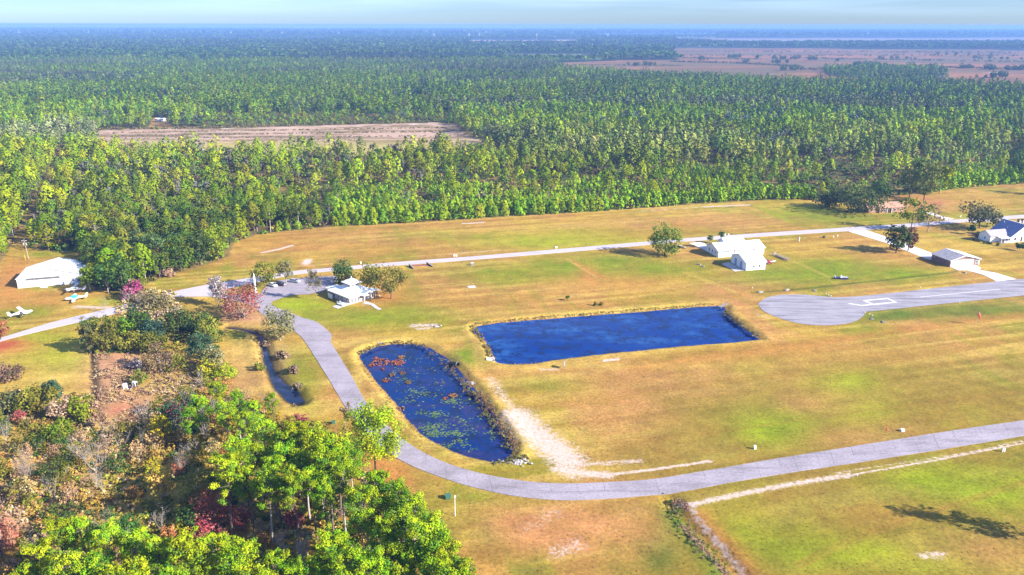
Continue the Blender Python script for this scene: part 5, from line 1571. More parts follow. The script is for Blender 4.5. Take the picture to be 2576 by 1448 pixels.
# scrub rows over the sandy clearing and broken brush lines on the far marsh
far_sc = [shrub(2.6, 2.2, 6, 5, 1.1, p_) for p_ in (OLIVE, GREYOL, [(.26, .17, .10), (.22, .15, .09)])]
mass('clearing_scrub', 'broken rows of scrub on the sandy clearing and far marsh', [along(l_, n_, w_, far_sc, a_, b_) for l_, n_, w_, a_, b_ in (([(270, 336), (600, 330), (1120, 322)], 260, 2.2, .25, .6), ([(300, 343), (700, 337), (1140, 331)], 260, 2.6, .25, .6), ([(280, 350), (800, 345), (1170, 342)], 220, 3.0, .2, .5), ([(480, 357), (900, 352)], 120, 4.0, .2, .5), ([(255, 326), (560, 322), (1100, 306)], 260, 2.0, .5, 1.3),
    ([(1690, 156), (1850, 160), (2010, 168)], 240, 8, 1.0, 2.4), ([(1720, 146), (1900, 150)], 120, 16, .8, 2.0), ([(2030, 176), (2110, 172)], 120, 12, .9, 2.0), ([(2000, 146), (2300, 152), (2576, 156)], 200, 26, .8, 2.2), ([(2200, 165), (2576, 176)], 240, 12, .8, 2.2), ([(1700, 140), (2576, 141)], 240, 40, .8, 2.2), ([(1440, 164), (1717, 166)], 160, 10, .6, 1.6), ([(1760, 130), (2600, 133)], 260, 60, .8, 2.4))], .85)
# ------------------------------------------------------------------ buildings
R_ = math.radians


def wall_quad(face, W_, D_, u0, u1, z0, z1, out=.04, th=.05):
    """box lying on a wall face (local coordinates of the building)"""
    if face == 'front':
        return (u0, u1, -out - th, -out + .0, z0, z1)
    if face == 'back':
        return (u0, u1, D_ + out, D_ + out + th, z0, z1)
    if face == 'left':
        return (-out - th, -out, u0, u1, z0, z1)
    return (W_ + out, W_ + out + th, u0, u1, z0, z1)


def window(root, face, W_, D_, u, z, w_, h_, fm_='white', gm_='glass', bars=1):
    fr = MB()
    t = .12
    for (a, b, c, d) in ((u - t, u + w_ + t, z - t, z), (u - t, u + w_ + t, z + h_, z + h_ + t), (u - t, u, z, z + h_), (u + w_, u + w_ + t, z, z + h_)) + tuple((u + w_ * (k + 1) / (bars + 1) - .03, u + w_ * (k + 1) / (bars + 1) + .03, z, z + h_) for k in range(bars)):
        fr.box(*wall_quad(face, W_, D_, a, b, c, d, 0.0, .09))
    f = fr.build('window', M[fm_], root)
    MB().box(*wall_quad(face, W_, D_, u, u + w_, z, z + h_, 0.0, .04)).build('pane', M[gm_], f)
    return f


def door(root, face, W_, D_, u, w_, h_, m='white', name='door', handle=True, z=.05):
    d = MB().box(*wall_quad(face, W_, D_, u, u + w_, z, h_, 0.0, .06)).build(name, M[m], root)
    if handle:
        MB().box(*wall_quad(face, W_, D_, u + w_ * .8, u + w_ * .8 + .12, 1.0, 1.12, .06, .07)).build('handle', M['steel'], d)
    return d


def gable_walls(W_, D_, he, hr, axis='x', rp=None, x0=0, y0=0):
    mb = MB()
    if axis == 'x':
        r = D_ / 2 if rp is None else rp
        mb.prism([(y0, -.4), (y0 + D_, -.4), (y0 + D_, he), (y0 + r, hr), (y0, he)], 'x', x0, x0 + W_)
    else:
        r = W_ / 2 if rp is None else rp
        mb.prism([(x0, -.4), (x0 + W_, -.4), (x0 + W_, he), (x0 + r, hr), (x0, he)], 'y', y0, y0 + D_)
    return mb


def gable_roof(W_, D_, he, hr, axis='x', rp=None, oh=.45, t=.18, x0=0, y0=0, lift=.02):
    """two slabs, drawn out over the eaves and the gables"""
    out = []
    if axis == 'x':
        r = D_ / 2 if rp is None else rp
        s1, s2 = (hr - he) / r, (hr - he) / (D_ - r)
        a, b = x0 - oh, x0 + W_ + oh
        z = lift + t
        out.append(MB().slab([(a, y0 - oh, he - s1 * oh + z), (b, y0 - oh, he - s1 * oh + z), (b, y0 + r, hr + z), (a, y0 + r, hr + z)], t))
        out.append(MB().slab([(a, y0 + r, hr + z), (b, y0 + r, hr + z), (b, y0 + D_ + oh, he - s2 * oh + z), (a, y0 + D_ + oh, he - s2 * oh + z)], t))
    else:
        r = W_ / 2 if rp is None else rp
        s1, s2 = (hr - he) / r, (hr - he) / (W_ - r)
        a, b = y0 - oh, y0 + D_ + oh
        z = lift + t
        out.append(MB().slab([(x0 - oh, a, he - s1 * oh + z), (x0 + r, a, hr + z), (x0 + r, b, hr + z), (x0 - oh, b, he - s1 * oh + z)], t))
        out.append(MB().slab([(x0 + r, a, hr + z), (x0 + W_ + oh, a, he - s2 * oh + z), (x0 + W_ + oh, b, he - s2 * oh + z), (x0 + r, b, hr + z)], t))
    return out


def roof_obj(parts, m, root, name='roof'):
    mb = MB()
    for p in parts:
        mb.add(p.v, p.f)
    return mb.build(name, m, root)


# the big white hangar
HW, HD = 25.6, 17.5
t = thing('aircraft_hangar', 'big white metal hangar with wide gable roof and a dark strip of door glass', 'hangar', (-206.6, 312.6, 0), R_(17.4))
gable_walls(HW, HD, 3.9, 7.2, 'y').build('wall', M['white'], t)
hr_ = roof_obj(gable_roof(HW, HD, 3.9, 7.2, 'y', oh=.35), M['whitemetal'], t)
rb = MB()
for k in range(1, 9):
    y = HD * k / 9
    for s in (0, 1):
        x0, x1 = (0.1, HW / 2 - .1) if not s else (HW / 2 + .1, HW - .1)
        z0, z1 = (3.9, 7.2) if not s else (7.2, 3.9)
        rb.hexa([(x0, y - .05, z0 + .18), (x1, y - .05, z1 + .18), (x1, y + .05, z1 + .18), (x0, y + .05, z0 + .18)], [(x0, y - .05, z0 + .26), (x1, y - .05, z1 + .26), (x1, y + .05, z1 + .26), (x0, y + .05, z0 + .26)])
rb.build('seam', M['whitemetal'], hr_)
MB().box(HW / 2 + 1.2, HW - .3, -.46, -.39, 0, .10).add([(HW / 2, -.40, 7.24), (HW - .2, -.40, 3.95), (HW - .2, -.40, 4.1), (HW / 2, -.40, 7.4)], [(0, 1, 2, 3)]).build('fascia', M['trim'], t)
dr = MB()
for k in range(4):
    dr.box(3.6 + k * 3.15, 3.6 + k * 3.15 + 3.05, -.14, -.03, .05, 2.95)
dd = dr.build('hangar_door', M['white'], t)
MB().box(3.6, 16.2, -.16, -.02, 3.0, 3.95).build('glass_strip', M['greyglass'], t)
mu = MB()
for k in range(5):
    mu.box(3.55 + k * 3.15, 3.65 + k * 3.15, -.2, -.16, 2.98, 3.97)
mu.build('mullion', M['trim'], t)
MB().box(10.1, 10.35, -.22, -.14, 1.3, 1.6).build('handle', M['steel'], dd)
window(t, 'front', HW, HD, 20.4, 1.4, .9, 1.1)
window(t, 'front', HW, HD, 24.2, 1.4, .9, 1.1)
door(t, 'front', HW, HD, 22.3, 1.0, 2.1, 'trim')

# the clubhouse: square hipped roof with a glazed cupola
t = thing('clubhouse', 'white hip roofed clubhouse with a glazed cupola and porches', 'clubhouse', (-64.0, 292.0, 0), R_(46.5))
S1, S2 = 13.2, 14.8
MB().box(.8, S1 - .8, .8, S2 - .8, -.4, 3.0).build('wall', M['beige'], t)
c0, c1, d0, d1, zc = 4.9, 9.2, 5.5, 9.9, 5.1
rf = MB()
e = [(0, 0, 3.0), (S1, 0, 3.0), (S1, S2, 3.0), (0, S2, 3.0)]
u_ = [(c0, d0, zc), (c1, d0, zc), (c1, d1, zc), (c0, d1, zc)]
rf.hexa([(p[0], p[1], p[2] - .02) for p in e], u_)
rf.box(0, S1, 0, S2, 2.82, 2.98)
roof = rf.build('roof', M['whitemetal'], t)
hips = MB()
for a, b in zip(e, u_):
    hips.tube([(a[0], a[1], a[2] + .03), (b[0], b[1], b[2] + .03)], .07, 5)
hips.build('hip_cap', M['white'], roof)
cu = MB().box(c0 + .05, c1 - .05, d0 + .05, d1 - .05, zc - .3, 6.45).build('cupola', M['white'], t)
for f, (x0, x1, y0, y1) in (('a', (c0, c1, d0 - .0, d0)), ('b', (c0, c0, d0, d1))):
    for k in range(2):
        if f == 'a':
            q = (c0 + .35 + k * 1.95, c0 + 2.0 + k * 1.95, d0 - .03, d0 + .06, 5.45, 6.25)
        else:
            q = (c0 - .03, c0 + .06, d0 + .35 + k * 2.0, d0 + 2.0 + k * 2.0, 5.45, 6.25)
        MB().box(*q).build('cupola_window', M['glass'], cu)
ce = [(c0 - .85, d0 - .85, 6.45), (c1 + .85, d0 - .85, 6.45), (c1 + .85, d1 + .85, 6.45), (c0 - .85, d1 + .85, 6.45)]
pk = ((c0 + c1) / 2, (d0 + d1) / 2, 8.15)
MB().add(ce + [pk], [(3, 2, 1, 0), (0, 1, 4), (1, 2, 4), (2, 3, 4), (3, 0, 4)]).add([(p[0], p[1], 6.3) for p in ce] + [(p[0], p[1], 6.44) for p in ce], [(3, 2, 1, 0), (0, 1, 5, 4), (1, 2, 6, 5), (2, 3, 7, 6), (3, 0, 4, 7)]).build('cupola_roof', M['whitemetal'], t)
MB().box(pk[0] - .18, pk[0] + .18, pk[1] - .18, pk[1] + .18, 8.0, 8.5).ell((pk[0], pk[1], 8.65), (.2, .2, .22)).build('finial', M['white'], t)
# gabled entrance porch on the sunny face
for x in (6.3, 9.5):
    MB().box(x, x + .18, -1.5, -1.32, 0, 2.55).build('porch_post', M['white'], t)
MB().box(6.3, 9.68, -1.5, -1.35, 2.552, 2.8).build('porch_beam', M['white'], t)
roof_obj(gable_roof(3.6, 3.2, 2.75, 4.0, 'y', oh=.25, x0=6.2, y0=-1.5, lift=.03), M['whitemetal'], t, 'porch_roof')
MB().prism([(6.3, 2.75), (9.7, 2.75), (8.0, 3.92)], 'y', -1.5, -1.42).build('porch_gable', M['beige'], t)
for x in (1.4, 2.9, 4.4):
    f = MB()
    f.box(x, x + 1.0, .66, .8, .3, 2.5)
    w2 = f.build('window', M['white'], t)
    MB().box(x + .12, x + .88, .62, .7, .45, 2.35).build('pane', M['greyglass'], w2)
d_ = MB().box(6.9, 9.1, .68, .8, .05, 2.4).build('door', M['greyglass'], t)
MB().box(7.9, 8.05, .60, .68, .05, 2.4).build('door_stile', M['white'], d_)
for x in (10.4, 11.5):
    f = MB().box(x, x + .8, .66, .8, .5, 2.4).build('window', M['white'], t)
    MB().box(x + .1, x + .7, .62, .7, .6, 2.3).build('pane', M['glass'], f)
for y in (2.0, 5.0, 7.6, 10.4):
    f = MB().box(.64, .8, y, y + .9, 1.1, 2.2).build('window', M['white'], t)
    MB().box(.6, .68, y + .1, y + .8, 1.2, 2.1).build('pane', M['glass'], f)
# side wing, its screen wall, the corner porch posts and the deck
roof_obj([MB().slab([(1.4, S2 - 1.2, 3.25), (7.2, S2 - 1.2, 3.35), (7.2, S2 + 4.0, 2.75), (1.4, S2 + 4.0, 2.7)], .16)], M['whitemetal'], t, 'wing_roof')
MB().box(2.0, 6.6, S2 - .8, S2 + 3.6, -.3, 2.5).build('wing', M['beige'], t)
MB().box(-.2, -.05, 11.2, 14.2, 0, 1.9).build('screen_wall', M['white'], t)
dk = MB().box(-2.4, .78, 1.0, 4.8, .0, .42)
for y in (1.05, 2.3, 3.5, 4.7):
    dk.box(-2.38, -2.3, y, y + .08, .42, 1.2)
dk.box(-2.38, -2.3, 1.05, 4.78, 1.2, 1.28)
dk.build('deck', M['white'], t)
for p in ((S1 - .3, .3), (S1 + 2.0, .4), (S1 + 2.0, 4.6)):
    MB().box(p[0] - .09, p[0] + .09, p[1] - .09, p[1] + .09, 0, 2.65).build('porch_post', M['white'], t)
roof_obj([MB().slab([(S1 - .5, .0, 3.0), (S1 + 2.3, .0, 2.72), (S1 + 2.3, 5.2, 2.72), (S1 - .5, 5.2, 3.0)], .12)], M['whitemetal'], t, 'side_porch_roof')


def patio_chair(name, label, loc, rz, m='white', group=None):
    r = thing(name, label, 'chair', loc, rz, group)
    MB().box(-.3, .3, -.28, .3, .38, .45).build('seat', M[m], r)
    MB().hexa([(-.3, .26, .45), (.3, .26, .45), (.3, .33, .45), (-.3, .33, .45)], [(-.3, .5, 1.05), (.3, .5, 1.05), (.3, .57, 1.05), (-.3, .57, 1.05)]).build('backrest', M[m], r)
    for x, y in ((-.27, -.25), (.27, -.25), (-.27, .27), (.27, .27)):
        MB().box(x - .04, x + .04, y - .04, y + .04, 0, .38).build('leg', M[m], r)
    return r


def on_club(x, y, z=0):
    c, s = math.cos(R_(46.5)), math.sin(R_(46.5))
    return (-64.0 + x * c - y * s, 292.0 + x * s + y * c, z)


for k, (x, y) in enumerate(((-1.7, 1.7), (-1.6, 3.0), (-1.2, 4.1))):
    patio_chair('deck_chair', ('white deck chair nearest the clubhouse corner', 'white deck chair in the middle of the clubhouse deck', 'white deck chair at the far end of the clubhouse deck')[k], on_club(x, y, .42), R_(46 + 90 + 20 * k), group='chairs on the clubhouse deck')

# the long white building beyond the lawn
LW, LD = 24.4, 12.0
t = thing('long_white_house', 'long white metal building with gable end windows beside the road', 'building', (98.1, 360.5, 0), R_(15))
gable_walls(LW, LD, 3.25, 5.5, 'x').build('wall', M['white'], t)
roof_obj(gable_roof(LW, LD, 3.25, 5.5, 'x', oh=.5), M['whitemetal'], t)
MB().box(-.55, LW + .55, -.58, -.53, 2.95, 3.2).build('gutter', M['trim'], t)
gable_walls(10.5, 7.6, 4.0, 6.1, 'x', x0=8.0, y0=7.6).build('rear_wing', M['white'], t)
roof_obj(gable_roof(10.5, 7.6, 4.0, 6.1, 'x', x0=8.0, y0=7.6, oh=.4), M['whitemetal'], t, 'rear_roof')
for y in (2.2, 5.3, 8.4):
    window(t, 'left', LW, LD, y, 1.2, .9, 1.3, 'white')
door(t, 'front', LW, LD, 3.0, 1.0, 2.1, 'trim')
dl = MB()
dl.box(5.2, 17.2, -.1, -.02, .05, 2.75)
big = dl.build('hangar_door', M['white'], t)
sm_ = MB()
for k in range(5):
    sm_.box(5.2 + k * 3 - .03, 5.2 + k * 3 + .03, -.13, -.1, .05, 2.75)
sm_.build('door_seam', M['trim'], big)
MB().box(LW - 5.2, LW - 5.1, -.12, -.03, .3, 2.8).build('downpipe', M['trim'], t)

# the white garage with five tall doors in its gable
GW, GD = 9.8, 13.7
t = thing('white_garage', 'white gabled garage with five tall doors in its shaded gable end', 'garage', (105.3, 339.5, 0), R_(13.8))
gable_walls(GW, GD, 3.65, 6.0, 'x').build('wall', M['white'], t)
roof_obj(gable_roof(GW, GD, 3.65, 6.0, 'x', oh=.35), M['whitemetal'], t)
for k in range(5):
    d_ = MB().box(-.1, -.0, 1.0 + k * 2.45, 2.75 + k * 2.45, .05, 2.9).prism([(1.0 + k * 2.45, 2.9), (2.75 + k * 2.45, 2.9), (2.4 + k * 2.45, 3.2), (1.35 + k * 2.45, 3.2)], 'x', -.1, 0).build('garage_door', M['trim'] if k % 2 else M['whitemetal'], t)
for x in (3.6, 6.4):
    f = window(t, 'front', GW, GD, x, 1.35, .6, .8, 'trim', 'glass', 0)
MB().box(-.12, .05, -.12, .02, 0, 3.6).box(GW - .05, GW + .12, -.12, .02, 0, 3.6).build('corner_trim', M['trim'], t)
MB().tube([(.8, 12.6, 4.0), (.8, 12.6, 6.3)], .14, 8).tube([(.8, 12.6, 6.3), (.8, 12.6, 6.5)], .2, 8).build('flue', M['darkbark'], t)

# the brown brick hangar with the white door
BW, BD = 15.9, 11.6
t = thing('brick_hangar', 'brown brick hangar with a wide white door and mottled grey roof', 'hangar', (200.4, 345.7, 0), R_(13.8))
gable_walls(BW, BD, 3.0, 5.0, 'y', rp=7.4).build('wall', M['brick'], t)
g = gable_roof(BW, BD, 3.0, 5.0, 'y', rp=7.4, oh=.5)
rfm = MB().add(g[0].v, g[0].f)
roof_obj(g[1:], M['whitemetal'], t)['label'] = 'brighter white roof slope'
st = rfm
for k in range(26):
    u, v = rng.uniform(.15, .85), rng.uniform(.2, .8)
    x, y = 7.4 * u, BD * v
    z = 3.0 + 2.0 * u + .215
    a, b = rng.uniform(.15, .5), rng.uniform(.1, .3)
    st.add([(x - a, y - b, z - a * .27), (x + a, y - b, z + a * .27), (x + a, y + b, z + a * .27), (x - a, y + b, z - a * .27)], [(0, 1, 2, 3)], 1)
rfm.build('roof', [M['greyroof'], M['slateroof']], t)
bd = MB().box(.35, 12.6, -.12, -.02, .05, 3.0).build('hangar_door', M['white'], t)
sm_ = MB()
for k in range(1, 4):
    sm_.box(.35 + k * 3.06 - .03, .35 + k * 3.06 + .03, -.145, -.12, .05, 3.0)
sm_.build('door_seam', M['whitemetal'], bd)
fa = MB()
for (x0, z0, x1, z1) in ((-.5, 2.88, 7.4, 5.02), (7.4, 5.02, BW + .5, 2.88)):
    fa.hexa([(x0, -.62, z0 - .12), (x1, -.62, z1 - .12), (x1, -.52, z1 - .12), (x0, -.52, z0 - .12)], [(x0, -.62, z0 + .2), (x1, -.62, z1 + .2), (x1, -.52, z1 + .2), (x0, -.52, z0 + .2)])
fa.build('fascia', M['white'], t)
window(t, 'front', BW, BD, 13.9, .9, 1.1, 1.3)
for y in (2.6, 7.6):
    window(t, 'left', BW, BD, y, 1.3, 1.0, .9, 'brick', 'greyglass', 0)
MB().ell((-.15, 9.8, 2.1), (.18, .18, .2)).build('wall_lamp', M['lens'], t)
MB().box(15.4, 15.9, -.18, -.02, 0, 3.0).build('corner_post', M['white'], t)

# the white slate roofed house at the side road
t = thing('slate_roof_house', 'white house with a steep slate roof in painted blue shade and screened porch', 'house', (243.7, 389.0, 0), R_(14.3))
gable_walls(11.5, 7.4, 3.2, 5.4, 'x').build('wall', M['white'], t)
roof_obj(gable_roof(11.5, 7.4, 3.2, 5.4, 'x', oh=.4), M['lilacroof'], t)
gable_walls(16, 13.5, 3.0, 8.6, 'y', x0=9.8, y0=-2.6).build('wall', M['white'], t)
rr = roof_obj(gable_roof(16, 13.5, 3.0, 8.6, 'y', x0=9.8, y0=-2.6, oh=.45), M['shaderoof'], t)
MB().box(17.6, 18.0, -3.0, 11.3, 8.72, 8.92).build('ridge_cap', M['white'], rr)
MB().tube([(13.6, 4, 5.5), (13.6, 4, 6.6)], .1, 6).build('vent', M['white'], rr)
MB().tube([(15.6, 8.5, 7.4), (15.6, 8.5, 8.6)], .1, 6).build('vent', M['white'], rr)
roof_obj([MB().slab([(3.6, -3.4, 2.65), (9.9, -3.4, 2.65), (9.9, .05, 3.1), (3.6, .05, 3.1)], .14)], M['white'], t, 'porch_roof')
MB().box(3.8, 9.79, -3.2, -.02, 0, .3).build('porch_floor', M['greyconc'], t)
for x in (3.8, 5.8, 7.8, 9.6):
    MB().box(x, x + .14, -3.2, -3.06, .3, 2.6).build('porch_post', M['white'], t)
MB().box(5.9, 9.6, -3.16, -3.1, .3, 1.1).build('railing', M['white'], t)
for x in (12.2, 20.5):
    f = MB().box(x, x + 1.1, -2.72, -2.6, .9, 2.5).build('window', M['trim'], t)
    MB().box(x + .12, x + .98, -2.76, -2.68, 1.0, 2.4).build('pane', M['glass'], f)
d_ = MB().box(16.2, 17.2, -2.7, -2.6, .1, 2.6).build('door', M['darkbark'], t)
MB().box(17.0, 17.1, -2.76, -2.7, 1.2, 1.3).build('handle', M['steel'], d_)
window(t, 'left', 11.5, 7.4, 3.2, 1.3, .5, .8, 'trim', 'glass', 0)

# the orange brick house among the oaks
t = thing('brick_house', 'orange brick house with three stepped terracotta roofs', 'house', (210.1, 454.0, 0), R_(8))
for (x0, w_, y0, dp, he, hr2) in ((0, 6.4, 1.0, 8, 2.7, 4.4), (6.4, 7.8, 0, 10, 3.0, 5.1), (14.2, 9.0, .8, 10, 3.0, 5.1)):
    gable_walls(w_, dp, he, hr2, 'x', x0=x0, y0=y0).build('wall', M['redbrick'], t)
    roof_obj(gable_roof(w_ - .04, dp, he, hr2, 'x', x0=x0 + .02, y0=y0, oh=.5 if x0 != 6.4 else .35), M['tileroof'], t)
MB().box(8.4, 9.4, 5.6, 6.6, 4.4, 6.6).build('chimney', M['redbrick'], t)
for x, y0 in ((1.4, 1.0), (4.0, 1.0), (7.4, 0), (9.0, 0), (16.0, .8), (19.5, .8)):
    f = MB().box(x, x + 1.3, y0 - .1, y0, .8, 2.2).build('window', M['white'], t)
    MB().box(x + .12, x + 1.18, y0 - .14, y0 - .06, .92, 2.08).build('pane', M['glass'], f)
MB().box(11.2, 13.9, -.12, 0, .05, 2.5).build('recess_shade_panel', M['darkbark'], t)  # dark panel on the wall, its colour standing in for recess shade
for x in (11.0, 13.7):
    MB().box(x, x + .2, -.5, -.3, 0, 2.7).build('porch_post', M['white'], t)

# the small white trailer at the forest clearing
p = G(391, 307)
t = thing('white_trailer', 'small white mobile home in a forest clearing', 'trailer', (p[0], p[1], 0), R_(4))
MB().box(0, 11, 0, 4, .5, 3.2).build('wall', M['white'], t)
MB().prism([(-.2, 3.2), (4.2, 3.2), (2, 4.0)], 'x', -.2, 11.2).build('roof', M['whitemetal'], t)
MB().box(.5, 10.5, .2, 3.8, 0, .5).build('skirt', M['greyconc'], t)
for x in (2, 7.5):
    f = MB().box(x, x + 1.3, -.08, 0, 1.5, 2.6).build('window', M['trim'], t)
    MB().box(x + .1, x + 1.2, -.12, -.04, 1.6, 2.5).build('pane', M['glass'], f)
MB().box(5, 5.9, -.08, 0, .5, 2.5).build('door', M['trim'], t)
# ------------------------------------------------------------------ aeroplanes
def loft(mb, st, n=10, mi=0):
    vs = []
    for x, hw, zc_, hh in st:
        for k in range(n):
            a = 2 * PI * k / n
            sx_, sz_ = math.cos(a), math.sin(a)
            vs.append((x, hw * math.copysign(abs(sx_) ** .75, sx_), zc_ + hh * math.copysign(abs(sz_) ** .75, sz_)))
    fs = [(i * n + k, i * n + (k + 1) % n, (i + 1) * n + (k + 1) % n, (i + 1) * n + k) for i in range(len(st) - 1) for k in range(n)]
    fs += [tuple(range(n))[::-1], tuple(range((len(st) - 1) * n, len(st) * n))]
    return mb.add(vs, fs, mi)


def wing_mb(span, root, tip, x, z, dih=.02, th=.16, y0=0.0, sweep=0.0):
    mb = MB()
    for s in (-1, 1):
        sec = []
        for y, c, dz, dx in ((y0, root, 0, 0), (span / 2, tip, dih * span / 2, -sweep)):
            pr = [(.5, 0), (.35, .5), (.1, .62), (-.5, .05), (-.5, -.05), (0, -.38), (.4, -.3)]
            sec.append([(x + dx + p[0] * c, s * y, z + dz + p[1] * th * (c / root)) for p in pr])
        n = 7
        fs = [(k, (k + 1) % n, n + (k + 1) % n, n + k) for k in range(n)] + [tuple(range(n))[::-1], tuple(range(n, 2 * n))]
        if s > 0:
            fs = [f[::-1] for f in fs]
        mb.add(sec[0] + sec[1], fs)
    return mb


def aeroplane(label, nose, tail, wheelz=.0, high=True, body='white', wingm='white', finm='white', stripe=None, cover=None, group=None, length=8.0):
    a, b = G(*nose), G(*tail)
    c = (a + b) / 2
    yaw = math.atan2(a[1] - b[1], a[0] - b[0])
    r = thing('aeroplane', label, 'aeroplane', (c[0], c[1], 0), yaw, group, length / 8.2)
    fz = 1.35 if high else 1.0
    f = loft(MB(), [(4.05, .18, fz, .2), (3.6, .42, fz, .42), (2.4, .52, fz, .5), (1.5, .58, fz + .18, .68), (.0, .58, fz + .2, .72), (-1.2, .46, fz + .15, .5), (-3.0, .2, fz + .12, .24), (-4.1, .06, fz + .15, .1)]).build('fuselage', M[body], r, smooth=True)
    if stripe:
        for s in (-1, 1):
            MB().add([(3.4, s * .56, fz - .05), (-3.6, s * .56, fz + .08), (-3.6, s * .56, fz + .2), (3.4, s * .56, fz + .12)], [(0, 1, 2, 3)])
        loft(MB(), [(3.3, .545, fz - .02, .1), (1.5, .60, fz, .1), (0, .60, fz + .02, .1), (-1.2, .48, fz + .08, .09), (-3.2, .2, fz + .12, .06)], 8).build('stripe', M[stripe], f)
    wz = fz + .88 if high else fz - .28
    w_ = wing_mb(10.9, 1.6, 1.15, .75, wz, .025 if high else .05, .2, 0 if high else .3)
    w_.build('wing', M[wingm], r, smooth=False)
    wing_mb(3.4, .95, .7, -3.7, fz + .18, 0, .1, .0).build('tailplane', M[body], r)
    MB().prism([(-3.1, fz + .2), (-4.3, fz + .2), (-4.55, fz + 1.55), (-3.95, fz + 1.55)], 'y', -.05, .05).build('fin', M[finm], r)
    if high:
        for s in (-1, 1):
            MB().tube([(.6, s * .5, fz - .3), (.75, s * 2.6, wz - .02)], .045, 5).build('wing_strut', M[body], r)
        MB().hexa([(1.85, -.5, fz + .45), (1.85, .5, fz + .45), (1.15, .56, fz + .45), (1.15, -.56, fz + .45)], [(1.25, -.42, fz + .86), (1.25, .42, fz + .86), (1.05, .5, fz + .86), (1.05, -.5, fz + .86)]).build('windscreen', M['glass'], r)
        for s in (-1, 1):
            MB().box(-.5, .95, s * .585 - .02, s * .585 + .02, fz + .25, fz + .62).build('side_window', M['glass'], r)
    else:
        MB().ell((.3, 0, fz + .55), (1.35, .5, .52), 12, 8).build('canopy', M['glass'], r, smooth=True)
    if cover:
        MB().ell((.55, 0, fz + .42), (1.75, .74, .72), 12, 8).build('canvas_cover', M[cover], r, smooth=True)
    for x, y in ((2.9, 0), (.35, 1.15), (.35, -1.15)):
        gl = MB().tube([(x, y * .45, fz - .45), (x, y, .25)], .05, 5).build('landing_gear', M[body], r)
        MB().tube([(x, y - .09, .22), (x, y + .09, .22)], .22, 10).build('wheel', M['black'], gl)
    p_ = MB().ell((4.1, 0, fz), (.22, .14, .14), 8, 6).build('spinner', M[finm], r)
    MB().box(4.08, 4.13, -.07, .07, fz - .95, fz + .95).build('propeller_blade', M['black'], p_)
    return r


aeroplane('white high wing aeroplane with red tail trim parked alone on the grass', hgc(495, 1238), hgc(145, 1318), stripe='red', finm='white', group='aeroplanes at the white hangar')
aeroplane('white high wing aeroplane parked closest to the white hangar', hgc(1000, 915), hgc(1290, 905), group='aeroplanes at the white hangar')
aeroplane('white low wing aeroplane under a cyan canvas cover', hgc(1005, 1045), hgc(1300, 1010), high=False, cover='cyan', group='aeroplanes at the white hangar')
aeroplane('rose red low wing aeroplane with white wing behind the white garage', whc(2135, 918), whc(1960, 850), high=False, body='rose', wingm='white', finm='rose', length=6.6)


# ------------------------------------------------------------------ cars
def car(label, px_, head, m, hatch=False, group='cars on the parking lot'):
    p = G(*px_)
    r = thing('parked_car', label, 'car', (p[0], p[1], .05), R_(head), group)
    L2, w2 = 2.3, .9
    prof = [(-2.28, .35), (2.25, .35), (2.32, .6), (2.2, .82), (1.0, .95), (-1.5 if not hatch else -2.1, .98), (-2.25, .92), (-2.32, .6)]
    MB().prism(prof, 'y', -w2, w2).build('body', M[m], r, bevel=.07)
    c0_, c1_ = (-1.75, 1.05) if not hatch else (-2.15, 1.05)
    MB().hexa([(c0_, -.82, .93), (c1_, -.82, .93), (c1_, .82, .93), (c0_, .82, .93)], [(c0_ + (.7 if not hatch else .3), -.62, 1.42), (.35, -.62, 1.42), (.35, .62, 1.42), (c0_ + (.7 if not hatch else .3), .62, 1.42)]).build('window_band', M['glass'], r, bevel=.03)
    MB().box(c0_ + (.75 if not hatch else .35), .3, -.6, .6, 1.415, 1.47).build('car_roof', M[m], r, bevel=.02)
    pl = MB()
    for x in (1.02, -.35):
        pass
    for x in (1.4, -1.4):
        for s in (-1, 1):
            wl_ = MB().tube([(x, s * .72, .33), (x, s * .93, .33)], .33, 14).build('wheel', M['black'], r)
            MB().tube([(x, s * .925, .33), (x, s * .945, .33)], .19, 10).build('rim', M['steel'], wl_)
    for s in (-1, 1):
        MB().box(2.2, 2.33, s * .62 - .16, s * .62 + .16, .6, .74).build('headlight', M['lens'], r)
        MB().box(-2.35, -2.24, s * .66 - .14, s * .66 + .14, .66, .84).build('tail_light', M['red'], r)
    return r


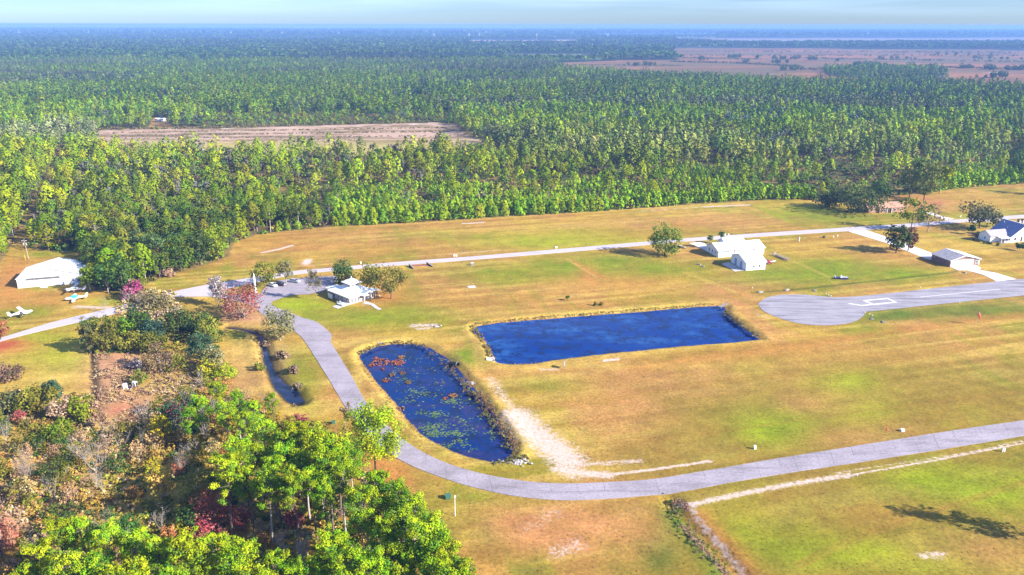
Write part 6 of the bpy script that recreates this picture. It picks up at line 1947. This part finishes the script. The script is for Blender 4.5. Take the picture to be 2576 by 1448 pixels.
car('white saloon car parked nearest the white pillar', (686, 721), -38, 'carwhite')
car('dark plum car parked between the white and silver cars', (708, 718), -38, 'darkpaint', True)
car('silver car parked apart toward the clubhouse', (742, 711), -20, 'silver', True)
p = G(*clb(722, 328))
r = thing('person', 'person in pale clothes standing at the rear of the dark car', 'person', (p[0], p[1], .05), R_(120))
def body(parent):
    me = bpy.data.meshes.new('body')
    J = [(0, 0, .95), (0, .02, 1.2), (0, .02, 1.42), (0, .03, 1.52), (0, .05, 1.68), (-.2, .02, 1.4), (-.28, .05, 1.12), (-.24, .2, .92), (.2, .02, 1.4), (.29, .03, 1.12), (.28, .14, .88), (-.1, 0, .9), (-.12, .02, .5), (-.12, 0, .06), (-.12, .14, .03), (.1, 0, .9), (.12, .06, .5), (.13, .02, .06), (.13, .16, .03)]
    E_ = [(0, 1), (1, 2), (2, 3), (3, 4), (2, 5), (5, 6), (6, 7), (2, 8), (8, 9), (9, 10), (0, 11), (11, 12), (12, 13), (13, 14), (0, 15), (15, 16), (16, 17), (17, 18)]
    me.from_pydata(J, E_, [])
    me.materials.append(M['beige'])
    o = bpy.data.objects.new('body', me)
    COL.objects.link(o)
    o.parent = parent
    sk = o.modifiers.new('skin', 'SKIN')
    rad_ = [.16, .15, .16, .06, .11, .08, .055, .04, .08, .055, .04, .11, .075, .05, .045, .11, .075, .05, .045]
    for v, q in zip(me.skin_vertices[0].data, rad_):
        v.radius = (q, q * .8)
    me.skin_vertices[0].data[0].use_root = True
    o.modifiers.new('sub', 'SUBSURF').levels = 1
    return o
body(r)
sh_ = MB().tube([(0, 0, .92), (0, .01, 1.15), (0, .02, 1.38)], [.2, .2, .22], 10).build('shirt', M['carwhite'], r)
MB().ell((0, .03, 1.74), (.105, .12, .10), 10, 6).build('hair', M['darkbark'], r)

# ------------------------------------------------------------------ poles, lamps, posts and boxes
# white pillar with a pointed tip
p = at(643, 737)
r = thing('white_pillar', 'tall white tapering pillar with a pointed tip beside the parking lot', 'pillar', p)
MB().tube([(0, 0, .3), (0, 0, 7.2)], [.44, .36], 12).build('shaft', M['white'], r)
MB().tube([(0, 0, 7.2), (0, 0, 8.7)], [.36, .03], 12).build('tip', M['white'], r)
MB().box(-.7, .7, -.7, .7, -.1, .3).build('plinth', M['concrete'], r)
# lamp post
p = at(1145, 1298)
r = thing('lamp_post', 'white lamp post with a round globe on the grass', 'lamp', p)
MB().tube([(0, 0, 0), (0, 0, 4.85)], [.085, .06], 8).build('pole', M['white'], r)
MB().ell((0, 0, 5.05), (.27, .27, .27), 12, 8).build('globe', M['lens'], r, smooth=True)
MB().tube([(0, 0, 4.75), (0, 0, 4.88)], [.12, .16], 8).build('collar', M['white'], r)
# utility pole
p = at(72, 652)
r = thing('utility_pole', 'pale utility pole with crossarm and transformer cans behind the hangar', 'pole', p)
MB().tube([(0, 0, 0), (-.45, 0, 9.5)], [.19, .12], 8).build('pole', M['palebark'], r)
MB().box(-1.7, .9, -.07, .07, 8.7, 8.85).build('crossarm', M['wood'], r)
for x in (-1.5, -.9, .2, .75):
    MB().tube([(x, 0, 8.85), (x, 0, 9.15)], [.08, .05], 6).build('insulator', M['white'], r)
for x in (-1.0, .25):
    MB().tube([(x, -.1, 6.9), (x, -.1, 7.9)], .3, 10).build('transformer_can', M['steel'], r)
MB().tube([(-.6, -1.6, .0), (-.58, -1.55, 2.4)], .09, 6).build('guy_guard', M['yellow'], r)
# windsock
p = at(*c6(2213, 1003))
r = thing('windsock', 'orange red windsock hanging from a thin pole by the runway', 'windsock', p)
MB().tube([(0, 0, 0), (0, 0, 4.6)], .055, 6).build('pole', M['steel'], r)
MB().tube([(.12, 0, 4.6), (.45, -.2, 3.9), (.72, -.4, 3.1), (.85, -.5, 2.35)], [.46, .40, .32, .22], 10, 0, False).build('sock', M['orange'], r)
MB().tube([(.1, 0, 4.62), (.16, -.02, 4.52)], [.47, .47], 10, 0, False).build('hoop', M['steel'], r)
# hydrant
p = at(*c9(1540, 354))
r = thing('fire_hydrant', 'red fire hydrant beside the curving road', 'hydrant', p)
MB().tube([(0, 0, 0), (0, 0, .12), (0, 0, .13), (0, 0, .75)], [.24, .24, .15, .15], 10).build('barrel', M['red'], r)
MB().ell((0, 0, .78), (.19, .19, .18), 10, 6).build('bonnet', M['red'], r)
MB().tube([(-.27, 0, .52), (.27, 0, .52)], .075, 8).build('outlet', M['white'], r)


def ubox(name, label, xy, w_, d, h, m, cap=None, cat='utility box', group=None, rz=.2):
    p = at(*xy)
    r = thing(name, label, cat, p, rz, group)
    MB().box(-w_ / 2, w_ / 2, -d / 2, d / 2, 0, h).build('cabinet', M[m], r, bevel=.03)
    MB().box(-w_ / 2 - .05, w_ / 2 + .05, -d / 2 - .05, d / 2 + .05, h, h + .07).build('lid', M[cap or m], r)
    return r


ubox('transformer_box', 'dark green transformer box near the white lamp post', c8(805, 866), 1.25, 1.1, 1.0, 'green_metal', cat='transformer')
ubox('transformer_box', 'dark green box on the grass by the thin pinkish tree', (839, 1066), .9, .8, .9, 'green_metal', cat='transformer')
ubox('utility_box', 'square white utility box right of the red hydrant', c9(1658, 360), .9, .6, .65, 'white')
ubox('utility_box', 'narrow white utility post box on the meadow side of the curving road', c9(544, 494), .5, .5, 1.0, 'white')
ubox('utility_box', 'grey utility box with white top beside the straight road', c5(988, 556), 1.2, .9, 1.25, 'greyconc', 'white')
ubox('utility_box', 'lone white box on the far verge of the straight road', c5(1622, 425), 1.0, .6, .7, 'white')
for x, lb in ((852, 'left white box of a pair on the far verge'), (868, 'right white box of a pair on the far verge')):
    ubox('utility_box', lb, c5(x, 488), .6, .5, .75, 'white')
ubox('utility_box', 'small white box behind the dense evergreen on the far verge', c5(147, 542), .6, .5, .8, 'white')
for x, lb in ((1409, 'left white drum across the road from the long white building'), (1463, 'right white drum across the road from the long white building')):
    p = at(*whc(x, 462))
    r = thing('white_drum', lb, 'drum', p, 0, 'white drums on the far verge')
    MB().tube([(0, 0, 0), (0, 0, .95)], .36, 12).build('barrel', M['white'], r)
    MB().tube([(0, 0, .95), (0, 0, 1.02)], .38, 12).build('lid', M['steel'], r)
p = at(*whc(2531, 552))
r = thing('marker_post', 'tall white marker post with a rose side on the open lot', 'post', p)
MB().box(-.18, .18, -.18, .18, 0, 2.3).build('post', M['white'], r)
MB().box(-.42, -.19, -.14, .14, 1.0, 2.1).build('plate', M['rose'], r)
for x, y, h, lb in ((1812, 128, .8, 'shorter white stake beside the driveway lawn'), (1917, 108, 1.0, 'taller white stake beside the driveway lawn')):
    q = rkc(x, y + 8)
    ubox('marker_stake', lb, q, .28, .28, h, 'white', cat='post')
ubox('burn_barrel', 'dark rusted barrel on the open lot', rkc(1575, 150), .9, .9, 1.0, 'darkbark', cat='barrel')
for (x, y), lb in ((c6(2080, 776), 'first white light by the far edge of the runway bulb'), (c6(2100, 784), 'second white light by the far edge of the runway bulb'), (c6(2118, 794), 'third white light at the neck of the runway bulb')):
    pass
RL = [(c6(1083, 779), 'white runway light furthest out on the far side of the bulb'), (c6(1101, 786), 'middle white runway light on the far side of the bulb'), (c6(1118, 794), 'white runway light at the bulb neck on the far side'), (c6(1376, 920), 'white runway light at the bulb neck on the near side'), (c6(1411, 932), 'second white runway light below the bulb neck'), (c6(1432, 942), 'third white runway light below the bulb neck'), (c6(1795, 728), 'white runway light on the far runway edge'), (c6(2090, 844), 'white runway light on the near runway edge'), (c6(526, 732), 'white light at the ditch end left of the bulb'), (c9(1316, 703), 'small white stake beside the sandy track')]
for (x, y), lb in RL:
    p = at(x, y)
    r = thing('runway_light', lb, 'light', p, 0, 'white edge lights')
    MB().tube([(0, 0, 0), (0, 0, .45)], .07, 6).build('stem', M['steel'], r)
    MB().tube([(0, 0, .42), (0, 0, .75)], [.17, .12], 8).build('cap', M['white'], r)
p = at(*c9(2421, 515))
r = thing('twin_posts', 'pair of joined white posts on the sandy track', 'post', p)
for x in (-.25, .25):
    MB().box(x - .12, x + .12, -.12, .12, 0, 1.2).build('post', M['white'], r)
MB().box(-.25, .25, -.05, .05, .75, .95).build('rail', M['white'], r)
# grey sign board on the pond bank
p = at(*pdc(2250, 378))
r = thing('sign_board', 'grey upright notice board on the long pond bank', 'sign', p, R_(62))
MB().box(-.7, .7, -.05, .05, .9, 2.4).build('board', M['greyconc'], r)
for x in (-.6, .6):
    MB().box(x - .07, x + .07, -.12, -.05, 0, 2.35).build('post', M['wood'], r)
# open concrete drain box
p = at(*pdc(1222, 262))
r = thing('drain_box', 'white open topped concrete drain box at the long pond corner', 'drain', (p[0], p[1], -.35), .1)
for nm, q in (('side_wall', (-1.3, 1.3, -.75, -.58, 0, 1.0)), ('side_wall', (-1.3, 1.3, .58, .75, 0, 1.0)), ('end_wall', (-1.3, -1.12, -.58, .58, 0, 1.0)), ('end_wall', (1.12, 1.3, -.58, .58, 0, 1.0))):
    MB().box(*q).build(nm, M['white'], r)
MB().box(-1.1, 1.1, -.57, .57, .0, .35).build('floor', M['slateroof'], r)
MB().box(-.06, .06, -.57, .57, .8, 1.03).build('cross_bar', M['white'], r)
# culvert between the ponds
p = at(*pdc(715, 330))
r = thing('culvert_end', 'dark culvert mouth with a pale collar on the bank between the ponds', 'culvert', (p[0], p[1], -.5), R_(-28))
MB().tube([(1.4, 0, .55), (-1.5, 0, .35)], 1.0, 16, 0, False).build('pipe', M['black'], r)
MB().tube([(1.35, 0, .56), (1.6, 0, .58)], [1.22, 1.22], 16, 0, False).build('collar', M['concrete'], r)
# dock
a, b = G(*c6(276, 872)), G(*c6(345, 845))
yaw = math.atan2(b[1] - a[1], b[0] - a[0])
r = thing('wooden_dock', 'weathered wooden dock at the far corner of the long pond', 'dock', (a[0], a[1], 0), yaw)
Ld = float(np.linalg.norm(b - a))
dm = MB()
for k in range(int(Ld / .3)):
    dm.box(k * .3, k * .3 + .26, -.75, .75, .12, .2)
dm.build('deck', M['wood'], r)
for x in (.3, Ld * .5, Ld - .3):
    for s in (-.7, .7):
        MB().tube([(x, s, -1.6), (x, s, .55)], .08, 6).build('piling', M['wood'], r)
# culvert headwalls of the straight road and the plank between them
for (x, y), ang, lb in (((1035, 674), -60, 'dark slanting culvert wall at the left end of the red plank'), ((1081, 669), -50, 'dark slanting culvert wall at the right end of the red plank')):
    p = at(x, y)
    r = thing('culvert_wall', lb, 'culvert', p, R_(ang), 'culvert walls of the straight road')
    MB().hexa([(-2.4, -.2, -.5), (2.4, -.2, -.5), (2.4, .2, -.5), (-2.4, .2, -.5)], [(-2.4, -.2, 1.3), (2.4, -.2, .35), (2.4, .2, .35), (-2.4, .2, 1.3)]).build('slab', M['black'], r)
    MB().hexa([(-2.45, -.26, 1.3), (2.45, -.26, .35), (2.45, .26, .35), (-2.45, .26, 1.3)], [(-2.45, -.26, 1.42), (2.45, -.26, .47), (2.45, .26, .47), (-2.45, .26, 1.42)]).build('coping', M['greyconc'], r)
a, b = G(*c5(522, 562)), G(*c5(662, 556))
r = thing('red_plank_rail', 'long rusty red plank between the culvert walls', 'rail', ((a[0] + b[0]) / 2, (a[1] + b[1]) / 2, 0), math.atan2(b[1] - a[1], b[0] - a[0]))
hl = float(np.linalg.norm(b - a)) / 2
MB().box(-hl, hl, -.8, .8, -.2, .22).build('plank', M['rust'], r)
for x in (-hl + .3, hl - .3):
    MB().box(x - .1, x + .1, -.9, -.8, 0, .5).build('post', M['wood'], r)
p = at(*whc(752, 650))
r = thing('culvert_wall', 'dark culvert wall with pale coping beside the lone roadside pine', 'culvert', p, R_(-40))
MB().hexa([(-2.6, -.2, -.5), (2.6, -.2, -.5), (2.6, .2, -.5), (-2.6, .2, -.5)], [(-2.6, -.2, 1.2), (2.6, -.2, .3), (2.6, .2, .3), (-2.6, .2, 1.2)]).build('slab', M['black'], r)
MB().hexa([(-2.65, -.28, 1.2), (2.65, -.28, .3), (2.65, .28, .3), (-2.65, .28, 1.2)], [(-2.65, -.28, 1.34), (2.65, -.28, .44), (2.65, .28, .44), (-2.65, .28, 1.34)]).build('coping', M['concrete'], r)


# ------------------------------------------------------------------ rubble and debris
def rubble(label, xy, n, spread, size, m='rock', cat='rubble'):
    p = at(*xy)
    mb = MB()
    for i in range(n):
        a, rr_ = rng.uniform(0, 2 * PI), abs(rng.normal(0, .5)) * spread
        k = len(mb.v)
        s = size * rng.uniform(.5, 1.3)
        mb.ell((rr_ * math.cos(a), rr_ * math.sin(a) * .6, s * .3), (s, s * rng.uniform(.5, .9), s * .5), 6, 4)
        for j in range(k, len(mb.v)):
            v = mb.v[j]
            mb.v[j] = tuple(np.array(v) + rng.normal(0, s * .14, 3))
    o = mb.build('rubble', M[m], None, p)
    return tag(o, label, cat, kind='stuff')


rubble('white broken rock at the road end of the lily pond', (1302, 1165), 60, 3.4, .42)
rubble('grey broken rock on the bank between the ponds', pdc(955, 565), 50, 2.2, .42)
rubble('pale rubble by the culvert in the meadow', c5(712, 1018), 22, 2.4, .5)
rubble('pale stones at the head of the lily pond', c5(300, 1140), 40, 2.6, .28)
for k, (xy, lb, ln) in enumerate(((c6(585, 750), 'grey broken culvert pipe at the ditch left of the runway bulb', 2.6), (c6(785, 735), 'pale broken culvert pipe in the runway ditch', 3.2), (c6(992, 748), 'tan broken culvert pipe above the runway bulb', 2.2), (c6(1512, 985), 'dark drain grate slab below the runway neck', 2.2), (c6(1425, 962), 'small stone slab below the runway lights', 1.2), (c6(2125, 612), 'dark culvert slab by the concrete apron', 2.0), (whc(1010, 905), 'grey log heap on the lawn before the garage', 2.4), (whc(1072, 938), 'small grey log before the garage', 1.6))):
    p = at(*xy)
    r = thing('debris_slab', lb, 'debris', p, .5 + .3 * k)
    MB().hexa([(-ln / 2, -.45, 0), (ln / 2, -.35, 0), (ln / 2, .4, 0), (-ln / 2, .5, 0)], [(-ln * .45, -.35, .5), (ln * .42, -.3, .35), (ln * .45, .3, .35), (-ln * .45, .35, .42)]).build('slab', M['greyconc' if k % 2 == 0 else 'wood'], r)
    MB().tube([(-ln * .3, -.75, .12), (ln * .45, -.65, .15)], .14, 7).build('broken_pipe', M['rock'], r)

# white wooden frames in the weedy clearing
for k, (xy, rz, lb) in enumerate(((wdc(1052, 682), .5, 'white wooden crate frame standing in the weeds'), (wdc(1132, 664), -.3, 'white box frame nearer the olive bush'))):
    p = at(*xy)
    r = thing('crate_frame', lb, 'frame', p, rz, 'white frames in the weeds')
    for x in (-.55, .55):
        for y in (-.4, .4):
            MB().box(x - .07, x + .07, y - .07, y + .07, 0, 1.5).build('post', M['white'], r)
    for z in (.35, .9, 1.42):
        MB().box(-.6, .6, -.47, -.4, z, z + .14).build('rail', M['white'], r)
        MB().box(-.6, .6, .4, .47, z, z + .14).build('rail', M['white'], r)
    MB().box(-.6, .6, -.45, .45, 1.5, 1.6).build('top', M['white'], r)
p = at(*wdc(1088, 678))
r = thing('tipped_panel', 'tipped white and navy panel between the two white frames', 'panel', p, .4)
MB().hexa([(-.7, -.4, .05), (.7, -.4, .05), (.7, .5, .3), (-.7, .5, .3)], [(-.7, -.4, .15), (.7, -.4, .15), (.7, .5, .4), (-.7, .5, .4)]).build('panel', M['navy'], r)
MB().box(-.72, .72, -.5, -.41, .02, .16).build('edge', M['white'], r)

# rack of pale posts and pipes beside the garage lawn
a, b = G(*rkc(330, 590)), G(*rkc(690, 740))
r = thing('pipe_rack', 'long low rack with upright pale posts on the lawn beside the garage', 'rack', (a[0], a[1], 0), math.atan2(b[1] - a[1], b[0] - a[0]))
Lr = float(np.linalg.norm(b - a))
for s in (-.6, .6):
    MB().box(0, Lr, s - .08, s + .08, .35, .5).build('beam', M['wood'], r)
for k in range(8):
    x = Lr * (.28 + .7 * k / 7)
    MB().box(x - .06, x + .06, -.66, -.54, 0, 1.5 + .5 * (k % 3 == 1)).build('upright', M['palebark'], r)
    MB().box(x - .06, x + .06, .54, .66, 0, 1.4 + .4 * (k % 2)).build('upright', M['palebark'], r)
for k in range(5):
    MB().tube([(.5 + k * .4, -.4 + .2 * k, .58), (Lr - 1 - k * .5, -.4 + .2 * k, .62)], .09, 6).build('pipe', M['palebark'], r)
MB().box(0, .3, -.8, .8, 0, 1.7).build('end_board', M['wood'], r)

# navy airboat on the lawn
p = at(*rkc(2005, 1180))
r = thing('navy_boat', 'small navy blue boat with white seat and windscreen left on the lawn', 'boat', p, R_(-8))
MB().hexa([(-2.6, -.7, .05), (2.2, -.75, .05), (2.2, .75, .05), (-2.6, .7, .05)], [(-2.9, -1.0, .75), (3.0, -.9, .8), (3.0, .9, .8), (-2.9, 1.0, .75)]).build('hull', M['navy'], r)
MB().hexa([(-.4, -.7, .75), (.5, -.7, .75), (.5, .7, .75), (-.4, .7, .75)], [(-.25, -.3, 1.75), (.05, -.3, 1.75), (.05, .3, 1.75), (-.25, .3, 1.75)]).build('seat_tower', M['white'], r)
MB().tube([(.5, -.65, .95), (1.9, -.7, 1.0), (2.5, 0, 1.0), (1.9, .7, 1.0), (.5, .65, .95)], .1, 6).build('handrail', M['white'], r)
MB().tube([(-2.5, -.8, .8), (-2.7, -.8, 1.5), (-2.7, .8, 1.5), (-2.5, .8, .8)], .08, 6).build('stern_rail', M['white'], r)
# small propane tank and the two dark bins by the side road
for k, (x, lb) in enumerate(((2300, 'first dark wheeled bin across the side road'), (2480, 'second dark wheeled bin farther from the junction'))):
    p = at(*blc(x, 190))
    r = thing('wheeled_bin', lb, 'bin', p, .3, 'bins across the side road')
    MB().hexa([(-.4, -.35, .1), (.4, -.35, .1), (.4, .35, .1), (-.4, .35, .1)], [(-.5, -.45, 1.7), (.5, -.45, 1.7), (.5, .45, 1.7), (-.5, .45, 1.7)]).build('tub', M['darkpaint'], r)
    MB().box(-.53, .53, -.48, .5, 1.7, 1.8).build('lid', M['black'], r)
for k, (x, lb) in enumerate(((2380, 'white box beside the first dark bin'), (2550, 'white box beside the second dark bin'))):
    ubox('white_box', lb, blc(x, 215), .9, .7, 1.1, 'white', cat='box')
p = at(*bhc(1772, 503))
r = thing('lawn_ornament', 'small white ornament on the lawn beyond the straight road', 'ornament', p)
MB().ell((0, 0, .5), (.5, .3, .45), 10, 6).build('body', M['white'], r)
MB().ell((.45, 0, 1.0), (.22, .18, .22), 8, 6).build('head', M['white'], r)
MB().tube([(0, 0, 0), (0, 0, .3)], .2, 8).build('foot', M['concrete'], r)


# ------------------------------------------------------------------ palms and banana plants
def palm(name, label, loc, h, nf, L_, drop, m='leaf', col=(.16, .22, .06), wd=.34, group=None, trunk=True):
    r = thing(name, label, 'palm', loc, rng.uniform(0, 6), group)
    MB().tube([(0, 0, 0), (.1, 0, h * .5), (0, .05, h)], [.19, .15, .14], 8).build('trunk', M['wood'], r)
    V, Fq = [], []
    for i in range(nf):
        a, el = rng.uniform(0, 2 * PI), rng.uniform(-.5, 1.15)
        d = np.array([math.cos(a) * math.cos(el), math.sin(a) * math.cos(el), math.sin(el)])
        sd_ = np.array([-math.sin(a), math.cos(a), 0])
        k0 = len(V)
        for t_, w_ in ((.15, .3), (.45, 1.0), (.75, .9), (1.0, .12)):
            c = np.array([0, .05, h]) + d * L_ * t_ - np.array([0, 0, drop * t_ * t_])
            V += [c + sd_ * wd * w_ + np.array([0, 0, -.12 * w_]), c + np.array([0, 0, .06]), c - sd_ * wd * w_ + np.array([0, 0, -.12 * w_])]
        for j in range(3):
            b_ = k0 + 3 * j
            Fq += [(b_, b_ + 1, b_ + 4, b_ + 3), (b_ + 1, b_ + 2, b_ + 5, b_ + 4)]
    me = np_mesh(name + '_fronds', np.array(V), [(np.array(Fq), 0)], [M['leaf']], np.repeat(np.array(col)[None] * rng.uniform(.7, 1.3, (len(V) // 12, 1)), 12, 0))
    link_mesh('fronds', me, r)
    return r


c_, s_ = math.cos(R_(15)), math.sin(R_(15))
for (u, v), lb in (((4.5, 17), 'palm showing behind the near end of the long white building roof'), ((13.6, 22), 'palm showing behind the middle of the long white building roof')):
    palm('cabbage_palm', lb, (98.1 + u * c_ - v * s_, 360.5 + u * s_ + v * c_, 0), 5.4, 44, 2.0, .7, wd=.5, group='palms behind the long white building')
palm('banana_plant', 'dark banana plant beside the slate roofed house', at(*blc(420, 850)), 1.4, 16, 2.6, 1.4, col=(.05, .075, .04), wd=.5)
for k, (x, y) in enumerate(((180, 1030), (430, 1100), (700, 1190), (980, 1230), (1350, 1290), (860, 1200))):
    T_('garden_bush', *blc(x, y), blc(x, y)[1] - 5 - k % 3, 7, GREYOL, 'little bush in the garden row before the slate roofed house', 'shrub', n=5, per=16, group='garden row before the blue roofed house', cat='bush')


# ------------------------------------------------------------------ far pylons and pale roofs near the horizon
def pylon_mesh():
    pole_, arm_ = MB(), MB()
    for s in (-1, 1):
        for q in (-1, 1):
            pole_.tube([(s * 3.2, q * 3.2, 0), (s * .7, q * .7, 20), (s * .5, q * .5, 33)], .32, 4)
    for z, w0 in ((4, 2.8), (10, 2.0), (16, 1.3), (22, .75)):
        pole_.tube([(-w0, -w0, z), (w0, w0, z + 4)], .22, 4).tube([(w0, -w0, z), (-w0, w0, z + 4)], .22, 4)
    for z, l_ in ((22, 8), (27, 6.5), (32, 5)):
        arm_.box(-l_, l_, -.4, .4, z, z + .7)
    return pole_.mesh('pylon_mast', [M['white']]), arm_.mesh('pylon_arm', [M['white']])


pmast, parm = pylon_mesh()
for x, y in ((49, 88), (225, 87), (338, 86), (458, 88), (582, 89), (710, 90), (853, 91), (1092, 96), (1180, 96), (1206, 96), (1350, 97), (1529, 97)):
    p = G(x, y + 3)
    r = thing('pylon', 'tiny pale lattice pylon near the hazy horizon', 'pylon', p, .3, 'pylons along the horizon')
    r.scale = (1.25,) * 3
    link_mesh('mast', pmast, r)
    link_mesh('cross_arm', parm, r)
# ------------------------------------------------------------------ light, sky and air
SUN_EL, SUN_AZ = math.radians(28), math.radians(-22)
sd = Vector((math.cos(SUN_EL) * math.cos(SUN_AZ), math.cos(SUN_EL) * math.sin(SUN_AZ), math.sin(SUN_EL)))
sl = bpy.data.lights.new('sun', 'SUN')
sl.energy = 5.0
sl.angle = math.radians(0.5)
sl.color = (1.0, 0.93, 0.80)
so = bpy.data.objects.new('sun', sl)
COL.objects.link(so)
so.rotation_euler = sd.to_track_quat('Z', 'Y').to_euler()
so.location = (60, -40, 300)

w = bpy.data.worlds.new('World')
sc.world = w
w.use_nodes = True
nt = w.node_tree
nt.nodes.clear()
N, L = nt.nodes.new, nt.links.new
sky = N('ShaderNodeTexSky')
sky.sky_type = 'NISHITA'
sky.sun_disc = False
sky.sun_elevation = SUN_EL
sky.sun_rotation = PI / 2 - SUN_AZ
sky.altitude = 100
sky.air_density, sky.dust_density, sky.ozone_density = 1.0, 0.3, 2.0
tc = N('ShaderNodeTexCoord')
mp = N('ShaderNodeMapping')
mp.inputs['Scale'].default_value = (1.2, 1.2, 22)
L(tc.outputs['Generated'], mp.inputs['Vector'])
nz = N('ShaderNodeTexNoise')
nz.inputs['Scale'].default_value = 2.2
nz.inputs['Detail'].default_value = 6
L(mp.outputs[0], nz.inputs['Vector'])
sep = N('ShaderNodeSeparateXYZ')
L(tc.outputs['Generated'], sep.inputs[0])
up = N('ShaderNodeMapRange')
up.inputs['From Min'].default_value = 0.008
up.inputs['From Max'].default_value = 0.03
L(sep.outputs['Z'], up.inputs['Value'])
cl = N('ShaderNodeMapRange')
cl.inputs['From Min'].default_value = 0.40
cl.inputs['From Max'].default_value = 0.72
cl.inputs['To Max'].default_value = 0.65
L(nz.outputs['Fac'], cl.inputs['Value'])
cm_ = N('ShaderNodeMath')
cm_.operation = 'MULTIPLY'
L(cl.outputs[0], cm_.inputs[0])
L(up.outputs[0], cm_.inputs[1])
tint = N('ShaderNodeMix')
tint.data_type = 'RGBA'
tint.blend_type = 'MULTIPLY'
tint.inputs[0].default_value = 1.0
tint.inputs[7].default_value = (0.57, 0.83, 1.48, 1)
L(sky.outputs[0], tint.inputs[6])
mx = N('ShaderNodeMix')
mx.data_type = 'RGBA'
L(cm_.outputs[0], mx.inputs[0])
L(tint.outputs[2], mx.inputs[6])
mx.inputs[7].default_value = (7.2, 9.6, 12.8, 1)
bg = N('ShaderNodeBackground')
bg.inputs['Strength'].default_value = 0.0505
L(mx.outputs[2], bg.inputs['Color'])
wo = N('ShaderNodeOutputWorld')
L(bg.outputs[0], wo.inputs[0])

HAZE = 1.15e-4
hm_, hnt, hout = new_mat('haze')
pv = hnt.nodes.new('ShaderNodeVolumePrincipled')
pv.inputs['Color'].default_value = (0.24, 0.45, 0.95, 1)
pv.inputs['Density'].default_value = HAZE
hnt.links.new(pv.outputs[0], hout.inputs['Volume'])
tag(MB().box(-19000, 19000, -300, 16600, -4.5, 107.5).build('haze', hm_), 'pale blue air haze over the land', kind='stuff')

sc.view_settings.view_transform = 'Standard'
sc.view_settings.look = 'None'
sc.view_settings.exposure = 1.55
sc.view_settings.gamma = 1.0
sc.render.film_transparent = False
cy = sc.cycles
cy.max_bounces = 5
cy.diffuse_bounces = 2
cy.glossy_bounces = 2
cy.transmission_bounces = 3
cy.transparent_max_bounces = 4
cy.volume_bounces = 0
cy.use_denoising = True
cy.sample_clamp_indirect = 4.0
